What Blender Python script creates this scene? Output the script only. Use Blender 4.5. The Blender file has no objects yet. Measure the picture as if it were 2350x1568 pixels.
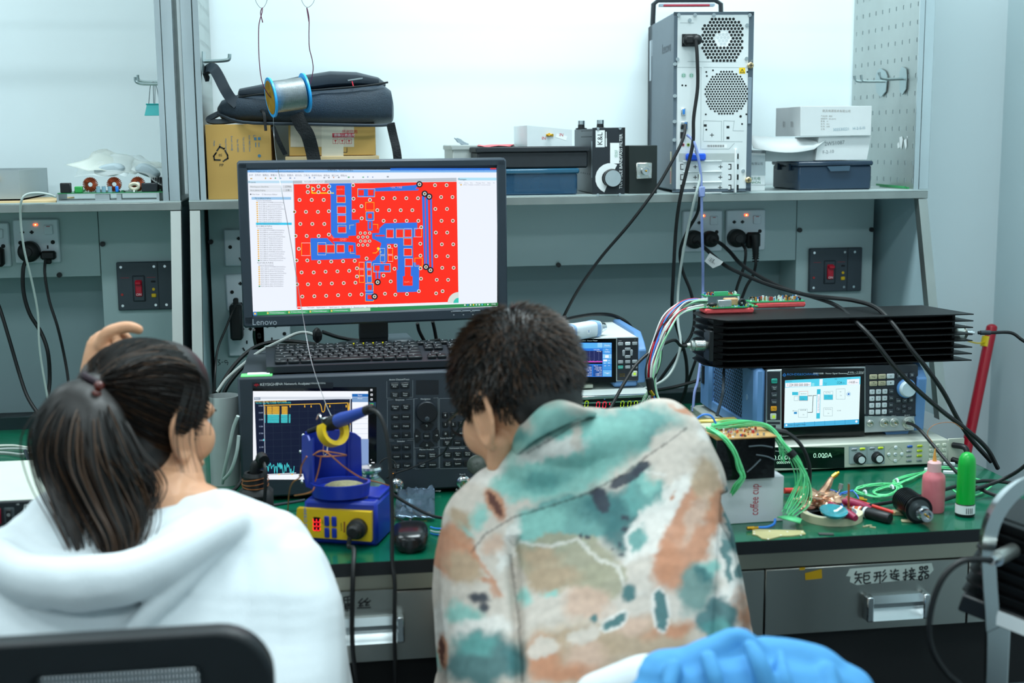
import bpy, math, random
from mathutils import Vector, Matrix, noise
from math import sin, cos, pi, radians as R_
random.seed(7)
SC = bpy.context.scene
COL = SC.collection
# ---------------- camera ----------------
CP = Vector((0, 0, 1.40)); FPX = 3009.0
PITCH = math.atan(.1535); YAW = math.atan(.1457); ROLL = .009
FW = Vector((sin(YAW)*cos(PITCH), cos(YAW)*cos(PITCH), -sin(PITCH)))
_rt = Vector((cos(YAW), -sin(YAW), 0)); _up = _rt.cross(FW)
RT = _rt*cos(ROLL) - _up*sin(ROLL); UP = _rt*sin(ROLL) + _up*cos(ROLL)
cd = bpy.data.cameras.new('camera'); cam = bpy.data.objects.new('camera', cd); COL.objects.link(cam)
cd.sensor_width = 36; cd.lens = FPX/2350*36; cd.clip_start = .05; cd.clip_end = 50
cd.dof.use_dof = True; cd.dof.focus_distance = 2.72; cd.dof.aperture_fstop = 3.6
m = Matrix((RT, UP, -FW)).transposed().to_4x4(); m.translation = CP
cam.matrix_world = m
SC.camera = cam
# ---------------- look, world, lights ----------------
SC.view_settings.view_transform = 'Standard'; SC.view_settings.look = 'None'
SC.view_settings.gamma = 1; SC.view_settings.exposure = 0.0
SC.view_settings.use_curve_mapping = False
w = bpy.data.worlds.new('world'); SC.world = w; w.use_nodes = True
w.node_tree.nodes['Background'].inputs[0].default_value = (.62, .80, .86, 1)
w.node_tree.nodes['Background'].inputs[1].default_value = .5
def area(loc, sx, sy, power, col=(.84, .97, 1), rot=(0, 0, 0)):
    l = bpy.data.lights.new('ceiling_lamp', 'AREA'); l.shape = 'RECTANGLE'; l.size = sx; l.size_y = sy
    l.energy = power; l.color = col
    o = bpy.data.objects.new('ceiling_lamp', l); o.location = loc; o.rotation_euler = rot; COL.objects.link(o)
for x, y, p in ((-1.15, 2.5, 21), (.65, 2.5, 45), (-1.1, .9, 16), (.75, .9, 18), (-1.1, -1.1, 20), (.75, -1.1, 20)):
    area((x, y, 2.84), 1.2, .35, p)

# ---------------- helpers ----------------
def ray(px, py): return FW + RT*((px-1175)/FPX) + UP*(-(py-784)/FPX)
def W(px, py, y):                       # point of the place on the vertical plane at depth y
    d = ray(px, py); return CP + d*((y-CP.y)/d.y)
def WZ(px, py, z):                      # point on the level plane at height z
    d = ray(px, py); return CP + d*((z-CP.z)/d.z)
def lin(h):
    if isinstance(h, str): h = tuple(int(h[i:i+2], 16)/255 for i in (0, 2, 4))
    return tuple(c/12.92 if c <= .04045 else ((c+.055)/1.055)**2.4 for c in h) + (1,)
MATS = {}
def M(name, col='808080', rough=.5, metal=0, emit=0, var=.06, scale=25, bump=0, trans=0, alpha=1, stretch=None, coat=0, ior=1.45, sheen=0):
    if name in MATS: return MATS[name]
    mt = bpy.data.materials.new(name); mt.use_nodes = True; nt = mt.node_tree; b = nt.nodes['Principled BSDF']
    c = lin(col); b.inputs['Base Color'].default_value = c
    b.inputs['Roughness'].default_value = rough; b.inputs['Metallic'].default_value = metal
    b.inputs['IOR'].default_value = ior
    if trans: b.inputs['Transmission Weight'].default_value = trans
    if alpha < 1: b.inputs['Alpha'].default_value = alpha
    if coat: b.inputs['Coat Weight'].default_value = coat
    if sheen: b.inputs['Sheen Weight'].default_value = sheen
    if emit:
        b.inputs['Emission Color'].default_value = c; b.inputs['Emission Strength'].default_value = emit
        b.inputs['Base Color'].default_value = (.01, .01, .01, 1); b.inputs['Specular IOR Level'].default_value = .2
    elif var or bump:
        tc = nt.nodes.new('ShaderNodeTexCoord'); mp = nt.nodes.new('ShaderNodeMapping')
        nz = nt.nodes.new('ShaderNodeTexNoise'); nz.inputs['Scale'].default_value = scale; nz.inputs['Detail'].default_value = 3
        nt.links.new(tc.outputs['Object'], mp.inputs[0]); nt.links.new(mp.outputs[0], nz.inputs['Vector'])
        if stretch: mp.inputs['Scale'].default_value = stretch
        mx = nt.nodes.new('ShaderNodeMix'); mx.data_type = 'RGBA'
        mx.inputs[6].default_value = tuple(max(0, k*(1-var*2)) for k in c[:3]) + (1,)
        mx.inputs[7].default_value = tuple(min(1, k*(1+var*2)) for k in c[:3]) + (1,)
        nt.links.new(nz.outputs[0], mx.inputs[0]); nt.links.new(mx.outputs[2], b.inputs['Base Color'])
        if metal > .5:
            mr = nt.nodes.new('ShaderNodeMapRange'); mr.inputs[3].default_value = rough*.75; mr.inputs[4].default_value = rough*1.3
            nt.links.new(nz.outputs[0], mr.inputs[0]); nt.links.new(mr.outputs[0], b.inputs['Roughness'])
        if bump:
            bp = nt.nodes.new('ShaderNodeBump'); bp.inputs['Strength'].default_value = bump; bp.inputs['Distance'].default_value = .002
            nt.links.new(nz.outputs[0], bp.inputs['Height']); nt.links.new(bp.outputs[0], b.inputs['Normal'])
    MATS[name] = mt; return mt
steel = M('brushed steel', 'c2c8c8', .3, 1, var=.08, scale=9, stretch=(1, 1, .15))
chrome = M('chrome', 'd4d8da', .15, 1, var=.04)
gold = M('gold plating', 'd9a63a', .28, 1)
copper = M('bare copper', 'd58a5c', .3, 1, var=.15, scale=60)
blk = M('black plastic', '15181b', .42, var=.1)
blkr = M('black rubber', '0e1012', .5, var=.1)
white = M('white plastic', 'dfe6ea', .35, var=.02)
paper = M('white paper', 'e9ecec', .8, var=.02)
TXW = M('white print', 'e6eaea', .6, var=0)
TXK = M('black print', '1b2024', .7, var=0)
TXR = M('red print', 'c02333', .7, var=0)
led = M('black display glass', '05070a', .12, var=0)

class MB:
    """collects shapes in the local frame of one thing"""
    def __init__(s, T=None): s.V, s.F, s.I, s.ms, s.T = [], [], [], [], T or Matrix.Identity(4)
    def add(s, vs, fs, mt, T=None):
        T = s.T @ T if T is not None else s.T
        n = len(s.V); s.V += [T @ Vector(v) for v in vs]
        if mt not in s.ms: s.ms.append(mt)
        k = s.ms.index(mt)
        for f in fs: s.F.append(tuple(i+n for i in f)); s.I.append(k)
        return s
    def box(s, c, d, mt, b=0, T=None):          # centre, dimensions, bevel
        x, y, z = d[0]/2, d[1]/2, d[2]/2; cx, cy, cz = c
        if not b:
            vs = [(cx+i*x, cy+j*y, cz+k*z) for i in (-1, 1) for j in (-1, 1) for k in (-1, 1)]
            return s.add(vs, [(0, 1, 3, 2), (4, 6, 7, 5), (0, 4, 5, 1), (2, 3, 7, 6), (0, 2, 6, 4), (1, 5, 7, 3)], mt, T)
        b = min(b, x*.95, y*.95, z*.95)
        import itertools
        vs = []; idx = {}
        for i, j, k in itertools.product((-1, 1), repeat=3):      # three vertices per corner
            for a, v in enumerate(((i*x, j*(y-b), k*(z-b)), (i*(x-b), j*y, k*(z-b)), (i*(x-b), j*(y-b), k*z))):
                idx[i, j, k, a] = len(vs); vs.append((cx+v[0], cy+v[1], cz+v[2]))
        fs = []
        for i in (-1, 1):
            fs.append([idx[i, j, k, 0] for j, k in ((-1, -1), (1, -1), (1, 1), (-1, 1))][::i])
            fs.append([idx[j, i, k, 1] for j, k in ((-1, -1), (1, -1), (1, 1), (-1, 1))][::-i])
            fs.append([idx[j, k, i, 2] for j, k in ((-1, -1), (1, -1), (1, 1), (-1, 1))][::i])
        for i in (-1, 1):
            for j in (-1, 1):
                fs.append([idx[i, j, -1, 0], idx[i, j, 1, 0], idx[i, j, 1, 1], idx[i, j, -1, 1]][::-i*j])
                fs.append([idx[i, -1, j, 0], idx[i, 1, j, 0], idx[i, 1, j, 2], idx[i, -1, j, 2]][::i*j])
                fs.append([idx[-1, i, j, 1], idx[1, i, j, 1], idx[1, i, j, 2], idx[-1, i, j, 2]][::-i*j])
        for i, j, k in itertools.product((-1, 1), repeat=3):
            fs.append([idx[i, j, k, 0], idx[i, j, k, 1], idx[i, j, k, 2]][::i*j*k])
        return s.add(vs, fs, mt, T)
    def bx(s, x0, x1, y0, y1, z0, z1, mt, b=0, T=None):
        return s.box(((x0+x1)/2, (y0+y1)/2, (z0+z1)/2), (abs(x1-x0), abs(y1-y0), abs(z1-z0)), mt, b, T)
    def tube(s, pts, r, mt, n=8, sub=5, closed=False, caps=True, T=None, taper=None):
        P = [Vector(p) for p in pts]
        if len(P) > 2 and sub > 1:
            Q = []; L = len(P)
            for i in range(L if closed else L-1):
                p0 = P[i-1] if (i or closed) else P[0]*2-P[1]; p1 = P[i]; p2 = P[(i+1) % L]
                p3 = P[(i+2) % L] if (closed or i+2 < L) else P[-1]*2-P[-2]
                for k in range(sub):
                    t = k/sub
                    Q.append(.5*((2*p1)+(p2-p0)*t+(2*p0-5*p1+4*p2-p3)*t*t+(3*p1-p0-3*p2+p3)*t**3))
            if not closed: Q.append(P[-1])
            P = Q
        L = len(P); vs = []; fs = []; nrm = None
        for i, p in enumerate(P):
            a = P[i-1] if (i or closed) else p; b = P[(i+1) % L] if (closed or i+1 < L) else p
            t = (b-a)
            if t.length < 1e-9: t = Vector((0, 0, 1))
            t.normalize()
            if nrm is None:
                nrm = t.orthogonal()
            nrm = (nrm - t*nrm.dot(t))
            if nrm.length < 1e-6: nrm = t.orthogonal()
            nrm.normalize(); bn = t.cross(nrm)
            rr = r(i/(L-1)) if callable(r) else r
            for k in range(n):
                a_ = 2*pi*k/n; vs.append(p + (nrm*cos(a_)+bn*sin(a_))*rr)
        for i in range(L if closed else L-1):
            for k in range(n):
                k2 = (k+1) % n; j = (i+1) % L
                fs.append((i*n+k, i*n+k2, j*n+k2, j*n+k))
        if caps and not closed:
            fs.append(tuple(range(n))[::-1]); fs.append(tuple((L-1)*n+k for k in range(n)))
        return s.add(vs, fs, mt, T)
    def cyl(s, p0, p1, r, mt, n=20, r1=None, T=None):
        r1 = r if r1 is None else r1
        return s.tube([p0, p1], (lambda t: r+(r1-r)*t), mt, n, 1, T=T)
    def lathe(s, prof, mt, n=28, T=None):       # (r, z) from bottom to top about the z axis
        vs = []; fs = []
        for r, z in prof:
            for k in range(n): a = 2*pi*k/n; vs.append((r*cos(a), r*sin(a), z))
        for i in range(len(prof)-1):
            for k in range(n):
                k2 = (k+1) % n; fs.append((i*n+k, i*n+k2, (i+1)*n+k2, (i+1)*n+k))
        if prof[0][0] > 1e-5: fs.append(tuple(range(n))[::-1])
        if prof[-1][0] > 1e-5: fs.append(tuple((len(prof)-1)*n+k for k in range(n)))
        return s.add(vs, fs, mt, T)
    def prism(s, pts, z0, z1, mt, T=None):      # outline in x,y pushed along z
        n = len(pts); vs = [(x, y, z0) for x, y in pts]+[(x, y, z1) for x, y in pts]
        fs = [tuple(range(n))[::-1], tuple(range(n, 2*n))]+[(i, (i+1) % n, n+(i+1) % n, n+i) for i in range(n)]
        return s.add(vs, fs, mt, T)
    def poly(s, pts, mt, T=None): return s.add(pts, [tuple(range(len(pts)))], mt, T)
    def ell(s, c, r, mt, n=20, m_=12, T=None):
        vs = []; fs = []
        for i in range(m_+1):
            t = pi*i/m_
            for k in range(n): a = 2*pi*k/n; vs.append((c[0]+r[0]*sin(t)*cos(a), c[1]+r[1]*sin(t)*sin(a), c[2]-r[2]*cos(t)))
        for i in range(m_):
            for k in range(n): k2 = (k+1) % n; fs.append((i*n+k, i*n+k2, (i+1)*n+k2, (i+1)*n+k))
        return s.add(vs, fs, mt, T)
    def text(s, txt, size, c, mt, y=None, al='CENTER', rot=0, sx=1, T=None, off=0.0):   # flat print on the local x,z plane at depth y
        me = glyphs(txt, al)
        ca, sa = cos(rot), sin(rot); x0, z0 = c
        vs = []
        for v in me[0]:
            a, b = v[0]*size*sx, v[1]*size
            vs.append((x0+a*ca-b*sa, y, z0+a*sa+b*ca))
        return s.add(vs, me[1], mt, T)
    def obj(s, name, parent=None, smooth=True, angle=38):
        me = bpy.data.meshes.new(name); me.from_pydata([tuple(v) for v in s.V], [], s.F)
        for mt in s.ms: me.materials.append(mt)
        me.polygons.foreach_set('material_index', s.I)
        if smooth:
            me.polygons.foreach_set('use_smooth', [True]*len(s.F)); me.update(); me.set_sharp_from_angle(angle=R_(angle))
        me.update()
        o = bpy.data.objects.new(name, me); COL.objects.link(o)
        if parent is not None: o.parent = parent
        return o
_G = {}
def glyphs(txt, al):
    k = (txt, al)
    if k not in _G:
        cu = bpy.data.curves.new('t', 'FONT'); cu.body = txt; cu.size = 1; cu.align_x = al; cu.align_y = 'CENTER'; cu.resolution_u = 2
        o = bpy.data.objects.new('t', cu); COL.objects.link(o)
        dg = bpy.context.evaluated_depsgraph_get(); ev = o.evaluated_get(dg); me = ev.to_mesh()
        _G[k] = ([tuple(v.co) for v in me.vertices], [tuple(p.vertices) for p in me.polygons])
        ev.to_mesh_clear(); bpy.data.objects.remove(o); bpy.data.curves.remove(cu)
    return _G[k]
def tag(o, label=None, cat=None, group=None, kind=None):
    if label: o['label'] = label
    if cat: o['category'] = cat
    if group: o['group'] = group
    if kind: o['kind'] = kind
    return o
def thing(name, label, cat, loc=(0, 0, 0), rz=0, group=None):
    o = bpy.data.objects.new(name, None); COL.objects.link(o); o.empty_display_size = .05
    o.location = loc; o.rotation_euler = (0, 0, R_(rz))
    o['_'] = 0; del o['_']
    return tag(o, label, cat, group)
def TM(o, rx=0):
    return Matrix.Translation(o.location) @ Matrix.Rotation(o.rotation_euler.z, 4, 'Z') @ Matrix.Rotation(R_(rx), 4, 'X')
def onface(o, y=0, rx=0):               # photo pixel -> x,z on a thing's own front plane
    T = TM(o, rx).inverted(); c = T @ CP
    def f(px, py):
        d = T.to_3x3() @ ray(px, py); t = (y-c.y)/d.y; p = c+d*t
        return (p.x, p.z)
    return f
def crop(x0, y0, s, f=None):            # coordinates read in an enlarged crop
    return (lambda a, b: f(x0+a/s, y0+b/s)) if f else (lambda a, b: (x0+a/s, y0+b/s))
def struct(o): o['kind'] = 'structure'; return o
def copy_tree(o, parent=None):
    c = o.copy(); COL.objects.link(c)
    if parent is not None: c.parent = parent
    for ch in list(o.children): copy_tree(ch, c)
    return c
def cable(name, label, pts, r, mt, cat='cable', n=8, sub=6, group=None, obj=True):
    b = MB().tube([W(*p) if isinstance(p, tuple) else p for p in pts], r, mt, n, sub)
    return tag(b.obj(name), label, cat, group)
# ---------------- room ----------------
YW, XW = 3.37, 1.84
wallm = M('painted wall', 'e4eff2', .55, var=.015, scale=4)
MB().bx(-3, XW+.1, YW, YW+.1, 0, 2.9, wallm).obj('wall_back')
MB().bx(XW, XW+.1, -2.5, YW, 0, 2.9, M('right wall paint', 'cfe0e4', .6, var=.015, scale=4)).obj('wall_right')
MB().bx(-3.1, -3, -2.5, YW+.1, 0, 2.9, wallm).obj('wall_left')
MB().bx(-3.1, XW+.1, -2.6, -2.5, 0, 2.9, wallm).obj('wall_front')
MB().bx(-3.1, XW+.1, -2.6, YW+.1, -.1, 0, M('shade grey floor', '3a4144', .5, var=.05, scale=3)).obj('floor')  # dark grey base carries the shadow under the bench in its colour
MB().bx(-3.1, XW+.1, -2.6, YW+.1, 2.9, 3, M('ceiling paint', 'eef2f2', .8, var=.01)).obj('ceiling')
for n in ('wall_back', 'wall_right', 'wall_left', 'wall_front', 'floor', 'ceiling'): struct(bpy.data.objects[n])

# ---------------- benches ----------------
green = M('green antistatic laminate', '045a41', .25, var=.12, scale=5, coat=.2)
edge = M('black desk edging', '101418', .5)
satin = M('drawer stainless steel', 'a6a7a2', .33, 1, var=.14, scale=5, stretch=(1.2, 1, .12))
satin2 = M('fascia stainless steel', 'a9a596', .36, 1, var=.16, scale=6, stretch=(.5, 1, .3))
dark = M('dark cabinet inside', '0d0f11', .7)
YF, YR = 1.985, 3.095
def bench(x0, x1, label, seams, legs):
    t = thing('workbench', label, 'workbench', (x0, YF, 0))
    L = x1-x0
    b = MB(); b.bx(0, L, 0, YR-YF, .728, .7495, edge); b.bx(0.0015, L-.0015, .0015, YR-YF, .7495, .75, green); b.obj('desktop', t)
    MB().bx(0, L, .012, .03, .699, .7275, satin2).bx(.02, L-.02, .03, .9, .46, .727, dark).obj('drawer_cabinet', t)
    for lx in legs:
        MB().bx(lx, lx+.035, .03, .065, 0, .46, steel, .002).obj('leg', t)
        MB().bx(lx, lx+.035, .85, .885, 0, .46, steel, .002).obj('leg', t)
    MB().bx(0, L, YR-YF, YR-YF+.012, .75, .778, M('dark rear strip', '2b3a3d', .4, .6)).obj('rear_rail', t)
    for i, (s0, s1) in enumerate(seams):
        d = MB().bx(s0-x0+.0012, s1-x0-.0012, .008, .028, .583, .697, satin, .001).obj('drawer', t)
        yield t, d, i
def pull(d, cx, zt, zb, w):
    b = MB()
    hm = M('brushed aluminium pull', 'c9d0d2', .3, 1, var=.05, scale=14, stretch=(.2, 1, 2))
    h = zt-zb
    prof = [(.008, zt), (.001, zt-.001), (-.004, zt-h*.33), (.004, zt-h*.4), (.006, zt-h*.6), (.002, zt-h*.75), (-.006, zt-h*.9), (-.010, zt-h), (.006, zb-.001)]
    vs = [(x, y, z) for x in (cx-w/2+.012, cx+w/2-.012) for y, z in prof]; n = len(prof)
    b.add(vs, [(i, i+1, n+i+1, n+i) for i in range(n-1)], hm)
    b.add([(v[0], .0079, v[2]) for v in vs], [(0, n-1, 2*n-1, n)], hm)
    for sx in (-1, 1): b.bx(cx+sx*(w/2-.012), cx+sx*w/2, -.011, .008, zb-.001, zt+.001, chrome, .002)
    return b.obj('handle', d)
ink = M('marker ink', '14161a', .7, var=0)
def strokes(b, SS, f, r, y=0.0, mt=None):
    for st in SS: b.tube([(f(*p)[0], y, f(*p)[1]) for p in st], r, mt or ink, 5, 3)
tx = lambda px, py: W(px, py, YF)
xd = [W(600, 1450, YF).x, W(1085, 1450, YF).x, W(1758, 1400, YF).x, W(2225, 1380, YF).x, W(2345, 1380, YF).x]
for t, d, i in bench(-.262, 1.289, 'right workbench with green desktop, black edge and steel drawers, behind the patterned shirt', list(zip(xd[:-1], xd[1:])), [.55, xd[3]-.262-.02+.0, 1.24]):
    f = onface(t, .007)
    if i == 0:
        c = crop(740, 1240, 4.78, f)
        pull(d, (c(150, 0)[0]+c(850, 0)[0])/2, c(500, 830)[1], c(500, 1100)[1], .105)
        b = MB().bx(c(-60, 0)[0], c(790, 0)[0], .0072, .0078, c(0, 800)[1], c(400, 560)[1], M('clear tape', '9aa09c', .25, .5, alpha=.8))
        b.obj('tape_label', d)['label'] = 'clear tape with handwritten black characters 螺丝'
        b = MB(); S = [[(165, 640), (160, 660), (168, 640)], [(150, 700), (215, 690), (205, 745), (155, 750), (150, 700)], [(180, 660), (182, 800)], [(160, 800), (235, 770)], [(150, 650), (165, 632)],
            [(235, 630), (320, 620), (315, 690), (240, 695), (235, 630)], [(238, 662), (315, 655)], [(275, 625), (278, 695)], [(280, 695), (235, 730), (300, 722)], [(305, 700), (240, 750), (315, 742)], [(272, 740), (272, 785)], [(245, 760), (232, 780)], [(300, 755), (318, 775)],
            [(440, 640), (395, 690), (445, 685)], [(465, 665), (400, 725), (450, 715)], [(500, 635), (460, 680), (505, 675)], [(530, 660), (470, 715), (515, 710)], [(380, 745), (530, 738)]]
        strokes(b, S, c, .0011, .007); b.obj('handwriting', d)
    if i == 2:
        c = crop(1700, 1180, 3.615, f)
        pull(d, (c(1015, 760)[0]+c(1535, 745)[0])/2, c(1270, 655)[1], c(1270, 850)[1], c(1535, 745)[0]-c(1015, 760)[0])
        q = [(875, 515), (905, 455), (1585, 408), (1600, 465), (1545, 530), (965, 590), (905, 565), (912, 520)]
        MB().add([(c(*p)[0], .0072, c(*p)[1]) for p in q]+[(c(*p)[0], .0079, c(*p)[1]) for p in q], [tuple(range(8)), tuple(range(8, 16))], M('masking tape', 'b9c4bd', .7)).obj('tape_label', d)['label'] = 'pale tape with handwritten black characters 矩形连接器'
        S = [[(962, 475), (945, 505)], [(950, 503), (1005, 495)], [(945, 532), (1010, 525)], [(980, 500), (975, 535), (945, 575)], [(980, 545), (1000, 575)], [(1020, 490), (1075, 483)], [(1022, 490), (1025, 572), (1080, 568)], [(1022, 515), (1062, 510), (1062, 540), (1024, 545)],
            [(1105, 490), (1165, 480)], [(1100, 520), (1170, 510)], [(1130, 488), (1128, 530), (1110, 560)], [(1155, 484), (1155, 575)], [(1200, 462), (1178, 488)], [(1205, 488), (1178, 518)], [(1212, 512), (1170, 562)],
            [(1242, 465), (1252, 480)], [(1235, 500), (1258, 495), (1245, 520), (1262, 535), (1315, 548)], [(1268, 475), (1310, 468)], [(1285, 455), (1270, 500), (1312, 492)], [(1262, 520), (1315, 512)], [(1292, 498), (1292, 540)],
            [(1345, 490), (1385, 482)], [(1368, 455), (1368, 545), (1352, 535)], [(1345, 525), (1388, 505)], [(1415, 445), (1420, 458)], [(1395, 470), (1445, 462)], [(1408, 475), (1412, 488)], [(1432, 470), (1426, 485)], [(1392, 500), (1452, 492)], [(1420, 498), (1405, 520), (1440, 545)], [(1440, 510), (1400, 548)], [(1392, 522), (1452, 514)],
            [(1485, 440), (1508, 437), (1505, 458), (1488, 460), (1485, 440)], [(1525, 437), (1548, 434), (1545, 455), (1528, 457), (1525, 437)], [(1475, 485), (1560, 474)], [(1515, 465), (1500, 500), (1470, 525)], [(1520, 485), (1560, 505)], [(1480, 520), (1505, 517), (1502, 545), (1482, 545), (1480, 520)], [(1528, 512), (1555, 508), (1550, 530), (1530, 533), (1528, 512)]]
        b = MB(); strokes(b, S, c, .0013, .007); b.obj('handwriting', d)
        b = MB(); 
        for q in ([(488, 447), (535, 443), (533, 465), (488, 468)], [(533, 492), (673, 457), (676, 535), (537, 550)]):
            b.add([(c(*p)[0], .0074, c(*p)[1]) for p in q], [(0, 1, 2, 3)], M('amber film tape', 'b08a0c', .3))
        b.obj('amber_tape', d)
for t, d, i in bench(-1.9, -.28, 'left workbench with green desktop behind the white hooded jacket', [(-1.8, -1.05), (-1.05, -.3)], [.02, 1.5]): pass

# ---------------- shelf racks ----------------
shelfz = 1.276
tealp = M('grey green service panel', 'a6babc', .45, var=.03, scale=3)
tealb = M('grey green rear panel', '8fa5a9', .5, var=.03, scale=3)
side = M('pale side panel', 'a5bdc4', .4, var=.03, scale=3)
frame = M('rack stainless steel', '9ea3a0', .42, 1, var=.1, scale=14, stretch=(1, 1, .35))
pol = M('polished post steel', 'ccd3d6', .24, 1, var=.2, scale=4, stretch=(3, 3, .5))
def slotted(b, x, y0, y1, z0, z1, ny, nz, mt, sw=.005, sh=.0105, t=.0012):
    dy = (y1-y0)/ny; dz = (z1-z0)/nz
    for side_ in (0, 1):
        X = x+side_*t
        for i in range(ny):
            for k in range(nz):
                a, c = y0+i*dy, z0+k*dz; m0, m1 = a+dy/2-sw/2, a+dy/2+sw/2; n0, n1 = c+dz/2-sh/2, c+dz/2+sh/2
                vs = [(X, a, c), (X, a+dy, c), (X, a+dy, c+dz), (X, a, c+dz), (X, m0, n0), (X, m1, n0), (X, m1, n1), (X, m0, n1)]
                b.add(vs, [(0, 1, 5, 4), (1, 2, 6, 5), (2, 3, 7, 6), (3, 0, 4, 7)], mt)
def rack(label, x0, x1, open_left, seams, front):
    t = thing('shelf_rack', label, 'shelf rack')
    b = MB().bx(x0, x1, 2.95, YW-.01, shelfz-.003, shelfz, M('shelf top', 'bccac9', .4, .3, var=.05)).bx(x0, x1, 2.95, 2.975, shelfz-.021, shelfz-.003, frame, .001)
    b.obj('shelf_board', t)
    for s in (0, 1):
        xp = x1-.024 if s else x0
        MB().bx(xp, xp+.024, 2.95, 2.975, shelfz, 2.3, pol, .001).obj('post', t)
        xl = xp-.013 if s else xp+.026
        MB().bx(xl, xl+.012, 2.95, 2.953, shelfz, 2.3, pol).obj('panel_flange', t)
        b = MB(); zt, zb = shelfz-.022, .751
        for q in ((2.951, 2.975, xp),):
            vs = [(X, y, z) for X in (xp+.001, xp+.023) for y, z in ((2.951, zt), (2.975, zt), (2.80+.027, zb), (2.80, zb))]
            b.add(vs, [(0, 1, 2, 3), (7, 6, 5, 4), (0, 4, 5, 1), (1, 5, 6, 2), (2, 6, 7, 3), (3, 7, 4, 0)], frame)
        b.obj('sloping_leg', t)
        X = xp+.011
        b = MB().add([(X+d, y, z) for d in (0, .0015) for y, z in ((2.97, zt), (2.825, zb+.002), (3.3, zb+.002), (3.3, zt))], [(0, 1, 2, 3), (7, 6, 5, 4)], side)
        b.obj('side_cheek', t)
    for s in (0, 1):
        if s == 0 and not open_left: continue
        xp = x1-.03 if s else x0+.03
        b = MB(); slotted(b, xp, 2.955, YW-.02, shelfz, shelfz+.041*22, 10, 22, M('perforated sheet steel', 'b4bcba', .4, .85, var=.08, scale=12)); b.obj('perforated_panel', t)
    MB().bx(x0, x1, YW-.2+.12, YW-.07, .752, shelfz-.004, tealb).obj('rear_panel', t)
    for i, (a, b_, full) in enumerate(front):
        zb = .779 if full else 1.094
        MB().bx(a+.0008, b_-.0008, 3.17, 3.288, zb, shelfz-.0045, tealp, .0008).obj('service_panel', t)
    for px, py in seams:
        p = W(px, py, 3.17); MB().cyl((p.x, 3.1695, p.z), (p.x, 3.163, p.z), .006, blk, 12).obj('panel_screw', t)
    MB().bx(x0+.02, x1-.02, 2.885, 2.905, 1.80, 1.815, frame).obj('added_rail', t)  # added unseen rail for the wire rings, kept thin to cast little shadow
    for xs in (x0+.02, x1-.04): MB().bx(xs, xs+.02, 2.905, 2.96, 1.80, 1.815, frame).obj('added_bracket', t)
    return t
X = lambda px, py=560, y=3.17: W(px, py, y).x
rack('right shelf rack of polished steel with slotted side panels, spanning above the monitor', -.281, 1.43, True,
     [(484, 555), (1281, 608), (1834, 528), (1999, 527), (601, 772)], [(X(480), X(616), True), (X(616), X(1827), False), (X(1827), X(2004), True)])
rack('left shelf rack of polished steel, above the left workbench', -1.9, -.298, False,
     [(137, 631), (236, 560)], [(-1.87, X(228), False), (X(228), -.335, True)])

# ---------------- sockets, breakers, plugs ----------------
plate = M('socket plate plastic', 'd5dee6', .25, var=.02)
neon = M('red neon lamp', 'ff3a12', emit=6); neonc = M('neon core', 'ffd070', emit=8)
def holes2(b, f, cx, cz, s, up=1):
    for sx in (-1, 1): b.bx(cx+sx*s-.002, cx+sx*s+.0032*0+.002, -.0012, 0, cz-.004, cz+.004, ink, 0); b.bx(cx+sx*s-.0045, cx+sx*s+.0045, -.0011, 0, cz-.0018, cz+.0018, ink)
def sock_sw(x, z, label, lit=True, mute=None, group='switched twin sockets'):
    t = thing('wall_socket', label, 'socket', (x, 3.17, z), 0, group)
    s = .051
    b = MB().box((0, -.005, 0), (2*s, .01, 2*s), plate, .003); b.obj('faceplate', t)
    MB().box((.028, -.0115, .026), (.020, .003, .022), plate, .004).bx(.024, .032, -.0136, -.012, .033, .0345, TXR).obj('rocker_switch', t)
    if lit: MB().box((.000, -.0105, .038), (.010, .002, .0045), neon, .001).box((.000, -.0118, .038), (.003, .001, .002), neonc).obj('indicator_lamp', t)
    b = MB(T=Matrix.Translation((0, -.01, 0))); holes2(b, None, -.020, .021, .0105)
    for sx in (-1, 1): b.cyl((sx*.036, .001, -.003), (sx*.036, -.001, -.003), .0048, ink, 12)
    for cx in (-.024, .024):
        b.bx(cx-.0017, cx+.0017, -.0011, 0, -.018, -.010, ink)
        for sx in (-1, 1): b.box((0, 0, 0), (.0034, .002, .008), ink, T=Matrix.Translation((cx+sx*.007, -.0003, -.034)) @ Matrix.Rotation(sx*.5, 4, 'Y'))
    b.obj('socket_holes', t)
    return t
def ctr(px, py, y=3.17): p = W(px, py, y); return p.x, p.z
sock_sw(*ctr(86, 553), 'white switched socket below left shelf, with round plug and small plug')
sock_sw(*ctr(-28, 562), 'white switched socket cut by left picture edge below left shelf')
sock_sw(*ctr(1610, 530), 'white switched socket partly hidden behind hanging cables below computer tower')
sock_sw(*ctr(1709, 528), 'white switched socket with angled plug, next to the breaker panel on the right')
def sock5(x, z, label):
    t = thing('wall_socket', label, 'socket', (x, 3.17, z), 0, 'five hole sockets')
    MB().box((0, -.004, 0), (.088, .008, .088), plate, .003).obj('faceplate', t)
    b = MB(T=Matrix.Translation((0, -.008, 0))); holes2(b, None, 0, .022, .0095)
    for sx in (-1, 1): b.cyl((sx*.030, .001, .002), (sx*.030, -.001, .002), .0045, ink, 12); b.box((0, 0, 0), (.0034, .002, .009), ink, T=Matrix.Translation((sx*.008, -.0003, -.027)) @ Matrix.Rotation(sx*.5, 4, 'Y'))
    b.bx(-.0017, .0017, -.0011, 0, -.014, -.006, ink); b.obj('socket_holes', t)
x5, _ = ctr(558, 560)
sock5(x5, ctr(558, 568)[1], 'topmost five hole socket of the column left of monitor')
sock5(x5, ctr(562, 671)[1], 'middle five hole socket with small plug, left of monitor')
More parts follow.
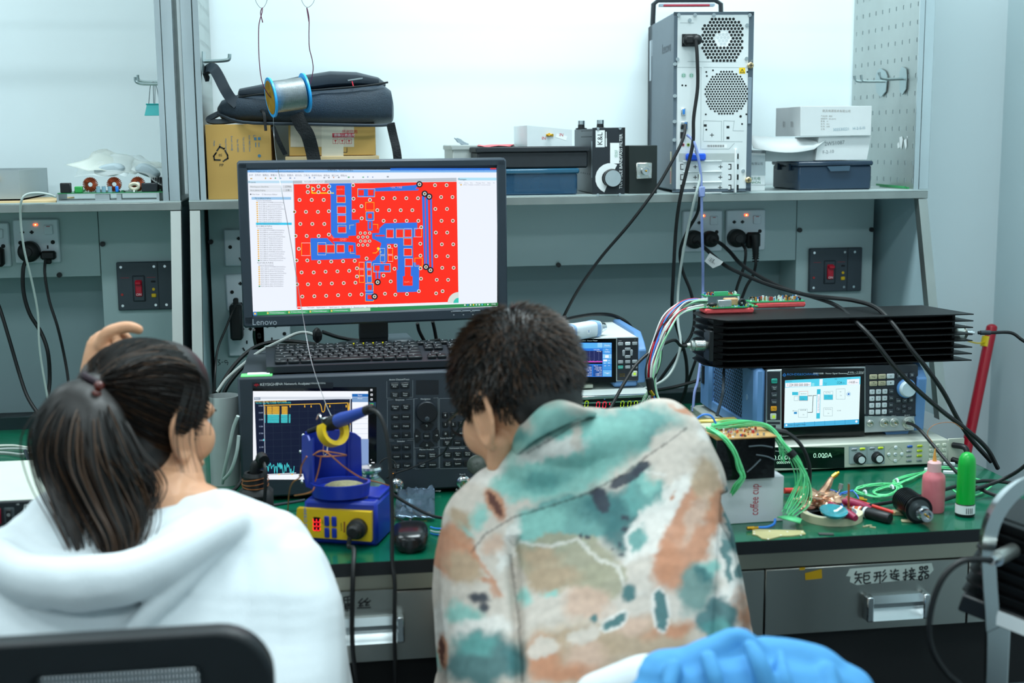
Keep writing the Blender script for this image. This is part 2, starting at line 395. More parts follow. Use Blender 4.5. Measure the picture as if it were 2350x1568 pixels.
sock5(x5, ctr(566, 775)[1], 'lowest five hole socket, half under the black adapter')
sock5(ctr(624, 770)[0], ctr(624, 768)[1], 'five hole socket just below the monitor bottom left corner')
brk = M('charcoal breaker plastic', '39434c', .5, var=.04)
def breaker(px0, py0, px1, py1, label):
    a, b0 = W(px0, py0, 3.165), W(px1, py1, 3.165); w_, h = b0.x-a.x, a.z-b0.z
    t = thing('circuit_breaker', label, 'circuit breaker', ((a.x+b0.x)/2, 3.17, b0.z), 0, 'charcoal circuit breakers')
    b = MB().box((0, -.006, h/2), (w_, .012, h), brk, .002).bx(w_*.215, w_*.225, -.0125, -.0118, 0, h, ink)
    x0, x1, z0, z1 = -w_*.23, -w_*.01, h*.18, h*.72
    b.box(((x0+x1)/2, -.013, (z0+z1)/2), (x1-x0, .003, z1-z0), M('breaker rim', '252d34', .4), .003).box(((x0+x1)/2, -.0142, (z0+z1)/2), (x1-x0-.004, .003, z1-z0-.004), brk, .003)
    for u, v in ((-.42, .9), (.16, .9), (.35, .9), (-.42, .1), (.16, .1), (.35, .1)): b.cyl((u*w_, -.0115, v*h), (u*w_, -.0135, v*h), .0032, chrome, 10)
    for u in (-.36, .1): b.bx(u*w_-.01, u*w_+.01, -.0124, -.012, h*.675, h*.68, TXR)
    b.cyl((-.42*w_, -.0115, h*.33), (-.42*w_, -.0135, h*.33), .003, M('red stud', 'b03030', .4), 10)
    b.box((.135*w_, -.013, h*.59), (.010, .002, .004), ink, .001)
    b.obj('housing', t)
    MB().box(((x0+x1)/2, -.0175, h*.46), ((x1-x0)*.55, .006, h*.34), M('red toggle', 'c0142f', .35), .002).box(((x0+x1)/2, -.024, h*.575), ((x1-x0)*.5, .012, h*.075), M('red toggle', 'c0142f', .35), .002).text('ON', .008, ((x0+x1)/2, h*.33), TXW, -.0207).obj('toggle', t)
    MB().cyl((.135*w_, -.011, h*.43), (.135*w_, -.0138, h*.43), .0034, M('yellow button', 'e0b612', .4), 12).box((.135*w_, -.0135, h*.30), (.011, .003, .009), M('yellow button', 'e0b612', .4), .0015).obj('test_button', t)
breaker(267, 602, 403, 709, 'charcoal breaker with red toggle on the left panel, above the raised hand')
breaker(1857, 570, 1974, 667, 'charcoal breaker with red toggle on the right panel, above the black heatsink')
def plug_round(px, py, label, r=.0225):
    p = W(px, py, 3.145)
    b = MB(Matrix.Translation(p) @ Matrix.Rotation(pi/2, 4, 'X')).lathe([(r, -.015), (r*1.02, -.006), (r, .006), (r*.75, .012), (r*.45, .014), (r*.42, .018)], blkr, 26)
    return tag(b.obj('power_plug'), label, 'plug', 'round black power plugs')
plug_round(66, 578, 'round black plug in the left switched socket', .024)
plug_round(1594, 550, 'round black plug at far left of right sockets, half behind grey cables')
plug_round(1631, 549, 'round black plug in the socket partly hidden by hanging cables, right one', .02)
plug_round(1692, 547, 'round black plug in the socket nearest the right breaker')
b = MB(Matrix.Translation(W(1731, 552, 3.14))).box((0, .01, 0), (.038, .012, .040), blkr, .006).tube([(0, 0, .012), (.001, -.006, -.012), (.003, -.004, -.045)], lambda t: .0125-.006*t, blkr, 10, 4)
for k in range(4): b.cyl((.0028, -.004, -.032-k*.006), (.0029, -.004, -.0345-k*.006), .0085, blkr, 10)
tag(b.obj('power_plug'), 'angled black plug with ribbed strain relief beside right breaker', 'plug')
b = MB(Matrix.Translation(W(111, 586, 3.15))).box((0, 0, 0), (.033, .022, .020), blkr, .004).box((0, -.004, -.014), (.014, .012, .012), blkr, .003)
tag(b.obj('power_plug'), 'small flat black plug beside the round one, left socket', 'plug')
b = MB(Matrix.Translation(W(-6, 590, 3.14))).box((0, 0, 0), (.03, .024, .045), blkr, .006)
tag(b.obj('power_plug'), 'black plug cut by the left picture edge', 'plug')
b = MB(Matrix.Translation(W(543, 738, 3.14))).box((0, 0, 0), (.029, .05, .085), blk, .005).box((0, .0, .046), (.012, .02, .02), blk, .003)
tag(b.obj('power_adapter'), 'black wall adapter plugged under the monitor left edge', 'adapter')

b = MB()
for st in ([(499, 826), (505, 826), (501, 831), (506, 835), (500, 839)], [(508, 832), (513, 831)], [(522, 828), (516, 828), (517, 833), (523, 831), (522, 838)]): b.tube([W(px, py, 3.1695) for px, py in st], .0007, ink, 5, 3)
o = b.obj('handwritten_mark', bpy.data.objects['shelf_rack']); o['label'] = 'handwritten 3-9 on the panel'
def onx_(px, py, x): d = ray(px, py); t_ = (x-CP.x)/d.x; return CP+d*t_
b = MB()
for P in ([(2064, 315), (2070, 313), (2072, 320), (2070, 335), (2068, 343), (2065, 335)], [(2074, 322), (2080, 318), (2081, 335), (2078, 343)], [(2059, 330), (2063, 326), (2065, 338), (2060, 341)], [(2081, 312), (2084, 314), (2082, 317)]):
    q = [onx_(px, py, 1.3985) for px, py in P]; b.add(q, [tuple(range(len(q)))], M('white paint drips', 'e8eeee', .6, var=0))
b.obj('paint_drips', bpy.data.objects['shelf_rack'])
# ---------------- shared panel helpers ----------------
def E(h, s=1.0): return M('glow '+h+str(s), h, emit=s)
def Q(b, c, x0, y0, x1, y1, mt, y): 
    b.poly([(*c(x0, y1)[:1], y, c(x0, y1)[1]), (c(x1, y1)[0], y, c(x1, y1)[1]), (c(x1, y0)[0], y, c(x1, y0)[1]), (c(x0, y0)[0], y, c(x0, y0)[1])], mt)
def PG(b, c, pts, mt, y): b.poly([(c(*p)[0], y, c(*p)[1]) for p in pts][::-1], mt)
def LN(b, c, pts, r, mt, y):            # flat line of half width r (metres)
    P = [Vector(c(*p)) for p in pts]
    for a, d in zip(P, P[1:]):
        u = (d-a)
        if u.length < 1e-9: continue
        u.normalize(); n = Vector((-u.y, u.x))*r; a2, d2 = a-u*r*.9, d+u*r*.9
        b.poly([(a2.x+n.x, y, a2.y+n.y), (a2.x-n.x, y, a2.y-n.y), (d2.x-n.x, y, d2.y-n.y), (d2.x+n.x, y, d2.y+n.y)][::-1], mt)
def DISC(b, c, x, y_, r, mt, y, n=14, r0=0):
    cx, cz = c(x, y_)
    if not r0: b.poly([(cx+r*cos(2*pi*k/n), y, cz+r*sin(2*pi*k/n)) for k in range(n)], mt)
    else:
        vs = [(cx+q*cos(2*pi*k/n), y, cz+q*sin(2*pi*k/n)) for q in (r, r0) for k in range(n)]
        b.add(vs, [(k, (k+1) % n, n+(k+1) % n, n+k) for k in range(n)], mt)
def TX(b, c, s, x, y_, size, mt, y, al='LEFT', rot=-.02, sx=1): b.text(s, size, c(x, y_), mt, y, al, rot, sx)
def key(p, c, x, y_, w, h, mt, txt='', ts=.0035, tm=None, y=0, d=.004, name='button', b_=.001, lab=None):
    cx, cz = c(x, y_); b = MB().box((cx, y-d/2, cz), (w, d, h), mt, b_)
    ls = txt.split('|')
    for i, l in enumerate(ls):
        if l: b.text(l, ts, (cx, cz+(len(ls)-1)*ts*.5-i*ts), tm or TXW, y-d-.0002)
    o = b.obj(name, p)
    if lab: o['label'] = lab
    return o
# ---------------- network analyser ----------------
anp = M('analyser slate grey', '2f3841', .5, var=.05)
t = thing('network_analyser', 'dark slate network analyser with white bordered graph screen under the keyboard', 'test instrument', (-.155, 2.368, .75))
WA, HA, DA = .452, .232, .34
b = MB().bx(.004, WA-.004, .02, DA, .012, HA-.002, M('analyser case', '3d444b', .45, .3, var=.06), .003)
b.bx(.02, .06, .03, .06, 0, .013, blkr).bx(WA-.06, WA-.02, .03, .06, 0, .013, blkr).bx(.02, .06, .28, .31, 0, .013, blkr).bx(WA-.06, WA-.02, .28, .31, 0, .013, blkr).obj('case', t)
f = onface(t, 0); c = crop(540, 760, 3.734, f)
b = MB().bx(0, WA, 0, .022, .008, HA, anp, .004)
Q(b, c, 145, 440, 838, 490, M('analyser label strip', '1c2229', .4), -.0006); Q(b, c, 150, 480, 1210, 1275, led, -.0004)
Q(b, c, 1548, 420, 1742, 545, M('analyser label strip'), -.0006)
ln = M('analyser outline print', '8d979d', .6, var=0)
for x0, y0, x1, y1 in ((1298, 412, 1520, 575), (1303, 590, 1527, 928), (1310, 942, 1530, 1185), (1532, 580, 1738, 1002), (1540, 1015, 1745, 1182), (1748, 578, 2090, 995), (1752, 1003, 2090, 1180)):
    LN(b, c, [(x0, y0), (x1, y0-8), (x1, y1-8), (x0, y1), (x0, y0)], .0003, ln, -.0006)
for s, x, y_ in (('Active Channel/Trace', 1405, 415), ('Response', 1410, 589), ('Navigation', 1630, 582), ('Stimulus', 1418, 944), ('Marker/Analysis', 1640, 1014), ('Instrument State', 1900, 1003), ('Entry On/Off', 1808, 918), ('Capture', 1903, 1096), ('Port 2', 1946, 1228)):
    wv = len(s)*.00135
    cx, cz = c(x, y_); b.bx(cx-wv-.001, cx+wv+.001, -.0008, -.0003, cz-.002, cz+.002, anp); TX(b, c, s, x, y_, .0042, TXW, -.001, 'CENTER')
TX(b, c, 'KEYSIGHT', 212, 459, .0072, TXW, -.001); TX(b, c, 'ENA Network Analyzer', 350, 454, .0062, TXW, -.001); TX(b, c, 'E5071C', 578, 452, .0042, TXW, -.001); TX(b, c, '100kHz-8.5GHz', 642, 448, .0042, TXW, -.001)
LN(b, c, [(162, 460), (170, 470), (176, 448), (182, 478), (189, 450), (196, 466), (204, 460)], .0006, TXR, -.001)
TX(b, c, 'charge', 1738, 1368, .004, TXW, -.001, 'CENTER')
LN(b, c, [(1888, 1362), (1904, 1362), (1896, 1348), (1888, 1362)], .0003, TXW, -.001)
b.obj('front_panel', t)
b = MB(); wh = E('f4f8ff', 1.0); y = -.0009
Q(b, c, 152, 515, 1138, 1272, wh, y)
bp = M('graph dark blue glow', '0a1330', emit=1); LG = M('graph grey', '2b3a4c', emit=.9)
b.poly([(c(165, 600)[0], y-.0003, c(165, 600)[1]), (c(185, 1120)[0], y-.0003, c(185, 1235)[1]), (c(1003, 1210)[0], y-.0003, c(1003, 1210)[1]), (c(1000, 580)[0], y-.0003, c(1000, 580)[1])], bp)
Q(b, c, 160, 566, 215, 590, E('9fb0c4', .8), y-.0004); Q(b, c, 215, 563, 990, 583, E('dfe6f0', .9), y-.0004)
Q(b, c, 1000, 537, 1138, 564, E('1c6ab8', 1), y-.0004); Q(b, c, 1000, 566, 1138, 608, E('7fa6d4', .9), y-.0004)
for k in range(7): LN(b, c, [(1003, 665+k*43), (1140, 663+k*43)], .0002, E('b9c6da', .8), y-.0004)
Q(b, c, 1000, 925, 1142, 1230, E('8ba7d8', .9), y-.0004)
TX(b, c, 'Reset', 1068, 550, .0035, wh, y-.0006, 'CENTER'); TX(b, c, 'Preset', 1068, 577, .0032, wh, y-.0006, 'CENTER'); TX(b, c, 'Phase', 165, 578, .0035, wh, y-.0006)
for k in range(11):
    yy = 640+k*58.5; LN(b, c, [(250+k*1.5, yy), (1000, yy-26)], .00018, LG, y-.0005)
    xx = 247+k*75; LN(b, c, [(xx, 634), (xx+8, 1225)], .00018, LG, y-.0005)
LN(b, c, [(245, 600), (258, 1225)], .0005, E('b8c6da', .9), y-.0006); LN(b, c, [(985, 585), (985, 870)], .0005, wh, y-.0006); LN(b, c, [(240, 1230), (520, 1215)], .0005, wh, y-.0006)
for k, s in enumerate(('3.900', '3.600', '3.300', '3.000', '2.700', '2.400', '2.100', '1.800')): TX(b, c, s, 236+k, 640+k*59, .0034, E('b8ccea', .9), y-.0006, 'RIGHT')
ye, cy = E('ffc83a', 1), E('4fe3ea', 1)
LN(b, c, [(243, 636), (725, 622), (735, 640), (745, 690), (755, 694), (765, 680), (772, 622), (962, 614), (968, 700), (975, 614), (985, 800)], .0005, ye, y-.0007)
for xx in (470, 595, 650, 810, 950): PG(b, c, [(xx-5, 652), (xx, 630), (xx+5, 652)], ye, y-.0008); TX(b, c, str((int(xx/100)) % 9), xx, 640, .004, ye, y-.0008, 'CENTER')
TX(b, c, 'Tr1 S11 Log Mag 10.00dB/ Ref 0.000dB', 170, 605, .0035, ye, y-.0008); TX(b, c, 'Tr2 S21 Log Mag 10.00dB/ Ref 0.000dB [F2]', 175, 617, .0035, cy, y-.0008)
rr = random.Random(3)
for k in range(8): 
    yy = 648+k*9.2; m_ = ye
    for xx, w_ in ((250, 8), (272, 42), (318, 60), (385, 0), (398, 50)):
        if w_: Q(b, c, xx, yy-3, xx+w_, yy+2.5, ye, y-.0008)
for k in range(8):
    yy = 716+k*9.4
    for xx, w_ in ((252, 6), (276, 100), (392, 56), (458, 14)): Q(b, c, xx, yy-3, xx+w_, yy+2.5, cy, y-.0008)
pts = [(270, 1160)]
for k in range(44): pts.append((272+k*5.4, 1175+rr.choice((-45, -25, -10, -18, 5, 25, 40, -30))))
LN(b, c, pts, .0004, cy, y-.0007)
for xx in (375, 487): PG(b, c, [(xx-9, 1232), (xx, 1218), (xx+9, 1230)], ye, y-.0009)
PG(b, c, [(240, 922), (252, 932), (240, 943)], cy, y-.0009)
for xx, yy in ((1166, 505), (1168, 545), (1168, 585)): Q(b, c, xx-9, yy-9, xx+9, yy+9, wh, y)
for xx, yy in ((1166, 505),): LN(b, c, [(xx-10, yy), (xx+10, yy)], .0003, led, y-.0004); LN(b, c, [(xx, yy-10), (xx, yy+10)], .0003, led, y-.0004)
for xx, yy in ((1168, 545), (1168, 585)): DISC(b, c, xx, yy, .0012, led, y-.0004)
Q(b, c, 1143, 607, 1205, 652, E('24405a', 1), y); Q(b, c, 1155, 617, 1184, 645, E('38b06a', 1), y-.0003); Q(b, c, 1160, 625, 1178, 645, E('e04040', 1), y-.0005)
TX(b, c, '<', 1165, 1104, .005, wh, y, 'CENTER'); Q(b, c, 1166, 1123, 1193, 1136, wh, y)
b.obj('screen', t)
kb = M('analyser key', '171c21', .45, var=.05)
for s, x, y_ in [('Channel|Prev', 1365, 466), ('Channel|Next', 1452, 462), ('Trace|Prev', 1367, 544), ('Trace|Next', 1455, 540), ('Channel|Max', 1370, 652), ('Trace|Max', 1459, 648), ('Meas', 1372, 734), ('Format', 1460, 730), ('Scale', 1374, 813), ('Display', 1461, 810), ('Avg', 1376, 893), ('Cal', 1464, 889), ('Start', 1378, 994), ('Stop', 1466, 990), ('Center', 1381, 1072), ('Span', 1468, 1069), ('Sweep|Setup', 1383, 1152), ('Trigger', 1470, 1148),
        ('Marker', 1598, 1065), ('Marker|Search', 1687, 1061), ('Marker|Fctn', 1600, 1145), ('Analysis', 1689, 1141), ('Macro|Setup', 1818, 1055), ('Macro|Run', 1905, 1051), ('Macro|Break', 1990, 1048), ('Save/|Recall', 1820, 1135), ('System', 1906, 1132), ('', 1990, 1128), ('4', 1797, 718), ('5', 1863, 716), ('1', 1799, 797), ('2', 1865, 795), ('0', 1801, 877), ('.', 1866, 876), ('+/-', 1934, 872), ('3', 1932, 793), ('Entry|Off', 1815, 955), ('Focus', 1903, 953), ('Help', 1990, 950)]:
    num = len(s) == 1 or s == '+/-'
    key(t, c, x, y_, (.0105 if num else .0155), .0105, kb, s, .006 if num else .0036, y=0)
def dev(name, p, b, lab=None):
    o = b.obj(name, p)
    if lab: o['label'] = lab
    return o
cx, cz = c(1638, 686)
dev('knob', t, MB(Matrix.Translation((cx, 0, cz)) @ Matrix.Rotation(pi/2, 4, 'X')).lathe([(.0205, 0), (.0205, .010), (.0185, .013), (0.006, .013), (0, .013)], M('analyser knob', '1a2026', .35), 32).ell((0, -.012, .012), (.005, .005, .002), M('knob dimple', '3c454d', .3)))
cx, cz = c(1639, 893)
for k, a in enumerate((90, 0, 270, 180)):
    pts = []
    for j in range(7): an = R_(a-36+12*j); pts.append((.0235*cos(an), .0235*sin(an)))
    for j in range(7): an = R_(a+30-10*j); pts.append((.0125*cos(an), .0125*sin(an)))
    b = MB(Matrix.Translation((cx, 0, cz)) @ Matrix.Rotation(pi/2, 4, 'X')).prism(pts, 0, .004, kb)
    b.T = Matrix.Identity(4); b.text('↑→↓←'[k], .0065, (cx+.018*cos(R_(a)), cz+.018*sin(R_(a))), TXW, -.0042); b.obj('arrow_button', t)
key(t, c, 1639, 895, .012, .011, kb, 'Enter', .0036)
def nconn(b, cx, cz, y=0, r=.0085, L=.018, ring=None):
    T = Matrix.Translation((cx, y, cz)) @ Matrix.Rotation(pi/2, 4, 'X'); a = ring or chrome
    b.lathe([(r*1.25, 0), (r*1.25, .003), (r, .004), (r, L*.6), (r*.85, L*.62), (r*.85, L), (r*.65, L), (r*.65, L*.5), (0, L*.5)], a, 20, T).lathe([(r*.14, L*.5), (r*.14, L*.9), (0, L*.92)], gold, 8, T)
for x, y_ in ((1380, 1320), (1955, 1295)):
    b = MB(); nconn(b, *c(x, y_), r=.0105, L=.02); b.obj('port_connector', t)
dev('status_lamp', t, MB().box((c(1355, 1226)[0], -.001, c(1355, 1226)[1]), (.003, .002, .003), E('ffa51e', 5), .0005))
# green card and paper lying on it
b = MB(Matrix.Translation((-.153, 2.372, .982))).bx(.004, .06, 0.0, .03, 0, .0015, M('green card', '6ee07e', .6)).bx(.015, .055, .012, .03, .0015, .003, paper)
tag(b.obj('note_card'), 'green and white slips under the keyboard left corner', 'card')

# ---------------- keyboard ----------------
kt = thing('computer_keyboard', 'black computer keyboard lying on the dark network analyser', 'keyboard', (*WZ(612, 856, .985)[:2], .983), 1.0)
kbm = M('keyboard body', '272d33', .4, var=.05); kcap = M('key cap', '1b2024', .35, var=.05)
Lk, Dk = .435, .135
tilt = Matrix.Rotation(R_(7), 4, 'X')
b = MB().prism([(0, 0), (Lk, 0), (Lk+.004, Dk), (-.004, Dk)], 0, .012, kbm, tilt @ Matrix.Translation((0, 0, 0.001)))
b.bx(.02, .05, Dk-.02, Dk-.01, 0, .016, blkr).bx(Lk-.05, Lk-.02, Dk-.02, Dk-.01, 0, .016, blkr).obj('base', kt)
rows = [[1]*13+[0, 1, 1, 1, 0, 1, 1, 1], [1]*13+[1.6, 0, 1, 1, 0, 1, 1], [1.5]+[1]*12+[1.1, 0, 1, 1, 0, 1, 1], [1.8]+[1]*11+[1.8, 0, .0, 3.2, 0, 1, 1], [2.3]+[1]*10+[2.3, 0, 0, 1, 0, 0, 1, 1], [1.3, 1.2, 1.2, 5.8, 1.2, 1.2, 1.2, 1.5, 0, 1, 1, 0, 2]]
nk = 0
for r_, row in enumerate(rows):
    x = .014; yy = Dk-.018-r_*.0192
    for w_ in row:
        if w_ == 0: x += .008; continue
        wk = w_*.0187
        if x+wk > Lk-.008: break
        if w_ != 3.2:
            b = MB(tilt).box((x+wk/2, yy, .0165), (wk-.0022, .0165, .006), kcap, .0016).box((x+wk/2-.003, yy+.003, .0197), (.0025, .0025, .0002), M('key legend', '8d959b', .6))
            b.obj('key', kt); nk += 1
        x += wk
MB(tilt).box((.19, Dk-.004, .0145), (.085, .006, .0025), M('yellow sticker', 'e6d81e', .5)).obj('sticker', kt)

# ---------------- monitor ----------------
mt_ = thing('computer_monitor', 'black widescreen monitor showing a red and blue circuit board layout', 'monitor', (-.132+.238*cos(R_(3.2)), 2.518+.238*sin(R_(3.2)), .985), 3.2)
bez = M('monitor bezel', '2e3944', .45, var=.04)
f = onface(mt_, 0); c = crop(540, 350, 3.484, f)
o_ = [f(545, 370), f(1161, 362), f(1165, 728), f(557, 757)]
s_ = [c(97, 140), c(2090, 118), c(2103, 1228), c(133, 1308)]
x0 = (o_[0][0]+o_[3][0])/2; x1 = (o_[1][0]+o_[2][0])/2; z1 = (o_[0][1]+o_[1][1])/2; z0 = (o_[2][1]+o_[3][1])/2
sx0, sx1 = s_[0][0], s_[1][0]; sz1 = (s_[0][1]+s_[1][1])/2; sz0 = (s_[2][1]+s_[3][1])/2
b = MB().bx(x0, x1, -.002, .045, sz1, z1, bez, .004).bx(x0, x1, -.002, .045, z0, sz0, bez, .004).bx(x0, sx0, -.002, .045, z0+.004, z1-.004, bez, .002).bx(sx1, x1, -.002, .045, z0+.004, z1-.004, bez, .002)
b.bx(x0+.02, x1-.02, .03, .06, z0+.02, z1-.02, blk, .01)
TX(b, c, 'Lenovo', 133, 1358, .0165, M('silver print', 'b9c0c8', .3, .6), -.0024, 'LEFT', -.03, .95)
for i, s in enumerate(('', '', '')): 
    xx = (1745, 1823, 1898)[i]
    LN(b, c, [(xx-20, 1272), (xx+15, 1270)], .0004, TXW, -.0024); DISC(b, c, xx, 1298-i, .0012, TXW, -.0024, r0=.0008)
b.obj('bezel', mt_)
for k in range(3): MB().bx(c(1715+k*78, 0)[0], c(1785+k*78, 0)[0], -.004, 0, c(0, 1330)[1]-.0015, c(0, 1330)[1]+.001, M('monitor key', '7d868e', .4), .0005).obj('button', mt_)
b = MB(); y = .0002
wh = E('eef4ff', 1.0); red = E('ff2a14', 1.0); blu = E('2f78e8', .95)
Q(b, c, 97, 138, 2095, 1285, wh, y+.002); b.bx(sx0-.001, sx1+.001, .004, .006, sz0-.001, sz1+.001, led)
def S(x0, y0, x1, y1, mt, l=1): Q(b, c, x0, y0, x1, y1, mt, y+.002-l*.0002)
S(97, 140, 2090, 160, E('7fb6ee', 1)); S(1240, 126, 2090, 146, E('2b6fd6', 1)); S(2040, 124, 2088, 136, E('d03a3a', 1), 2)
TX(b, c, 'Altium Designer (13.1) - C:\\Users\\Administrator\\Desktop\\7012.200-2-K', 115, 153, .0036, TXK, y+.0014, sx=.95); TX(b, c, '\\PCB.PrjPcb - 7012.200-K.PrjPcb', 740, 144, .0036, TXK, y+.0014)
TX(b, c, 'DXP   文件(F)   编辑(E)   察看(V)   工程(C)   放置(P)   设计(D)   工具(T)   自动布线(A)   报告(R)   窗口(W)   帮助(H)', 110, 182, .0042, E('5a6470', 1), y+.0014, sx=.88)
rr = random.Random(5)
for k in range(30):
    xx = 120+k*39
    if rr.random() < .75: S(xx, 202+rr.random()*4-k*.5, xx+rr.randint(8, 16), 214-k*.5, E(rr.choice(('c9a860', '7f9ac0', '8a949e', '5fae86', 'd08a5a')), 1))
S(97, 226, 462, 246, E('bfe0f4', 1)); TX(b, c, 'Projects', 106, 238, .004, TXK, y+.0014)
PG(b, c, [(466, 226), (1770, 203), (1770, 232), (466, 250)], E('b8c2cc', 1), y+.0017)
S(535, 226, 715, 246, E('e8f0fa', 1), 2); TX(b, c, '7012.200-2-K.PCB.PcbDoc *', 550, 235, .0036, TXK, y+.0012); TX(b, c, '7012.200-K.PCB.PcbDoc *', 920, 229, .0036, wh, y+.0012)
S(1783, 202, 2090, 224, E('b4e4f8', 1)); TX(b, c, 'Messages', 1780, 215, .0045, TXK, y+.0012)
for k, s in enumerate(('Class', 'Docu...', 'Sou..', 'Message', 'Time', 'Date', 'N.')): TX(b, c, s, 1787+k*46, 244, .003, E('8a8f98', 1), y+.0012)
S(1800, 254, 1812, 264, E('e0b040', 1)); TX(b, c, '[Info]  Compile successful, no errors found.', 1825, 258, .003, E('8a8f98', 1), y+.0012)
for yy, s in ((275, 'Workspace1.DsnWrk'), (305, '7012.200-K.PrjPcb')): S(112, yy-12, 368, yy+12, E('dfe6ee', 1)); TX(b, c, s, 118, yy, .0038, E('50565e', 1), y+.0014)
S(378, 263, 455, 288, E('d4dae2', 1)); S(378, 292, 455, 316, E('d4dae2', 1)); TX(b, c, '工作台', 398, 274, .0038, TXK, y+.0014); TX(b, c, '工程', 402, 303, .0038, TXK, y+.0014)
TX(b, c, '● File View    ○ Structure Editor', 116, 336, .0037, E('50565e', 1), y+.0014)
S(130, 357, 447, 378, E('9cc8ec', 1)); TX(b, c, '7012.200-K.PrjPcb', 155, 368, .004, TXK, y+.0014)
names = ['POWER', 'control', 'FPGA', 'jiaohuanji', 'TX02', 'TX04', 'TX06', 'TX08', 'ADC', 'DAC']
def row(x, yy, s, col='e8b64c'): S(x-17, yy-5, x-4, yy+5, E(col, 1)); TX(b, c, s, x, yy, .0034, E('666c74', 1), y+.0014)
TX(b, c, 'Source Documents', 168, 385, .0036, E('666c74', 1), y+.0014)
for k in range(10): row(184+k*.5, 401+k*17.2, '7012.200-K.'+names[k]+'.SCH.SchDoc')
S(165, 562, 452, 580, E('35c8ee', 1)); row(190, 573, '7012.200-2-K.PCB.PcbDoc *', '2a8a50')
TX(b, c, '7012.800-K.PrjPcb', 165, 591, .004, TXK, y+.0014); TX(b, c, 'Source Documents', 176, 608, .0036, E('666c74', 1), y+.0014)
for k in range(15): row(192+k*.4, 624+k*17.2, '7012.800-K.'+names[k % 10]+'.SCH.SchDoc', 'e8b64c' if k < 14 else '2a8a50')
TX(b, c, '9237.200-K.PrjPcb', 176, 885, .004, TXK, y+.0014); TX(b, c, 'Source Documents', 186, 902, .0036, E('666c74', 1), y+.0014)
for k in range(10): row(201+k*.3, 917+k*17.2, '9237.200-K.'+names[k]+'.SCH.SchDoc', 'e8b64c' if k < 9 else '2a8a50')
LN(b, c, [(464, 228), (492, 1245)], .0006, E('aab6c2', 1), y+.0012)
# board layout: red copper, blue clearances, yellow outlines
PG(b, c, [(466, 254), (1771, 234), (1786, 1195), (494, 1236)], red, y+.0017)
BL = [[(750, 248), (930, 246), (932, 540), (990, 538), (992, 562), (966, 564), (966, 665), (905, 668), (905, 684), (790, 684), (765, 650), (763, 350), (755, 300)],
      [(600, 686), (745, 685), (775, 712), (905, 716), (962, 722), (966, 822), (998, 822), (998, 847), (850, 850), (848, 855), (608, 862)],
      [(1095, 645), (1150, 645), (1155, 605), (1195, 567), (1455, 560), (1456, 670), (1420, 680), (1424, 880), (1472, 882), (1470, 1115), (1293, 1120), (1290, 940), (1300, 940), (1298, 732), (1180, 732), (1120, 700), (1095, 690)],
      [(1493, 350), (1515, 350), (1524, 915), (1512, 915)], [(1523, 370), (1541, 350), (1551, 930), (1531, 930)], [(1558, 370), (1572, 372), (1582, 930), (1570, 930)],
      [(1110, 286), (1430, 262), (1470, 250), (1470, 262), (1440, 292), (1470, 290), (1462, 304), (1110, 312)], [(978, 290), (1115, 288), (1117, 356), (978, 357)], [(1044, 474), (1110, 473), (1112, 542), (1046, 543)], [(1058, 545), (1098, 545), (1098, 625), (1060, 625)],
      [(1036, 870), (1120, 860), (1130, 820), (1160, 810), (1165, 900), (1090, 910), (1092, 1040), (1040, 1045)], [(1040, 1048), (1104, 1046), (1106, 1190), (1042, 1190)], [(1104, 895), (1240, 890), (1242, 955), (1160, 958), (1160, 1010), (1122, 1010), (1122, 960), (1106, 958)], [(1170, 700), (1215, 735), (1215, 870), (1195, 890), (1160, 870), (1150, 780), (1165, 740)]]
for p in BL: PG(b, c, p, blu, y+.0014)
RL = [(808, 266, 875, 340), (815, 355, 880, 400), (818, 435, 884, 486), (818, 508, 884, 560), (822, 596, 884, 640), (658, 740, 722, 800), (732, 742, 792, 800), (815, 742, 870, 798), (905, 742, 945, 795), (984, 300, 1028, 345), (1062, 298, 1106, 345), (1060, 490, 1094, 528), (1070, 555, 1086, 610),
      (1212, 620, 1262, 680), (1290, 618, 1342, 678), (1356, 618, 1408, 675), (1440, 616, 1488, 670), (1350, 690, 1408, 742), (1352, 770, 1410, 825), (1360, 850, 1415, 905), (1445, 850, 1492, 900), (1356, 915, 1404, 990), (1342, 990, 1418, 1066), (1115, 905, 1155, 945), (1192, 905, 1232, 945), (1132, 945, 1145, 1030), (1055, 885, 1085, 925), (1055, 945, 1085, 985), (1058, 1060, 1092, 1100), (1058, 1140, 1100, 1175), (1120, 660, 1195, 672)]
for q in RL: Q(b, c, *q, red, y+.0011)
YL = [(812, 345, 880, 402), (815, 428, 884, 490), (818, 500, 884, 565), (820, 583, 886, 645), (530, 724, 600, 825), (660, 722, 724, 820), (732, 738, 794, 805), (812, 735, 872, 803), (978, 290, 1116, 355), (1042, 400, 1110, 462), (1044, 476, 1110, 543), (1208, 612, 1266, 683), (1286, 612, 1344, 682), (1350, 610, 1412, 678), (1432, 608, 1490, 676), (1346, 688, 1412, 744), (1348, 768, 1412, 828), (1356, 848, 1418, 912), (1436, 845, 1496, 910), (990, 878, 1030, 928), (992, 938, 1030, 985), (992, 990, 1032, 1040), (1052, 878, 1088, 928), (1055, 938, 1090, 985), (1056, 992, 1092, 1040), (1104, 890, 1242, 957), (1038, 1048, 1104, 1108), (1040, 1130, 1106, 1190), (1160, 768, 1196, 818), (1220, 766, 1258, 815), (1160, 826, 1196, 875), (1222, 824, 1260, 872)]
yl = E('ffe21e', 1.0)
for i, (x0, y0, x1, y1) in enumerate(YL):
    k = i % 3
    for a, d, w_ in (((x0, y0), (x1, y0), 0), ((x1, y0), (x1, y1), 1), ((x1, y1), (x0, y1), 0), ((x0, y1), (x0, y0), 1)):
        LN(b, c, [a, d], .00028, wh if (w_ == 0 and k) else yl, y+.0008)
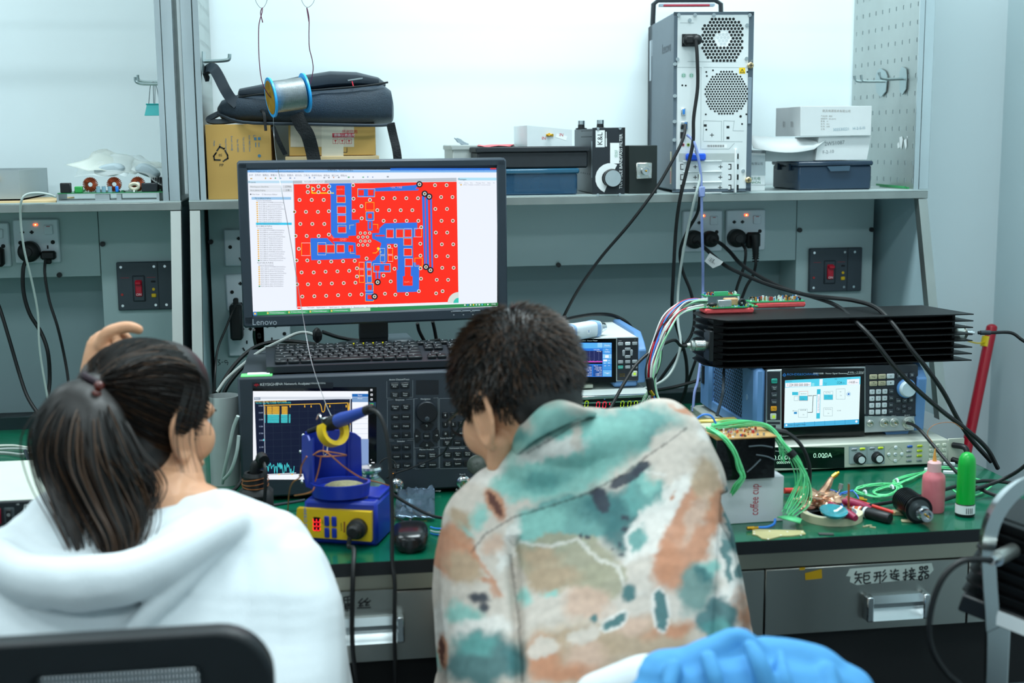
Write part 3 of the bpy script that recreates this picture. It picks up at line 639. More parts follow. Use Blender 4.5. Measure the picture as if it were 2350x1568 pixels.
LN(b, c, [(612, 275), (614, 325), (785, 325)], .0009, yl, y+.0008); LN(b, c, [(915, 615), (915, 582), (950, 580)], .0003, yl, y+.0008); LN(b, c, [(1103, 575), (1140, 576), (1140, 612)], .0003, yl, y+.0008); LN(b, c, [(920, 770), (920, 808), (956, 808)], .0003, yl, y+.0008)
LN(b, c, [(1100, 804), (1125, 804), (1148, 780)], .0004, yl, y+.0008); DISC(b, c, 1163, 796, .0011, yl, y+.0007); PG(b, c, [(1130, 768), (1143, 757), (1160, 770), (1145, 785)], yl, y+.0007)
LN(b, c, [(745, 690), (790, 730)], .0013, red, y+.001); LN(b, c, [(1090, 870), (1150, 810)], .0012, red, y+.0009)
vin = E('8a6a12', .9); vk = E('101820', 1)
VIA = {272: (580, 665, 751), 317: (580, 665, 751), 293: (623, 708), 262: (942, 1597, 1690), 380: (514, 611, 707, 1077), 370: (945,), 366: (1181, 1274, 1368, 1461), 357: (1646, 1737), 475: (472, 565, 661), 470: (748,), 466: (947,), 430: (1009,), 462: (1136, 1230, 1323, 1416), 452: (1600, 1693), 572: (520, 616, 712), 527: (1011,), 547: (1186, 1278, 1371, 1464, 1649, 1740), 668: (482, 571, 667), 657: (748,), 598: (1487,), 641: (1604, 1695), 771: (508,), 730: (1480,), 735: (1652, 1743), 745: (1282,), 752: (1230,), 864: (490, 576), 877: (671,), 873: (767,), 870: (862,), 867: (955,), 848: (1050,), 840: (1285,), 825: (1481,), 830: (1607, 1699), 960: (530, 627), 954: (722,), 951: (817,), 947: (911,), 927: (973, 1481), 930: (1273,), 923: (1655, 1746), 1055: (495, 581), 1051: (677,), 1048: (772,), 1045: (867,), 1042: (961,), 992: (973,), 985: (1185,), 1010: (1485,), 1019: (1611, 1702), 1032: (1243,), 1153: (536,), 1150: (632,), 1147: (727,), 1142: (822,), 1138: (917, 1280), 1136: (1010,), 1130: (1197,), 1133: (1373,), 1110: (1468, 1658), 1127: (1606,), 645: (1001, 1038, 1075), 677: (983, 1020, 1058), 709: (1002, 1038, 1075), 741: (985, 1021, 1059)}
for yy, xs in VIA.items():
    for xx in xs: r = .0034 if not (640 < yy < 745 and 980 < xx < 1080) else .0028; DISC(b, c, xx, yy, r, wh, y+.0006, 14); DISC(b, c, xx, yy, r*.66, vin, y+.0004, 12)
for xx, yy in ((1515, 330), (1551, 353), (1473, 255), (1525, 916), (1561, 942), (1138, 1038), (1114, 1153)): DISC(b, c, xx, yy, .0062, vk, y+.0007, 18); DISC(b, c, xx, yy, .0034, wh, y+.0005); DISC(b, c, xx, yy, .0022, vin, y+.0003)
pk = E('ff9c8a', 1)
for s, xx, yy, z in (('GND', 862, 698, .0058), ('GND', 772, 680, .0045), ('+5V_TX8', 1287, 280, .0055), ('GND', 1035, 710, .006), ('7', 1038, 675, .006), ('NetC92_1', 842, 296, .0034), ('NetP1_1', 1382, 1036, .0042)): TX(b, c, s, xx, yy, z, pk, y+.0002, 'CENTER', -.6 if xx == 772 else -.02)
vs = [(1786, 1115)]+[(1786-88*sin(a*pi/16), 1205-88*cos(a*pi/16)) for a in range(0, 9)]+[(1786, 1203)]
PG(b, c, vs, E('d8e0dc', 1), y+.0005); vs = [(1786-42*sin(a*pi/16), 1205-42*cos(a*pi/16)) for a in range(0, 9)]+[(1786, 1203)]; PG(b, c, vs, E('38c8b4', 1), y+.0003)
PG(b, c, [(494, 1238), (1786, 1196), (1786, 1216), (494, 1256)], wh, y+.0009)
Q(b, c, 497, 1240, 523, 1252, red, y+.0007); TX(b, c, 'Top Layer    Signal Layer 1    Signal Layer 2    Signal Layer 3    Bottom Layer    Mechanical 1    Mechanical 2    Keep-Out Layer', 570, 1240, .0034, E('50565e', 1), y+.0006, 'LEFT', -.033, 1.05)
PG(b, c, [(133, 1276), (2103, 1202), (2103, 1229), (133, 1308)], E('2f9a58', .8), y+.0008)
for k in range(4): xx = 250+k*170; PG(b, c, [(xx, 1273-k*6), (xx+160, 1267-k*6), (xx+160, 1292-k*6), (xx, 1298-k*6)], E('49b877', .8), y+.0006); TX(b, c, 'C:\\Users\\Administr...', xx+24, 1283-k*6.5, .0036, wh, y+.0004, 'LEFT', -.033); S(xx+4, 1278-k*6, xx+16, 1292-k*6, E('e8c860', 1), 9)
PG(b, c, [(920, 1248), (1080, 1242), (1080, 1266), (920, 1272)], E('bfe6cf', .9), y+.0006)
DISC(b, c, 158, 1290, .0042, E('3a78c8', 1), y+.0004); DISC(b, c, 158, 1290, .002, E('f0c850', 1), y+.0002)
for k in range(9): xx = 1836+k*23; DISC(b, c, xx, 1221-k*.6, .0015, E(('f0f4f4', '3c6ad8', 'f0f4f4', 'f0d040', 'd8e8f8', 'f0f4f4', '68c8f0', '58c858', 'f0f4f4')[k], 1), y+.0004)
TX(b, c, '15:02', 2046, 1215, .0042, wh, y+.0004)
b.obj('screen', mt_)
b = MB().bx(-.030+.0, .026, .055, .085, .03, .22, M('monitor stand', '1c2126', .4)); b.lathe([(.10, 0), (.10, .006), (.09, .012), (.03, .014)], M('monitor stand'), 36, Matrix.Translation((0, .07, 0)))
b.bx(-.03, .026, .06, .08, .008, .05, M('monitor stand')).obj('stand', mt_)
# ---------------- computer tower on the shelf ----------------
tw = W(1543, 448, 2.962)
t = thing('computer_tower', 'grey computer tower standing rear outward on the right shelf', 'computer', (tw.x, 2.962, shelfz), -5.5)
f = onface(t, 0); c = crop(1440, 0, 3.267, f)
Wt, Ht, Dt = .183, .408, .385
casem = M('tower case grey', '5b6974', .45, .2, var=.03)
rear = M('zinc rear panel', 'e3e8e8', .45, .35, var=.03, scale=8)
b = MB().bx(0, Wt, 0.004, Dt, .006, Ht, casem, .003).bx(0, .009, -.001, .006, .004, Ht, casem).bx(Wt-.013, Wt, -.001, .006, .004, Ht, casem).bx(0, Wt, -.001, .006, Ht-.008, Ht, casem).bx(0, Wt, -.001, .006, .002, .010, casem)
Ts = Matrix(((0, -1, 0, 0), (-1, 0, 0, 0), (0, 0, 1, 0), (0, 0, 0, 1)))     # side plane: local x -> -y
g = M('embossed lettering', '46525c', .5)
b.text('lenovo', .034, (-.10, .335), g, -.0006, 'CENTER', 0, 1.35, T=Matrix(((0, 1, 0, 0), (-1, 0, 0, 0), (0, 0, 1, 0), (0, 0, 0, 1))))
b.bx(-.0006, 0, .33, .355, .27, .37, M('side sticker', 'aeb9c2', .4)).bx(-.0006, 0, .314, .320, .33, .37, M('side sticker'))
b.bx(-.0006, 0, .018, .030, .02, .095, M('licence sticker', 'd8cfa8', .4)).bx(-.001, 0, .019, .029, .022, .05, M('licence red', 'c56a6a', .4))
for k in range(26): b.box((-.0004, .365, .06+k*.0045), (.001, .003, .0025), ink)
for u in (.03, .15):
    for v in (.03, .33): b.cyl((u, v, 0), (u, v, .007), .010, blkr, 14)
b.obj('case', t)
b = MB(); y = -.0015
b.bx(.008, Wt-.012, -.0015, .004, .009, Ht-.007, rear)
dk = M('vent hole dark', '14181a', .8, var=0)
gr = M('grey panel line', '9fa8aa', .5, var=0)
# upper hexagonal vent with bright hub, lower round vent
def ring_hex(cx, cz, w_, h_, dx, r, test, n, mt=dk):
    k = 0; z = cz-h_
    while z <= cz+h_:
        x = cx-w_+(dx/2 if k % 2 else 0)
        while x <= cx+w_:
            if test(x-cx, z-cz): b.poly([(x+r*cos(2*pi*(j+.5)/n), y-.0003, z+r*sin(2*pi*(j+.5)/n)) for j in range(n)], mt)
            x += dx
        z += dx*.866; k += 1
hx, hz = c(717, 297)
ring_hex(hx, hz, .047, .047, .0082, .0036, lambda a, d: math.hypot(a, d) > .0185 and abs(a)+abs(d) < .075, 6)
DISC(b, lambda *_: (hx, hz), 0, 0, .018, M('fan hub', 'f2f4f4', .5), y-.0002, 28)
ring_hex(hx, hz, .017, .017, .0082, .0040, lambda a, d: math.hypot(a, d) < .015, 6, M('hub mesh', 'd3dadb', .5))
hx, hz = c(742, 698)
ring_hex(hx, hz, .052, .052, .0064, .0024, lambda a, d: math.hypot(a, d) < .0505, 10)
for x0, y0, x1, y1 in ((370, 505, 555, 507), (450, 462, 815, 466), (370, 510, 372, 1130), (550, 510, 548, 1120), (570, 505, 895, 508), (570, 905, 705, 909), (720, 905, 800, 909), (570, 1060, 860, 1063), (570, 908, 566, 1055), (704, 908, 704, 1055), (720, 908, 720, 1055), (800, 905, 790, 980), (790, 980, 870, 982), (555, 1118, 760, 1118), (760, 1118, 800, 1075), (395, 172, 495, 173), (890, 500, 935, 450)): LN(b, c, [(x0, y0), (x1, y1)], .0005, gr, y-.0002)
for x, y_ in ((640, 528), (590, 540), (897, 540), (847, 873), (586, 858), (594, 570), (890, 857), (858, 930), (590, 972), (410, 640), (436, 642)): DISC(b, c, x, y_, .0022 if x != 847 else .003, dk, y-.0003, 10)
for x, y_ in ((752, 953), (752, 1034), (582, 941), (612, 1161)): Q(b, c, x-11, y_-9, x+11, y_+9, dk, y-.0003)
for x, y_ in ((632, 1013), (507, 1251), (697, 1251), (507, 1330), (695, 1329), (505, 1406), (693, 1406)): Q(b, c, x-15, y_-2.5, x+15, y_+2.5, dk, y-.0003); Q(b, c, x-2.5, y_-14, x+2.5, y_+14, dk, y-.0003)
for k in range(3):
    yy = 1251+k*78; Q(b, c, 395, yy-22, 418, yy+22, dk, y-.0003); Q(b, c, 401, yy-16, 422, yy+16, rear, y-.0005); Q(b, c, 755, yy-22, 778, yy+20, dk, y-.0003); Q(b, c, 752, yy-14, 770, yy+14, rear, y-.0005)
for k in range(4): Q(b, c, 812, 1152+k*78, 832, 1192+k*78, dk, y-.0003)
Q(b, c, 590, 1082, 745, 1110, paper, y-.0003)
for k in range(22): Q(b, c, 595+k*6, 1086, 597+k*6+(k*7 % 3), 1104, TXK, y-.0005)
Q(b, c, 836, 508, 882, 553, M('warning yellow', 'f0c81e', .5), y-.0003); LN(b, c, [(843, 545), (859, 518), (875, 545), (843, 545)], .0005, TXK, y-.0006); TX(b, c, '!', 859, 536, .006, TXK, y-.0006, 'CENTER')
Q(b, c, 385, 1150, 800, 1210, M('slot cover grey', 'b9c0be', .45, .3), y-.0006)
for x, y_, cc in ((415, 1086, 'c9727f'), (455, 1086, '9fbf4e'), (488, 1086, '6f98c9')): DISC(b, c, x, y_, .0038, M('jack '+cc, cc, .4), y-.0006, 16); DISC(b, c, x, y_, .002, dk, y-.0008)
for x, y_ in ((420, 566), (478, 566)): DISC(b, c, x, y_, .0062, M('jack rim', 'c8d4d2', .4), y-.0003, 18); DISC(b, c, x, y_, .0045, M('jack green', '9fc9b8', .4), y-.0005, 18); [DISC(b, c, x+dx, y_+dy, .0008, dk, y-.0007) for dx, dy in ((-8, -5), (8, -5), (-8, 6), (8, 6))]
b.obj('rear_panel', t)
for k in range(4):
    b = MB(); p0, p1 = c(415, 1210+k*79), c(705, 1210+k*79); b.bx(p0[0], p1[0], -.004, -.001, p0[1]-.0015, p0[1]+.001, rear, .0006); b.obj('slot_rib', t)
b = MB(); p0, p1 = c(795, 1445), c(818, 1115); b.bx(p0[0], p1[0], -.009, -.001, p0[1], p1[1], rear, .001).obj('slot_latch', t)
# inlet with its plug, monitor port, usb, screws
p0, p1 = c(406, 350), c(522, 255); MB().bx(p0[0], p1[0], -.005, -.001, p0[1], p1[1], blk, .001).obj('power_inlet', t)
p0, p1 = c(400, 872), c(434, 805); MB().bx(p0[0], p1[0], -.006, -.001, p0[1]+.002, p1[1]-.002, chrome, .001).bx(p0[0]+.003, p1[0]-.002, -.0075, -.005, p0[1]+.004, p1[1]-.004, M('port blue', '2f7fd0', .4), .0008).obj('monitor_port', t)
p0, p1 = c(395, 972), c(450, 912); MB().bx(p0[0], p1[0], -.004, -.001, p0[1], p1[1], chrome, .0005).bx((p0[0]+p1[0])/2+.001, p1[0]-.002, -.0046, -.003, p0[1]+.002, p1[1]-.002, M('port blue')).obj('usb_ports', t)
p0, p1 = c(395, 1040), c(430, 990); MB().bx(p0[0], p1[0], -.004, -.001, p0[1], p1[1], dk).obj('network_port', t)
p0, p1 = c(432, 1205), c(580, 1150); MB().bx(p0[0], p1[0], -.016, -.002, p0[1], p1[1], M('blue plug body', '1f58d8', .35), .003).obj('display_plug', t)
brass = M('brass screw', 'd2b98a', .35, .8)
for x, y_ in ((918, 492), (902, 1350)):
    cx, cz = c(x, y_); MB(Matrix.Translation((cx, -.001, cz)) @ Matrix.Rotation(pi/2, 4, 'X')).lathe([(.0065, 0), (.007, .002), (.007, .008), (.005, .010), (0, .010)], brass, 16).box((0, 0, .0105), (.009, .0015, .0012), ink).box((0, 0, .0105), (.0015, .009, .0012), ink).obj('thumb_screw', t)
for x, y_ in ((383, 114), (505, 114), (646, 114), (915, 114), (465, 152), (895, 190), (890, 440), (373, 445), (356, 481), (354, 720), (352, 912), (350, 1050), (866, 1281)):
    cx, cz = c(x, y_); MB().cyl((cx, -.001, cz), (cx, -.004, cz), .0042, chrome, 12).obj('screw', t)
p0 = c(895, 580); p1 = c(905, 930); MB().bx(Wt-.011, Wt-.003, -.003, -.001, p1[1], p0[1], M('side latch', '7d8c98', .4), .001).obj('side_latch', t)
# carry handle of the front bezel
b = MB(); hb = M('bezel black', '20262b', .4)
b.bx(.0, Wt, Dt-.075, Dt+.004, .01, Ht+.003, hb, .006)
b.tube([(.006, Dt-.035, Ht), (.008, Dt-.035, Ht+.052), (.020, Dt-.035, Ht+.062), (Wt-.020, Dt-.035, Ht+.062), (Wt-.004, Dt-.035, Ht+.052), (Wt-.002, Dt-.035, Ht)], .0065, hb, 8, 1)
b.bx(.022, Wt-.022, Dt-.05, Dt-.025, Ht+.046, Ht+.052, M('bezel blue grey', '8799a8', .4)); b.obj('front_bezel', t)
MB().bx(.030, Wt-.035, Dt-.055, Dt-.045, Ht+.044, Ht+.050, M('handle red', '9a2c3c', .4), .002).obj('handle_strip', t)

# ---------------- cartons, bag, boxes ----------------
kraft = M('kraft cardboard', 'c29a55', .8, var=.05, scale=8); kraft2 = M('pale cardboard', 'd4b98c', .8, var=.04, scale=8)
def slab(name, label, cat, px0, py0, px1, py1, y, depth, mt, z0=None, rz=0, b_=.001, ext=None, group=None):
    a, d = W(px0, py1, y), W(px1, py0, y); z0 = a.z if z0 is None else z0
    t = thing(name, label, cat, (a.x, y, z0), rz, group); w_, h = d.x-a.x, d.z-z0
    return t, w_, h, onface(t, 0)
t, w_, h, f = slab('cardboard_box', 'brown cardboard box with recycling mark, left end under the black backpack', 'box', 478, 285, 620, 458, 2.985, .3, kraft, shelfz)
MB().bx(0, w_, 0, .3, 0, h, kraft, .001).obj('carton', t)
b = MB(); c = crop(440, 0, 3.919, f); y = -.0005
for pts in ([(228, 1355), (252, 1320), (290, 1338)], [(300, 1355), (322, 1395), (325, 1425), (298, 1440)], [(255, 1440), (205, 1438), (198, 1405), (220, 1375)]): LN(b, c, pts, .0016, TXK, y)
for x, y_, a in ((292, 1330, 0), (288, 1440, 0), (212, 1378, 0)): PG(b, c, [(x-14, y_+10), (x+10, y_-4), (x+2, y_+18)], TXK, y)
TX(b, c, '05', 258, 1397, .008, TXK, y, 'CENTER'); TX(b, c, 'PP', 268, 1487, .009, TXK, y, 'CENTER')
bl = M('faded blue print', '4a7894', .8)
for k, s in enumerate(('Add. R&D Zone', 'Tel: 0-20-4253', 'Fax: 83-4253', 'E-mail: sales@', 'Http://www', 'Size', 'Made')): TX(b, c, s, 520-k*53 if k else 520, 1290+(k % 3)*10, .0055, bl, y, 'CENTER', -pi/2)
Q(b, c, 560, 1235, 582, 1262, bl, y); LN(b, c, [(555, 1235), (555, 1218), (572, 1218)], .0004, bl, y); Q(b, c, 595, 1235, 620, 1260, bl, y); LN(b, c, [(575, 1285), (575, 1320)], .0008, bl, y); LN(b, c, [(605, 1285), (605, 1320)], .0008, bl, y); DISC(b, c, 608, 1402, .0035, bl, y)
b.obj('print', t)
t, w_, h, f = slab('cardboard_box', 'brown cardboard box with red care symbols under the backpack middle', 'box', 664, 284, 861, 358, 3.0, .25, kraft)
MB().bx(0, w_, 0, .25, 0, h, kraft, .001).obj('carton', t)
b = MB(); c = crop(440, 0, 3.919, f); y = -.0006
Q(b, c, 888, 1130, 1460, 1322, M('tape over print', 'cfc3ae', .3), y+.0002); Q(b, c, 1168, 1130, 1365, 1405, M('parcel tape', 'ddd3bd', .3), y+.0001)
TX(b, c, '感谢您的', 1350, 1186, .0088, TXR, y); cx0, cz0 = c(1265, 1218); cx1, cz1 = c(1460, 1218); b.bx(cx0, cx1, y, y+.0003, cz0-.0048, cz0+.0048, TXR); TX(b, c, '请确认商品完', 1275, 1218, .0080, TXW, y-.0002)
for k in range(3): xx = 1293+k*61; LN(b, c, [(xx-23, 1250), (xx+23, 1250), (xx+23, 1292), (xx-23, 1292), (xx-23, 1250)], .0004, TXR, y); PG(b, c, [(xx-13, 1260), (xx+13, 1260), (xx+3, 1274), (xx-3, 1274)], TXR, y); LN(b, c, [(xx, 1274), (xx, 1288)], .0005, TXR, y)
LN(b, c, [(1365, 1370), (1396, 1370), (1396, 1330)], .0006, TXK, y); b.obj('print', t)
p = W(655, 365, 3.0); t = thing('cardboard_box', 'pale cardboard box lowest in the stack behind the monitor top', 'box', (p.x, 2.995, shelfz))
MB().bx(0, W(870, 360, 3.0).x-p.x, 0, .3, 0, W(664, 359, 3.0).z-shelfz-.0005, kraft2, .001).obj('carton', t)
def loft(b, st, mt, n=22, caps=True):       # stations: x, yc, zc, ry, rz, power
    vs = []; fs = []
    for x, yc, zc, ry, rz, pw in st:
        for k in range(n):
            a = 2*pi*k/n; ca, sa = cos(a), sin(a)
            vs.append((x, yc+ry*math.copysign(abs(ca)**pw, ca), zc+rz*math.copysign(abs(sa)**pw, sa)))
    L = len(st)
    for i in range(L-1):
        for k in range(n): k2 = (k+1) % n; fs.append((i*n+k, (i+1)*n+k, (i+1)*n+k2, i*n+k2))
    if caps: fs += [tuple(range(n)), tuple((L-1)*n+k for k in range(n))[::-1]]
    b.add(vs, fs, mt); return b
bagm = M('woven nylon', '2c3a47', .55, var=.25, scale=420, bump=.5); bag2 = M('smooth nylon', '2b353f', .5, var=.06); strapm = M('black webbing', '12161a', .7, var=.3, scale=300, bump=.6)
t = thing('backpack', 'black laptop backpack lying flat across the brown cardboard boxes', 'backpack', (-.24, 3.02, 1.4475))
bz = lambda py, y=3.02: W(700, py, y).z-1.4475
bX = lambda px: W(px, 240, 3.02).x+.24
def st(px, top, bot, y0, y1, p): zt, zb = bz(top), bz(bot); return (bX(px), (y0+y1)/2-3.02, (zt+zb)/2, (y1-y0)/2, (zt-zb)/2, p)
b = MB(); loft(b, [st(495, 240, 264, 3.06, 3.25, .8), st(506, 226, 276, 3.02, 3.3, .65), st(550, 212, 282, 2.99, 3.34, .5), st(640, 210, 284, 2.98, 3.345, .45), st(740, 200, 286, 2.965, 3.345, .4), st(830, 193, 287, 2.965, 3.345, .38), st(880, 193, 287, 2.975, 3.34, .42), st(898, 205, 285, 2.99, 3.33, .5), st(905, 225, 280, 3.05, 3.28, .7)], bagm, 30)
b.obj('main_body', t)
b = MB(); loft(b, [st(545, 206, 222, 3.05, 3.3, .8), st(550, 200, 226, 3.01, 3.32, .6), st(610, 190, 222, 2.99, 3.33, .45), st(700, 171, 212, 2.985, 3.335, .42), st(760, 161, 205, 2.99, 3.335, .45), st(820, 163, 203, 2.99, 3.33, .5), st(870, 175, 202, 3.0, 3.32, .6), st(888, 186, 199, 3.05, 3.28, .8)], bag2, 30); b.obj('front_pocket', t)
def pt(px, py, y): q = W(px, py, y); return (q.x+.24, q.y-3.02, q.z-1.4475)
zp = M('zip black', '0c0f12', .5)
MB().tube([pt(548, 223, 3.0), pt(620, 214, 2.975), pt(740, 206, 2.965), pt(840, 197, 2.965), pt(890, 189, 2.985)], .0022, zp, 6).obj('zip', t)
MB().tube([pt(500, 262, 3.02), pt(560, 281, 2.98), pt(700, 285, 2.962), pt(860, 288, 2.962), pt(904, 284, 2.99)], .0035, bag2, 6).obj('bottom_piping', t)
MB().tube([pt(600, 254, 2.985), pt(606, 262, 2.97), pt(610, 300, 2.962)], .0035, zp, 6).obj('zip_pull', t)
MB().tube([pt(798, 185, 2.975), pt(832, 180, 2.985)], .0018, chrome, 6).obj('zip_pull', t)
MB().tube([pt(808, 187, 2.972), pt(812, 202, 2.965)], .0012, M('red tab', 'd02038', .5), 6).obj('zip_ribbon', t)
def ribbon(b, pts, w_, th, mt, nrm=(0, -1, 0), sub=6):
    P = [Vector(p) for p in pts]; Q_ = []
    for i in range(len(P)-1):
        p0 = P[i-1] if i else P[0]*2-P[1]; p1, p2 = P[i], P[i+1]; p3 = P[i+2] if i+2 < len(P) else p2*2-p1
        for k in range(sub): t_ = k/sub; Q_.append(.5*((2*p1)+(p2-p0)*t_+(2*p0-5*p1+4*p2-p3)*t_*t_+(3*p1-p0-3*p2+p3)*t_**3))
    Q_.append(P[-1]); vs = []; fs = []
    for i, p in enumerate(Q_):
        t_ = (Q_[min(i+1, len(Q_)-1)]-Q_[max(i-1, 0)]).normalized(); n_ = Vector(nrm[min(i*len(nrm)//len(Q_), len(nrm)-1)] if isinstance(nrm, list) else nrm)
        s_ = t_.cross(n_).normalized(); u = s_.cross(t_).normalized()
        for a, d in ((-1, -1), (1, -1), (1, 1), (-1, 1)): vs.append(p+s_*a*w_/2+u*d*th/2)
    for i in range(len(Q_)-1):
        for k in range(4): fs.append((i*4+k, i*4+(k+1) % 4, i*4+4+(k+1) % 4, i*4+4+k))
    fs += [(3, 2, 1, 0), tuple(len(vs)-4+k for k in range(4))]
    b.add(vs, fs, mt); return b
ribbon(MB(), [pt(472, 178, 3.06), pt(476, 160, 3.04), pt(490, 158, 3.02), pt(502, 176, 3.01), pt(516, 204, 3.0), pt(530, 226, 3.0), pt(545, 240, 3.0)], .024, .008, bag2, (-.3, -.8, .5)).obj('grab_handle', t)
ribbon(MB(), [pt(530, 250, 3.05), pt(500, 262, 3.03), pt(478, 275, 3.03), pt(500, 280, 3.02), pt(540, 276, 3.01)], .012, .005, bag2, (0, -.8, .5)).obj('side_loop', t)
ribbon(MB(), [pt(680, 262, 2.957), pt(690, 285, 2.953), pt(706, 310, 2.955), pt(716, 345, 2.965), pt(722, 375, 2.967)], .030, .004, strapm).obj('shoulder_strap', t)
ribbon(MB(), [pt(896, 283, 2.972), pt(902, 310, 2.975), pt(910, 345, 2.97), pt(914, 380, 2.972)], .019, .004, strapm).obj('shoulder_strap', t)
ribbon(MB(), [pt(626, 290, 2.968), pt(640, 325, 2.968), pt(655, 355, 2.975)], .010, .003, strapm).obj('tail_strap', t)

# ---------------- solder spool hanging in front of the bag ----------------
sp = W(661, 218, 2.90); A = W(620, 224, 2.889); B = W(702, 213, 2.911)
t = thing('solder_spool', 'spool of solder wire with light blue flanges hanging before the backpack', 'solder spool', sp)
ax = (B-A); Ls = ax.length; q = ax.to_track_quat('Z', 'Y').to_matrix().to_4x4(); T0 = Matrix.Translation(A-sp) @ q
fl = M('light blue plastic', '2fa8f0', .35)
for z in (0, Ls-.004): MB(T0 @ Matrix.Translation((0, 0, z))).lathe([(.011, 0), (.0425, 0), (.0425, .004), (.011, .004)], fl, 36).obj('flange', t)
b = MB(T0); pr = [(.033+.0009*(i % 2), .0045+i*.0011) for i in range(int((Ls-.009)/.0011))]; b.lathe([(.0105, .0042)]+pr+[(.0105, Ls-.0045)], M('solder wire metal', 'b4b8ba', .4, 1, var=.12, scale=60, stretch=(1, 1, 6)), 36).obj('wound_solder', t)
MB(T0 @ Matrix.Translation((0, 0, -.0006))).lathe([(.016, 0), (.036, 0)], M('yellow label', 'd2a43a', .5), 30).obj('label_ring', t)
pw = M('purple enamel wire', '5a2340', .4)
cable('hanging_wire', 'thin purple wire holding the left side of the solder spool', [(603, 52, 2.89), (598, 30, 2.89), (602, 18, 2.89), (601, 30, 2.885), (594, 60, 2.885), (594, 120, 2.885), (598, 170, 2.88), (606, 200, 2.875), (622, 224, 2.88), (636, 221, 2.89)], .0011, pw, 'wire', 6)
cable('hanging_wire', 'thin purple wire holding the right side of the solder spool', [(709, 50, 2.90), (704, 18, 2.90), (709, 40, 2.905), (709, 80, 2.91), (710, 110, 2.915), (717, 140, 2.92), (718, 165, 2.925), (709, 200, 2.925), (698, 214, 2.915), (680, 216, 2.905)], .0011, pw, 'wire', 6)
th = M('thin steel wire', '8a9296', .3, .9)
cable('wire_ring', 'thin wire ring above the left end of the solder spool', [(584, -20, 2.89), (588, 5, 2.89), (601, 19, 2.89), (612, 4, 2.89), (614, -20, 2.89), (600, -42, 2.89), (584, -20, 2.89)], .0006, th, 'wire ring', 5)
cable('wire_ring', 'thin wire ring above the right end of the solder spool', [(688, -20, 2.90), (694, 5, 2.90), (706, 17, 2.90), (720, 4, 2.90), (722, -20, 2.90), (706, -42, 2.90), (688, -20, 2.90)], .0006, th, 'wire ring', 5)
cable('solder_strand', 'thin solder strand running down from the spool to the soldering station', [(627, 262, 2.90), (630, 330, 2.86), (640, 400, 2.49), (668, 560, 2.46), (694, 720, 2.44), (715, 830, 2.36), (745, 920, 2.25), (766, 966, 2.2)], .0006, M('solder strand', 'aab0b2', .35, .9), 'wire', 5)
# ---------------- peg hooks ----------------
zn = M('zinc plated hook', 'a9b9bb', .3, .9)
def hook(pts, plate_, label, r=.0032, group=None):
    b = MB(); p = [W(*q) for q in pts]
    o = thing('peg_hook', label, 'hook', p[0], 0, group)
    MB().tube([q-p[0] for q in p], r, zn, 8, 3).obj('prong', o)
    if plate_:
        q = [W(*k)-p[0] for k in plate_]; n = len(q)
        MB().add([v for v in q]+[v+Vector((.002, 0, 0)) for v in q], [tuple(range(n)), tuple(range(n, 2*n))[::-1]]+[(i, (i+1) % n, n+(i+1) % n, n+i) for i in range(n)], zn).obj('back_plate', o)
    return o
xl = -.251
def onx(px, py, x): d = ray(px, py); t_ = (x-CP.x)/d.x; return CP+d*t_
hook([(466, 141, 3.04), (500, 140, 3.04), (521, 138, 3.04), (526, 134, 3.04), (527, 124, 3.04)], [(463, 118, 3.0), (463, 165, 3.0), (468, 170, 3.06), (470, 120, 3.06)], 'steel peg hook on the slotted panel above the backpack strap', .004)
hook([(372, 193, 3.02), (330, 193, 3.02), (316, 190, 3.02), (311, 185, 3.02), (310, 177, 3.02)], None, 'nearer steel peg hook left of the polished posts, holding a clip', .0032)
hook([(372, 188, 3.07), (340, 188, 3.07), (322, 186, 3.07), (317, 181, 3.07), (316, 172, 3.07)], None, 'rearmost steel peg hook left of the polished posts', .003)
xr = 1.398
def ox(px, py): v = onx(px, py, xr); return (px, py, v.y)
for pr, pl, lab in (([(2030, 187), (1982, 187), (1966, 186), (1962, 182), (1961, 174)], [(2022, 157), (2033, 163), (2038, 175), (2037, 190), (2035, 210), (2024, 223), (2014, 212), (2012, 195), (2012, 175), (2016, 163)], 'steel peg hook with diamond plate, left one on right slotted panel'),
                    ([(2074, 181), (2040, 182), (2024, 180), (2019, 176), (2017, 166)], [(2072, 153), (2081, 158), (2083, 175), (2081, 205), (2073, 218), (2067, 210), (2067, 165)], 'steel peg hook with narrow plate, right one on right slotted panel')):
    P = [ox(*q) for q in pl]; base = ox(*pr[0]); o = thing('peg_hook', lab, 'hook', W(*base), 0, None); O = Vector(o.location)
    q = [W(*k)-O+Vector((-.003, 0, 0)) for k in P]; n = len(q)
    MB().add(q+[v+Vector((.002, 0, 0)) for v in q], [tuple(range(n)), tuple(range(n, 2*n))[::-1]]+[(i, (i+1) % n, n+(i+1) % n, n+i) for i in range(n)], zn).obj('back_plate', o)
    y0 = base[2]; MB().tube([W(x_, z_, y0)-O for x_, z_ in pr], .0034, zn, 8, 3).obj('prong', o)
hook([ox(2030, 187)[:2]+(ox(2030, 187)[2]-.02,), (1995, 187, ox(2030, 187)[2]-.02), (1980, 186, ox(2030, 187)[2]-.02), (1977, 181, ox(2030, 187)[2]-.02), (1976, 172, ox(2030, 187)[2]-.02)], None, 'second prong beside the diamond plate hook on right panel', .0032)
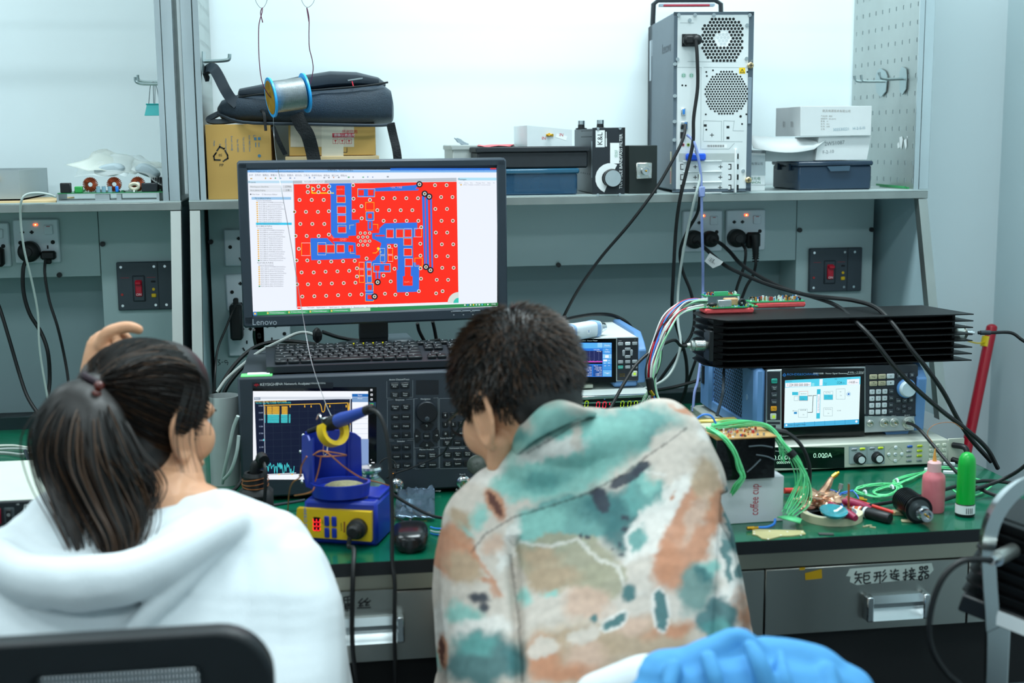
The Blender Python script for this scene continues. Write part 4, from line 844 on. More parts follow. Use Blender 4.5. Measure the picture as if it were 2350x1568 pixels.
# teal binder clip
p = W(353, 252, 3.03); t = thing('binder_clip', 'teal binder clip hanging from a peg hook beside the left post', 'binder clip', p)
tl = M('teal enamel', '1fb3b5', .3)
MB().add([(-.0195, -.009, -.012), (.0135, -.009, -.012), (.017, -.002, .012), (-.014, -.002, .012), (-.0195, .010, -.012), (.0135, .010, -.012), (.017, .003, .012), (-.014, .003, .012)], [(0, 1, 2, 3), (5, 4, 7, 6), (0, 4, 5, 1)], tl).bx(-.0195, .0135, -.0098, .0105, -.0128, -.0118, tl).tube([(-.016, -.002, .012), (.019, -.002, .012)], .0017, tl, 8).tube([(-.016, .003, .012), (.019, .003, .012)], .0017, tl, 8).obj('clip_body', t)
MB().tube([(-.010, -.003, .012), (-.005, -.002, .050), (0, -.002, .060), (.005, -.002, .054), (.003, -.003, .012)], .0009, th, 6).tube([(0, .004, .012), (.001, .002, .05), (.003, .002, .058), (.008, .002, .05), (.013, .004, .012)], .0009, th, 6).obj('wire_arms', t)
# left shelf: aluminium box, board, foam packs
alu = M('bare aluminium', 'b3bcbe', .4, .7, var=.08, scale=8)
p = W(48, 458, 3.0); t = thing('metal_box', 'open bare aluminium box at the far left of the shelf', 'metal box', (p.x-.3, 3.0, shelfz+.004))
hz_ = W(48, 391, 3.0).z-shelfz-.004
MB().bx(0, .3, 0, .003, 0, hz_, alu).bx(.297, .3, .003, .3, 0, hz_, alu).bx(0, .3, .297, .3, 0, hz_, alu).bx(0, .3, 0, .3, 0, .003, alu).bx(0, .003, 0, .3, 0, hz_, alu).obj('box_shell', t)
MB().cyl((.255, 0, hz_*.72), (.255, -.012, hz_*.72), .004, gold, 10).obj('connector', t)
tag(MB(Matrix.Translation((-.93, 2.962, shelfz))).bx(0, W(130, 460, 2.97).x+.93, 0, .22, 0, .0035, kraft2).obj('cardboard_sheet'), 'thin cardboard sheet under the aluminium box on the left shelf', 'cardboard')
p = W(130, 461, 2.955); t = thing('power_supply_board', 'open circuit board with copper toroids on an aluminium frame', 'circuit board', (p.x, 2.956, shelfz))
Lp = W(366, 461, 2.955).x-p.x; pcb = M('green circuit board', '2f7d4e', .4, var=.1, scale=60)
b = MB().bx(0, Lp, 0, .10, 0, .004, alu); b.bx(0, .004, 0, .10, .004, .018, alu).bx(Lp-.006, Lp, 0, .10, .004, .018, alu).bx(.08, .11, .002, .02, .004, .016, alu).bx(.125, .135, .002, .02, .004, .016, alu).obj('frame', t)
MB().bx(.002, Lp+.008, .001, .10, .018, .020, pcb).obj('circuit_board', t)
for px in (207, 262, 316):
    x_ = W(px, 420, 2.975).x-p.x; b = MB(Matrix.Translation((x_, .02, .037)))
    n_ = 26
    for k in range(n_):
        a = 2*pi*k/n_; u = Vector((cos(a), 0, sin(a))); b.tube([u*.0065+Vector((0, -.006, 0)), u*.0145+Vector((0, -.006, 0)), u*.0155, u*.0145+Vector((0, .006, 0)), u*.0065+Vector((0, .006, 0)), u*.0055, u*.0065+Vector((0, -.006, 0))], .0012, M('copper winding', '8c3f22', .35, .6), 5, 1)
    b.obj('toroid_coil', t)
for px, py0, py1, w_, mt in ((150, 420, 438, .022, blk), (180, 428, 440, .016, M('terminal green', '2c9c4c', .5)), (343, 420, 438, .034, M('transformer black', '1d2329', .4)), (268, 427, 440, .006, M('blue capacitor', '1c7ae0', .4))):
    a = W(px, py0, 2.965); MB().bx(a.x-p.x-w_/2, a.x-p.x+w_/2, .004, .02, .020, a.z-shelfz, mt, .0015).obj('component', t)
for px in (225, 238, 252): a = W(px, 428, 2.965); MB().cyl((a.x-p.x, .008, .020), (a.x-p.x, .008, a.z-shelfz), .0044, M('capacitor sleeve', '7fa4b4', .3), 14).cyl((a.x-p.x, .008, a.z-shelfz), (a.x-p.x, .008, a.z-shelfz+.0006), .0038, chrome, 14).obj('capacitor', t)
MB(Matrix.Translation((W(308, 427, 2.965).x-p.x, .01, .032))).tube([(.009*cos(a), .0, .006*sin(a)) for a in [k*pi/5 for k in range(10)]], .004, M('cream winding', 'c8c2ae', .5), 8, 2, True).obj('choke', t)
b = MB()
for k in range(60): x_ = rr.uniform(.01, Lp); y_ = rr.uniform(.002, .09); s_ = rr.uniform(.002, .006); b.bx(x_, x_+s_, y_, y_+s_, .020, .020+rr.uniform(.002, .005), rr.choice((blk, paper, alu, pcb)))
tag(b.obj('small_components', t), kind='stuff')
b = MB()
for k in range(12): b.bx(Lp-.02+k*.0045, Lp-.018+k*.0045, .03, .09, .022, .05, blk)
b.bx(Lp-.022, Lp+.034, .03, .09, .018, .024, blk).obj('heatsink', t)
foam = M('pale foam', 'a9b9bf', .8, var=.05)
filmm = M('clear film', 'dfe8e8', .12, alpha=.28, var=0); filmy = M('cloudy film', 'd9dfd6', .25, alpha=.45, var=0)
def crumple(name, label, cat, pts, y, mt, seed=0, amp=.008, n=10, group=None, lift=0):
    q = [W(px, py, y+dy) for px, py, dy in pts]; r0 = random.Random(seed); vs = []; fs = []
    for i in range(n+1):
        for j in range(n+1):
            u, v = i/n, j/n; p_ = (q[0]*(1-u)+q[1]*u)*(1-v)+(q[3]*(1-u)+q[2]*u)*v
            d_ = noise.noise_vector(Vector((u*3+seed, v*3, seed*.7)))*amp; vs.append(p_+d_)
    for i in range(n):
        for j in range(n): a = i*(n+1)+j; fs.append((a, a+1, a+n+2, a+n+1))
    o = MB().add(vs, fs, mt).obj(name, angle=25); md = o.modifiers.new('thickness', 'SOLIDIFY'); md.thickness = .0004
    return tag(o, label, cat, group)
zb = W(260, 405, 3.02).z
for pts, lab, sd in (([(203, 398), (225, 378), (270, 372), (287, 385), (280, 402), (235, 408)], 'left pale foam piece in clear bag on the toroid board', 1), ([(300, 392), (318, 370), (345, 380), (370, 398), (358, 415), (325, 402)], 'right pale foam piece in clear bag beside the left post', 2)):
    q = [W(a_, d_, 3.0) for a_, d_ in pts]; b = MB(); cpt = sum(q, Vector())/6
    n = 6; vs = []
    for dy, s_ in ((-.004, .8), (.006, 1), (.045, 1), (.055, .8)): vs += [cpt+(v-cpt)*s_+Vector((0, dy, 0)) for v in q]
    fs = [tuple(range(6)), tuple(range(18, 24))[::-1]]+[(i*6+k, i*6+6+k, i*6+6+(k+1) % 6, i*6+(k+1) % 6) for i in range(3) for k in range(6)]
    o = tag(b.add(vs, fs, foam).obj('foam_pack'), lab, 'foam'); md = o.modifiers.new('s', 'SUBSURF'); md.levels = md.render_levels = 2
crumple('plastic_bag', 'clear plastic bag sheet spread over the foam packs on the left shelf', 'plastic bag', [(155, 380, -.02), (245, 338, .1), (380, 385, .12), (300, 400, 0)], 3.0, filmy, 3, .012, 12)
crumple('plastic_bag', 'clear plastic bag loosely wrapping the left foam piece', 'plastic bag', [(168, 398, 0), (210, 350, .1), (310, 360, .1), (290, 405, -.02)], 2.99, filmm, 5, .012, 12)
crumple('plastic_bag', 'clear plastic bag wrapping the right foam piece near the post', 'plastic bag', [(296, 385, 0), (320, 362, .08), (378, 390, .1), (368, 420, -.01)], 2.99, filmm, 8, .012, 12)

# ---------------- middle of the right shelf ----------------
p = W(1040, 450, 3.08); t = thing('storage_bin', 'pale grey plastic bin partly hidden behind the monitor right corner', 'bin', (p.x, 3.08, shelfz))
h_ = W(1040, 333, 3.08).z-shelfz; w_ = W(1180, 333, 3.08).x-p.x
MB().bx(0, w_, 0, .2, 0, h_-.006, M('grey bin plastic', 'aeb5b3', .5), .003).bx(-.003, w_+.003, -.003, .203, h_-.012, h_, M('grey bin plastic'), .002).obj('bin_body', t)
crumple('film_scrap', 'crumpled grey film scrap standing on the pale grey bin', 'film scrap', [(1041, 316, 0), (1052, 318, .03), (1078, 333, .04), (1060, 334, 0)], 3.1, M('grey film', '6f7f88', .3, alpha=.8), 2, .004, 6)
zt = W(1250, 387, 2.96).z
p = W(1100, 450, 2.96); w_ = W(1325, 450, 2.96).x-p.x
t = thing('storage_box', 'translucent dark blue storage box with flat lid below the black tray', 'storage box', (p.x, 2.958, shelfz))
tb = M('translucent blue plastic', '1f4663', .2, alpha=.86, var=.05); h_ = zt-shelfz
MB().bx(0, w_, 0, .2, 0, h_-.01, tb, .004).obj('box_body', t); MB().bx(-.004, w_+.004, -.003, .203, h_-.012, h_, M('blue lid plastic', '2b5d78', .2, alpha=.92), .003).obj('lid', t)
p = W(1092, 385, 2.955); w_ = W(1354, 385, 2.955).x-p.x; h2 = W(1200, 337, 2.955).z-zt-.0005
t = thing('storage_box', 'black plastic tray with rim stacked on the blue storage box', 'storage box', (p.x, 2.955, zt+.0005))
bt = M('black tray plastic', '20252a', .55, var=.1, scale=60)
MB().bx(.004, w_-.004, 0.002, .22, 0, h2-.010, bt, .004).obj('box_body', t); MB().bx(0, w_, -.002, .223, h2-.012, h2, bt, .002).obj('lid', t)
ztr = zt+.0005+h2
MB(Matrix.Translation(W(1175, 386, 2.96)-Vector((0, 0, .0))))
crumple('red_bag', 'flat red plastic bag lying on the black tray', 'bag', [(1095, 336, 0), (1098, 331, .09), (1180, 331, .09), (1170, 336, 0)], 3.0, M('red film', 'e0404a', .35), 4, .003, 8)
p = W(1210, 336, 2.975); t = thing('shielded_box', 'white metal box with gold connector and red IN marks on the black tray', 'metal box', (p.x, 2.975, ztr+.0005), -3)
q = onface(t, 0); w_ = q(1313, 330)[0]; c = crop(1020, 240, 4.519, q); wm = M('white alodine metal', 'dbe2e4', .45, .25, var=.03)
hL, hR = q(1212, 288)[1], q(1311, 298)[1]
b = MB(); vs = [(0, 0, 0), (w_, 0, 0), (w_, 0, hR), (0, 0, hL), (-.012, .19, 0), (w_-.012, .19, 0), (w_-.012, .19, hR), (-.012, .19, hL)]
b.add(vs, [(0, 1, 2, 3), (5, 4, 7, 6), (4, 0, 3, 7), (1, 5, 6, 2), (3, 2, 6, 7), (4, 5, 1, 0)], wm)
b.text('IN', .0095, c(1030, 350), TXR, -.0006); b.text('IN', .0095, c(1212, 315), TXR, -.0006, rot=-.1); PG(b, c, [(1165, 300), (1275, 330), (1260, 372), (1155, 340)], paper, -.0003); b.obj('housing', t)
cx, cz = c(1092, 318); b = MB(Matrix.Translation((cx, 0, cz))).box((0, -.001, 0), (.017, .002, .006), gold, .001).cyl((0, 0, 0), (-.003, -.014, .002), .0032, gold, 12).cyl((-.004, -.001, 0), (-.005, -.008, 0), .0012, gold, 6); b.obj('connector', t)
# tunable filter
p = W(1359.5, 450, 2.952); t = thing('bandpass_filter', 'black tunable bandpass filter with dial, standing left of the black block', 'filter', (p.x, 2.952, shelfz), -2)
f = onface(t, 0); c = crop(1020, 240, 4.519, f); w_ = f(1434, 400)[0]; h_ = f(1400, 293)[1]
fm = M('filter charcoal', '22282e', .4, var=.05); y = -.0006
b = MB().bx(0, w_, 0, .003, 0, h_, fm, .0008).bx(.002, w_-.002, .003, .27, .002, h_-.002, M('filter side', '39434a', .45, .4)).bx(w_-.004, w_, -.0015, .003, h_*.1, h_, blk)
b.text('TUNABLE BANDPASS FILTER', .0098, c(1830, 590), TXW, y, 'CENTER', pi/2, 1.0)
cx, cz = c(1615, 355); b.bx(cx-.0105, cx+.0105, y+.0002, y+.0005, cz-.019, cz+.019, TXW, .0002); b.text('K&L', .0165, (cx, cz), TXK, y, 'CENTER', pi/2)
LN(b, c, [(1677, 285), (1677, 345)], .0008, TXW, y); LN(b, c, [(1677, 355), (1677, 430)], .0015, TXW, y)
Q(b, c, 1718, 398, 1812, 612, paper, y+.0003); b.text('完好', .009, c(1785, 510), M('green pen', '7fae9a', .7), y, 'CENTER', pi/2)
pts = []
for k in range(11): a = R_(62+k*18.5); pts.append((cos(a), sin(a)))
cx, cz = c(1718, 765); r0, r1 = .0195, .0345
for (a0, a1), (d0, d1) in zip(pts, pts[1:]): b.poly([(cx+a0*r0, y, cz+a1*r0), (cx+d0*r0, y, cz+d1*r0), (cx+d0*r1, y, cz+d1*r1), (cx+a0*r1, y, cz+a1*r1)][::-1], TXW)
b.obj('housing', t)
cx, cz = c(1736, 764); MB(Matrix.Translation((cx, 0, cz)) @ Matrix.Rotation(pi/2, 4, 'X')).lathe([(.0215, 0), (.0205, .014), (.0185, .015)], blk, 32).lathe([(.0185, .0152), (.0185, .016), (0, .0162)], M('spun aluminium', 'dfe3e5', .25, 1, var=.05), 32).obj('dial', t)
for x, y_ in ((1593, 250), (1820, 248), (1590, 937), (1817, 933)): cx, cz = c(x, y_); MB().cyl((cx, 0, cz), (cx, -.002, cz), .0032, chrome, 10).obj('screw', t)
for dx, dy in ((.5, .11), (.12, .21)):
    xx = -.0; b = MB(Matrix.Translation((w_*dx, dy, h_-.002))).lathe([(.014, 0), (.014, .003), (.0085, .004), (.008, .012)], blk, 20).lathe([(.0085, .012), (.0085, .021), (.007, .021), (.007, .016), (0, .016)], chrome, 20); b.obj('connector', t)
b = MB()
for k in range(9):
    for z in (h_-.006, h_-.02): b.box((-.0001+.002, .02+k*.018, z), (.0008, .003, .003), ink)
for k in range(6): b.box((.0018, .02+k*.03, h_*.3), (.0008, .003, .003), ink)
b.bx(.0012, .0022, .004, .02, h_*.25, h_*.8, M('side label', '9fb0b8', .4)); b.obj('vent_holes', t)
# black block attenuator
p = W(1443, 449, 2.955); t = thing('rf_load_block', 'black metal block with silver square connector flange beside the computer tower', 'attenuator', (p.x, 2.955, shelfz), -3)
f = onface(t, 0); c = crop(1020, 240, 4.519, f); w_ = f(1508, 400)[0]; h_ = f(1470, 334)[1]
MB().bx(0, w_, 0, .12, 0, h_, M('anodised black', '1e2726', .5, .2, var=.06), .001).obj('body', t)
cx, cz = c(2068, 686); b = MB(Matrix.Translation((cx, 0, cz))).box((0, -.002, 0), (.037, .004, .037), M('nickel plate', 'c9ccc6', .3, .9), .002)
for i in (-1, 1):
    for j in (-1, 1): b.cyl((i*.0125, -.004, j*.0125), (i*.0125, -.006, j*.0125), .0027, chrome, 10)
T = Matrix.Rotation(pi/2, 4, 'X'); b.lathe([(.0095, .004), (.0095, .012), (.0078, .013), (.0078, .018), (.0088, .019), (.0088, .032), (.007, .032), (.007, .024), (0, .024)], chrome, 20, T).lathe([(.0022, .024), (.0022, .030), (0, .031)], gold, 8, T); b.obj('connector', t)
# small cartons, organiser
t, w_, h_, f = slab('small_carton', 'small white and grey carton with green print beside computer tower', 'box', 1722, 352, 1757, 434, 3.02, .1, paper, shelfz)
b = MB().bx(0, w_, 0, .1, 0, h_, paper, .0008); c = crop(1700, 0, 3.337, f)
Q(b, c, 60, 1190, 189, 1345, M('carton grey', 'bcc6ca', .7), -.0003); TX(b, c, '有限公司', 125, 1256, .0072, M('grey print', '6d7a80', .7), -.0006, 'CENTER'); TX(b, c, '日光电', 110, 1370, .0088, M('green print', '2f7a5a', .7), -.0006, 'CENTER'); TX(b, c, 'NHON', 112, 1399, .0082, M('green print'), -.0006, 'CENTER'); LN(b, c, [(20, 1418), (189, 1418)], .0004, M('grey print'), -.0006); b.obj('carton', t)
t, w_, h_, f = slab('organiser_box', 'dark blue lidded organiser box with front latch, below the white cartons', 'storage box', 1832, 369, 2001, 433, 3.0, .15, blk, shelfz)
ob = M('smoky blue plastic', '24374a', .25, var=.05)
MB().bx(0, w_, 0, .18, 0, h_-.010, ob, .004).obj('box_body', t); MB().bx(-.003, w_+.003, -.003, .183, h_-.011, h_, ob, .003).obj('lid', t)
c = crop(1700, 0, 3.337, f); b = MB(); vs = [(*c(655, 1275), ), (*c(830, 1270),), (*c(822, 1308),), (*c(680, 1312),)]
b.add([(x_, -.003, z_) for x_, z_ in vs]+[(x_, -.007, z_) for x_, z_ in vs], [(3, 2, 1, 0), (4, 5, 6, 7)]+[(i, (i+1) % 4, 4+(i+1) % 4, 4+i) for i in range(4)], M('latch plastic', '3f5668', .3)); b.obj('latch', t)
for yy in (.05, .13): MB().bx(-.006, 0, yy, yy+.02, h_-.022, h_-.006, ob, .001).obj('hinge', t)
z1_ = shelfz+h_
t, w_, h_, f = slab('white_carton', 'lower white carton with handwriting, resting on the dark blue organiser', 'box', 1872, 312, 2000, 368, 3.01, .1, paper, z1_+.0006)
c = crop(1700, 0, 3.337, f); b = MB(); wc = M('white carton board', 'dfe3e3', .7, var=.02)
vs = [(*c(570, 1228),), (*c(965, 1222),), (*c(1000, 1040),), (*c(600, 1050),)]; vs = [(x_, max(z_, 0)) for x_, z_ in vs]
b.add([(x_, 0, z_) for x_, z_ in vs]+[(x_, .16, z_) for x_, z_ in vs], [(0, 1, 2, 3), (7, 6, 5, 4)]+[(i, 4+i, 4+(i+1) % 4, (i+1) % 4) for i in range(4)], wc)
b.bx(c(205, 1200)[0], 0.0, .012, .15, 0, h_*.45, M('carton inside grey', 'a9b2b4', .7))
pen = M('pen grey', '8b9296', .7); TX(b, c, '2W51087', 640, 1105, .0125, pen, -.0006, 'LEFT', .08); TX(b, c, 'F-2-10', 625, 1168, .011, pen, -.0006, 'LEFT', .08); b.obj('carton', t)
b = MB(); vs = []; fs = []          # open flap curling to the left
for i in range(13):
    u = i/12; top = (85+u*560, 1035+60*max(0, u-.25)/.75+10*sin(u*6)); bot = (85+u*560, 1133+34*sin(pi*min(1, u*1.1)) - 60*max(0, u-.85)/.15)
    a_, d_ = c(*top), c(*bot); vs += [(a_[0], .02+.01*sin(u*5), a_[1]), (d_[0], -.012-.01*sin(u*4), d_[1])]
for i in range(12): fs.append((2*i, 2*i+1, 2*i+3, 2*i+2))
o = b.add(vs, fs, wc).obj('open_flap', t); md = o.modifiers.new('t', 'SOLIDIFY'); md.thickness = .0012
zt2 = z1_+h_+.001
t, w_, h_, f = slab('white_carton', 'upper white carton with printed label lines, topmost of the stack', 'box', 1836, 243, 2001, 313, 3.0, .1, paper, zt2+.0006)
c = crop(1700, 0, 3.337, f); b = MB().bx(0, w_, 0, .17, 0, h_, wc, .0008)
TX(b, c, '航天电源技术有限公司', 625, 850, .007, M('pale print', 'a7a19a', .7), -.0004)
for k in range(6): TX(b, c, ('产品名称:  模块', '规格型号:  JRS-28-M3', '数 量:   10', '批 号:   2021', '检 验:   合格', '日 期:')[k], 612, 890+k*20, .0042, M('pale print'), -.0004)
TX(b, c, '303530221   H-2-S-III', 705, 995, .0092, M('pale blue pen', '8aa7b5', .7), -.0004, 'LEFT', .05)
for k in range(2): b.text('|||||', .016, (-.0006, h_*.42+k*0), M('pale pink print', 'd8b6b8', .7), 0, T=Matrix(((0, 1, 0, 0), (-1, 0, 0, .055+k*.055), (0, 0, 1, 0), (0, 0, 0, 1))))
b.obj('carton', t)
for k, (a_, d_) in enumerate(((2012, 418), (2020, 424))):
    p0, p1 = W(a_, d_+6, 3.12), W(a_+65, 432, 2.975); u = p1-p0
    b = MB(); b.tube([Vector((p0.x, p0.y, shelfz+.003+.004*(1-k))), Vector((p1.x, p1.y, shelfz+.003+.002*(1-k)))], .003, M('green strip', '2f8a52', .4), 4, 1)
    tag(b.obj('green_strip'), ('rear green board strip on shelf by the slotted panel', 'front green board strip on shelf by the slotted panel')[k], 'strip')
# ---------------- stack behind the patterned shirt: supply, power meter, sensor ----------------
t = thing('bench_power_supply', 'black fronted bench supply with red and green digits beneath the power meter', 'power supply', (.372, 2.70, .75))
f = onface(t, 0); c = crop(1240, 680, 5.6, f); cs = M('instrument light grey', 'c3cbc6', .45, .1, var=.02)
hz_ = .108; wz = f(1500, 920)[0]
MB().bx(0, wz, .004, .34, .004, hz_, cs, .003).obj('case', t)
MB().bx(0, wz, -.002, .006, .004, hz_-.006, M('supply front black', '0c0f14', .2), .002).bx(0, wz, -.004, .006, hz_-.007, hz_, chrome, .001).bx(0, wz, -.003, .004, hz_-.016, hz_-.013, chrome).obj('front_panel', t)
def seg(b, cx, cz, h, ch, mt, y, sl=.12):      # seven segment digit
    w_ = h*.5; S_ = {'a': ((-1, 1), (1, 1)), 'b': ((1, 1), (1, 0)), 'c': ((1, 0), (1, -1)), 'd': ((-1, -1), (1, -1)), 'e': ((-1, -1), (-1, 0)), 'f': ((-1, 0), (-1, 1)), 'g': ((-1, 0), (1, 0))}
    D = {'0': 'abcdef', '1': 'bc', '2': 'abged', '3': 'abgcd', '4': 'fgbc', '5': 'afgcd', '6': 'afgedc', '8': 'abcdefg', '9': 'abcdfg', '.': ''}
    if ch == '.': b.bx(cx-.0006, cx+.0006, y-.0002, y, cz-h/2-.0006, cz-h/2+.0006, mt); return
    for s in D[ch]:
        (a0, b0), (a1, b1) = S_[s]; p0 = Vector((cx+a0*w_/2+b0*h*sl/2, cz+b0*h/2)); p1 = Vector((cx+a1*w_/2+b1*h*sl/2, cz+b1*h/2)); u = (p1-p0).normalized(); p0 += u*h*.06; p1 -= u*h*.06
        n_ = Vector((-u.y, u.x))*h*.055; b.poly([(v.x, y, v.y) for v in (p0-n_, p1-n_, p1+n_, p0+n_)], mt)
b = MB(); gl, rl = E('a6d01e', 1.2), E('ff2040', 1.4)
for s, px, mt in (('0', 590, gl), ('0', 738, rl), ('.', 768, rl), ('0', 820, rl), ('4', 905, rl), ('0', 1050, gl), ('0', 1140, gl), ('0', 1222, gl)): seg(b, *c(px, 1395 if mt is rl else 1385), .0135, s, mt, -.003)
TX(b, c, 'A', 822, 1318, .0042, E('5fa8e8', 1), -.003, 'CENTER'); TX(b, c, 'V', 1138, 1302, .0042, E('5fa8e8', 1), -.003, 'CENTER'); b.obj('digits', t)
t = thing('power_meter', 'pale power meter with blue screen and blue side handles on the bench supply', 'test instrument', (.43, 2.768, .8705))
f = onface(t, 0); c = crop(1240, 680, 5.6, f); Wn = f(1465, 820)[0]; z0 = f(1465, 873.8)[1]; z1 = f(1465, 773.8)[1]
blueg = M('blue instrument rubber', '6590c2', .45, var=.03)
MB().bx(0, Wn, .004, .25, z0+.001, z1, M('power meter case', 'e3e9e6', .4, var=.02), .003).obj('case', t)
b = MB().bx(0, Wn, -.001, .006, z0, z1, M('silver bezel', 'b9c0c2', .35, .6), .001)
Q(b, c, 40, 545, 972, 1108, led, -.0014); Q(b, c, 985, 535, 1256, 1082, M('keypad graphite', '2c3037', .45), -.0014)
TX(b, c, 'ROHDE&SCHWARZ', 235, 574, .0042, M('maker blue print', '2f7fd0', .5), -.002, 'LEFT', -.02, 1.15); TX(b, c, 'NRX · Power Meter', 530, 572, .0042, TXW, -.002)
TX(b, c, 'Local', 1003, 572, .003, TXW, -.002); TX(b, c, '⇦', 1205, 563, .004, TXW, -.002)
for k in range(2): Q(b, c, 1015, 997+k*24, 1085, 1003+k*24, gold, -.002)
b.obj('front_panel', t)
b = MB(); y = -.002; sb = E('2a7fe8', .9); lb = E('5ab4f4', 1); db = E('141c5a', .8); wh = E('f4f8ff', 1)
Q(b, c, 80, 595, 915, 1035, sb, y); Q(b, c, 80, 600, 795, 668, lb, y-.0003); Q(b, c, 732, 598, 795, 655, E('8fd0f8', 1), y-.0005); TX(b, c, 'Time Gate', 325, 640, .0062, wh, y-.0006)
Q(b, c, 110, 700, 795, 855, db, y-.0003); Q(b, c, 110, 855, 795, 870, led, y-.0003); TX(b, c, '7.010 dBm', 680, 686, .0032, wh, y-.0006); TX(b, c, 'Running', 722, 706, .003, wh, y-.0006)
for k in range(12): LN(b, c, [(110+k*58, 700), (110+k*58, 850)], .00015, E('8a96c8', 1), y-.0005)
for k in range(9): LN(b, c, [(110, 716+k*16), (795, 708+k*16)], .00012, E('5a66a8', 1), y-.0005)
pts = [(110+k*8, 838+rr.choice((-8, 0, 6, -4))) for k in range(86)]; LN(b, c, pts, .0005, E('d85ae0', 1), y-.0006); LN(b, c, [(110, 848), (795, 842)], .0006, E('e85ab8', 1), y-.0006)
for k in range(4):
    xx = 285+k*130; Q(b, c, xx, 885, xx+118, 1028, E('1c56a8', .9), y-.0003); TX(b, c, 'Gate %d' % (k+1), xx+6, 893, .0034, wh, y-.0006)
    for j, s in enumerate(('7.010 dBm', '13.200 dBm', '7.001 dB', '0 ps', '1.0000 ms', '1.0000 ms')): TX(b, c, s, xx+112, 912+j*21, .0034, wh, y-.0006, 'RIGHT')
for k, (y0_, y1_) in enumerate(((598, 662), (668, 735), (742, 800), (806, 870), (876, 940), (948, 1028))): Q(b, c, 800, y0_, 912, y1_, E(('6ab8f0', '4aa0ea', '8acdf6', '5aaef0', '3f96e2', '6ab8f0')[k], 1), y-.0003)
for s, yy in (('Display', 630), ('Pos', 685), ('Scaling', 712), ('Trigger', 985)): TX(b, c, s, 855, yy, .0042, wh, y-.0006, 'CENTER')
Q(b, c, 830, 755, 875, 790, wh, y-.0005); Q(b, c, 806, 812, 856, 835, wh, y-.0005)
for k, s in enumerate(('A2', 'B1', 'B2', 'X0', 'Y1')): TX(b, c, s, (880, 828, 880, 828, 880)[k], (825, 858, 856, 893, 890)[k], .0034, wh, y-.0006, 'CENTER')
b.obj('screen', t)
gk = M('grey key', '9aa1a6', .4); 
for s, x, y_, w_, mt in (('Sys', 1028, 612, .0115, gk), ('', 1120, 608, .0115, white), ('Freq', 1210, 606, .0115, gk), ('Unit', 1028, 843, .0115, gk), ('Freq', 1120, 840, .0115, gk), ('◂', 1210, 836, .0115, gk), ('Preset', 1028, 911, .0115, M('teal key', '2aa394', .4)), ('Zero', 1120, 908, .0115, gk), ('Meas', 1210, 905, .0115, gk)): key(t, c, x, y_, w_, .0072, mt, s, .0034, TXW, -.001, .003)
for s, x, y_, w_, h_ in (('▴', 1120, 678, .013, .007), ('◂', 1068, 728, .006, .014), ('▸', 1168, 724, .006, .014), ('▾', 1120, 776, .013, .007)): key(t, c, x, y_, w_, h_, gk, s, .004, TXW, -.001, .003, 'arrow_button', .0022)
key(t, c, 1206, 992, .0125, .0125, M('pale power key', 'd3dacb', .4), '', 0, None, -.001, .003, 'power_button', .0015, 'pale power button with green lamp'); cx, cz = c(1206, 994); MB().box((cx, -.0046, cz), (.005, .001, .005), E('a8d83a', 1.2)).obj('power_lamp', t)
def handle(t, x0, x1, y0, y1, zlo, zhi, ch, mt, name='side_handle'):
    pts = [(y0, zlo+ch), (y0+ch*.5, zlo), (y1, zlo), (y1, zhi), (y0+.045, zhi), (y0+.012, zhi-.018), (y0-.006, zhi-.034)]
    T = Matrix(((0, 0, 1, 0), (1, 0, 0, 0), (0, 1, 0, 0), (0, 0, 0, 1)))
    o = MB().prism(pts, x0, x1, mt, T).obj(name, t); md = o.modifiers.new('b', 'BEVEL'); md.width = .003; md.segments = 2
    return o
handle(t, Wn-.001, Wn+.017, .0, .25, z0-.006, z1+.006, .01, blueg)
b = MB().bx(Wn-.055, Wn, .005, .05, z0-.014, z0+.001, blueg, .004); b.obj('foot', t)
MB().bx(c(512, 0)[0], c(680, 0)[0], .0, .02, z0-.013, z0-.0045, M('label plate', 'aeb2a4', .4, .5), .001).obj('foot_label', t)
# power sensor lying on the meter
ztop = .8705+z1
a, d = WZ(1283, 768, ztop+.018), WZ(1385, 751, ztop+.018)
t = thing('power_sensor', 'white and pale blue handheld power sensor with silver connector on the power meter', 'sensor', (a.x, a.y, ztop+.0185), math.degrees(math.atan2((d-a).y, (d-a).x)))
Lx = (d-a).length*.93; ws = M('sensor white shell', 'dbe4ea', .4, var=.02); bb = M('pale blue rubber', '8fb4de', .5, var=.02)
b = MB(); loft(b, [(-.008, 0, 0, .010, .010, .7), (-.002, 0, 0, .017, .0155, .6), (.01, 0, 0, .0185, .0175, .55), (Lx*.75, 0, 0, .0185, .0175, .55), (Lx*.9, 0, 0, .017, .017, .6), (Lx*.92, 0, 0, .012, .012, .8)], ws, 24); b.obj('shell', t)
for x0_, x1_ in ((.018, .026), (.030, .037), (Lx*.78, Lx*.86)):
    b = MB(); loft(b, [(x0_, 0, 0, .0193, .0182, .55), (x1_, 0, 0, .0193, .0182, .55)], bb, 24); b.obj('grip_band', t)
b = MB(T=Matrix.Translation((Lx*.55, -.0187, 0))); b.add([(.0065*cos(k*pi/8), 0, .0065*sin(k*pi/8)) for k in range(16)], [tuple(range(16))], M('badge white', 'eef2f6', .4)).text('✕', .009, (0, 0), M('badge blue', '4a8fd0', .5), -.0004); b.obj('badge', t)
T = Matrix.Rotation(pi/2, 4, 'Y'); b = MB(Matrix.Translation((Lx*.92, 0, 0))).lathe([(.010, 0), (.010, .004), (.012, .005), (.012, .012), (.0095, .013), (.0095, .022), (.007, .022)], chrome, 20, T); b.obj('connector', t)
cable('sensor_cable', 'thick black cable arching behind the power meter top', [(1288, 742, 2.86), (1300, 733, 2.9), (1360, 722, 2.98), (1405, 724, 3.02), (1440, 742, 3.02), (1466, 775, 3.04)], .0042, blkr)
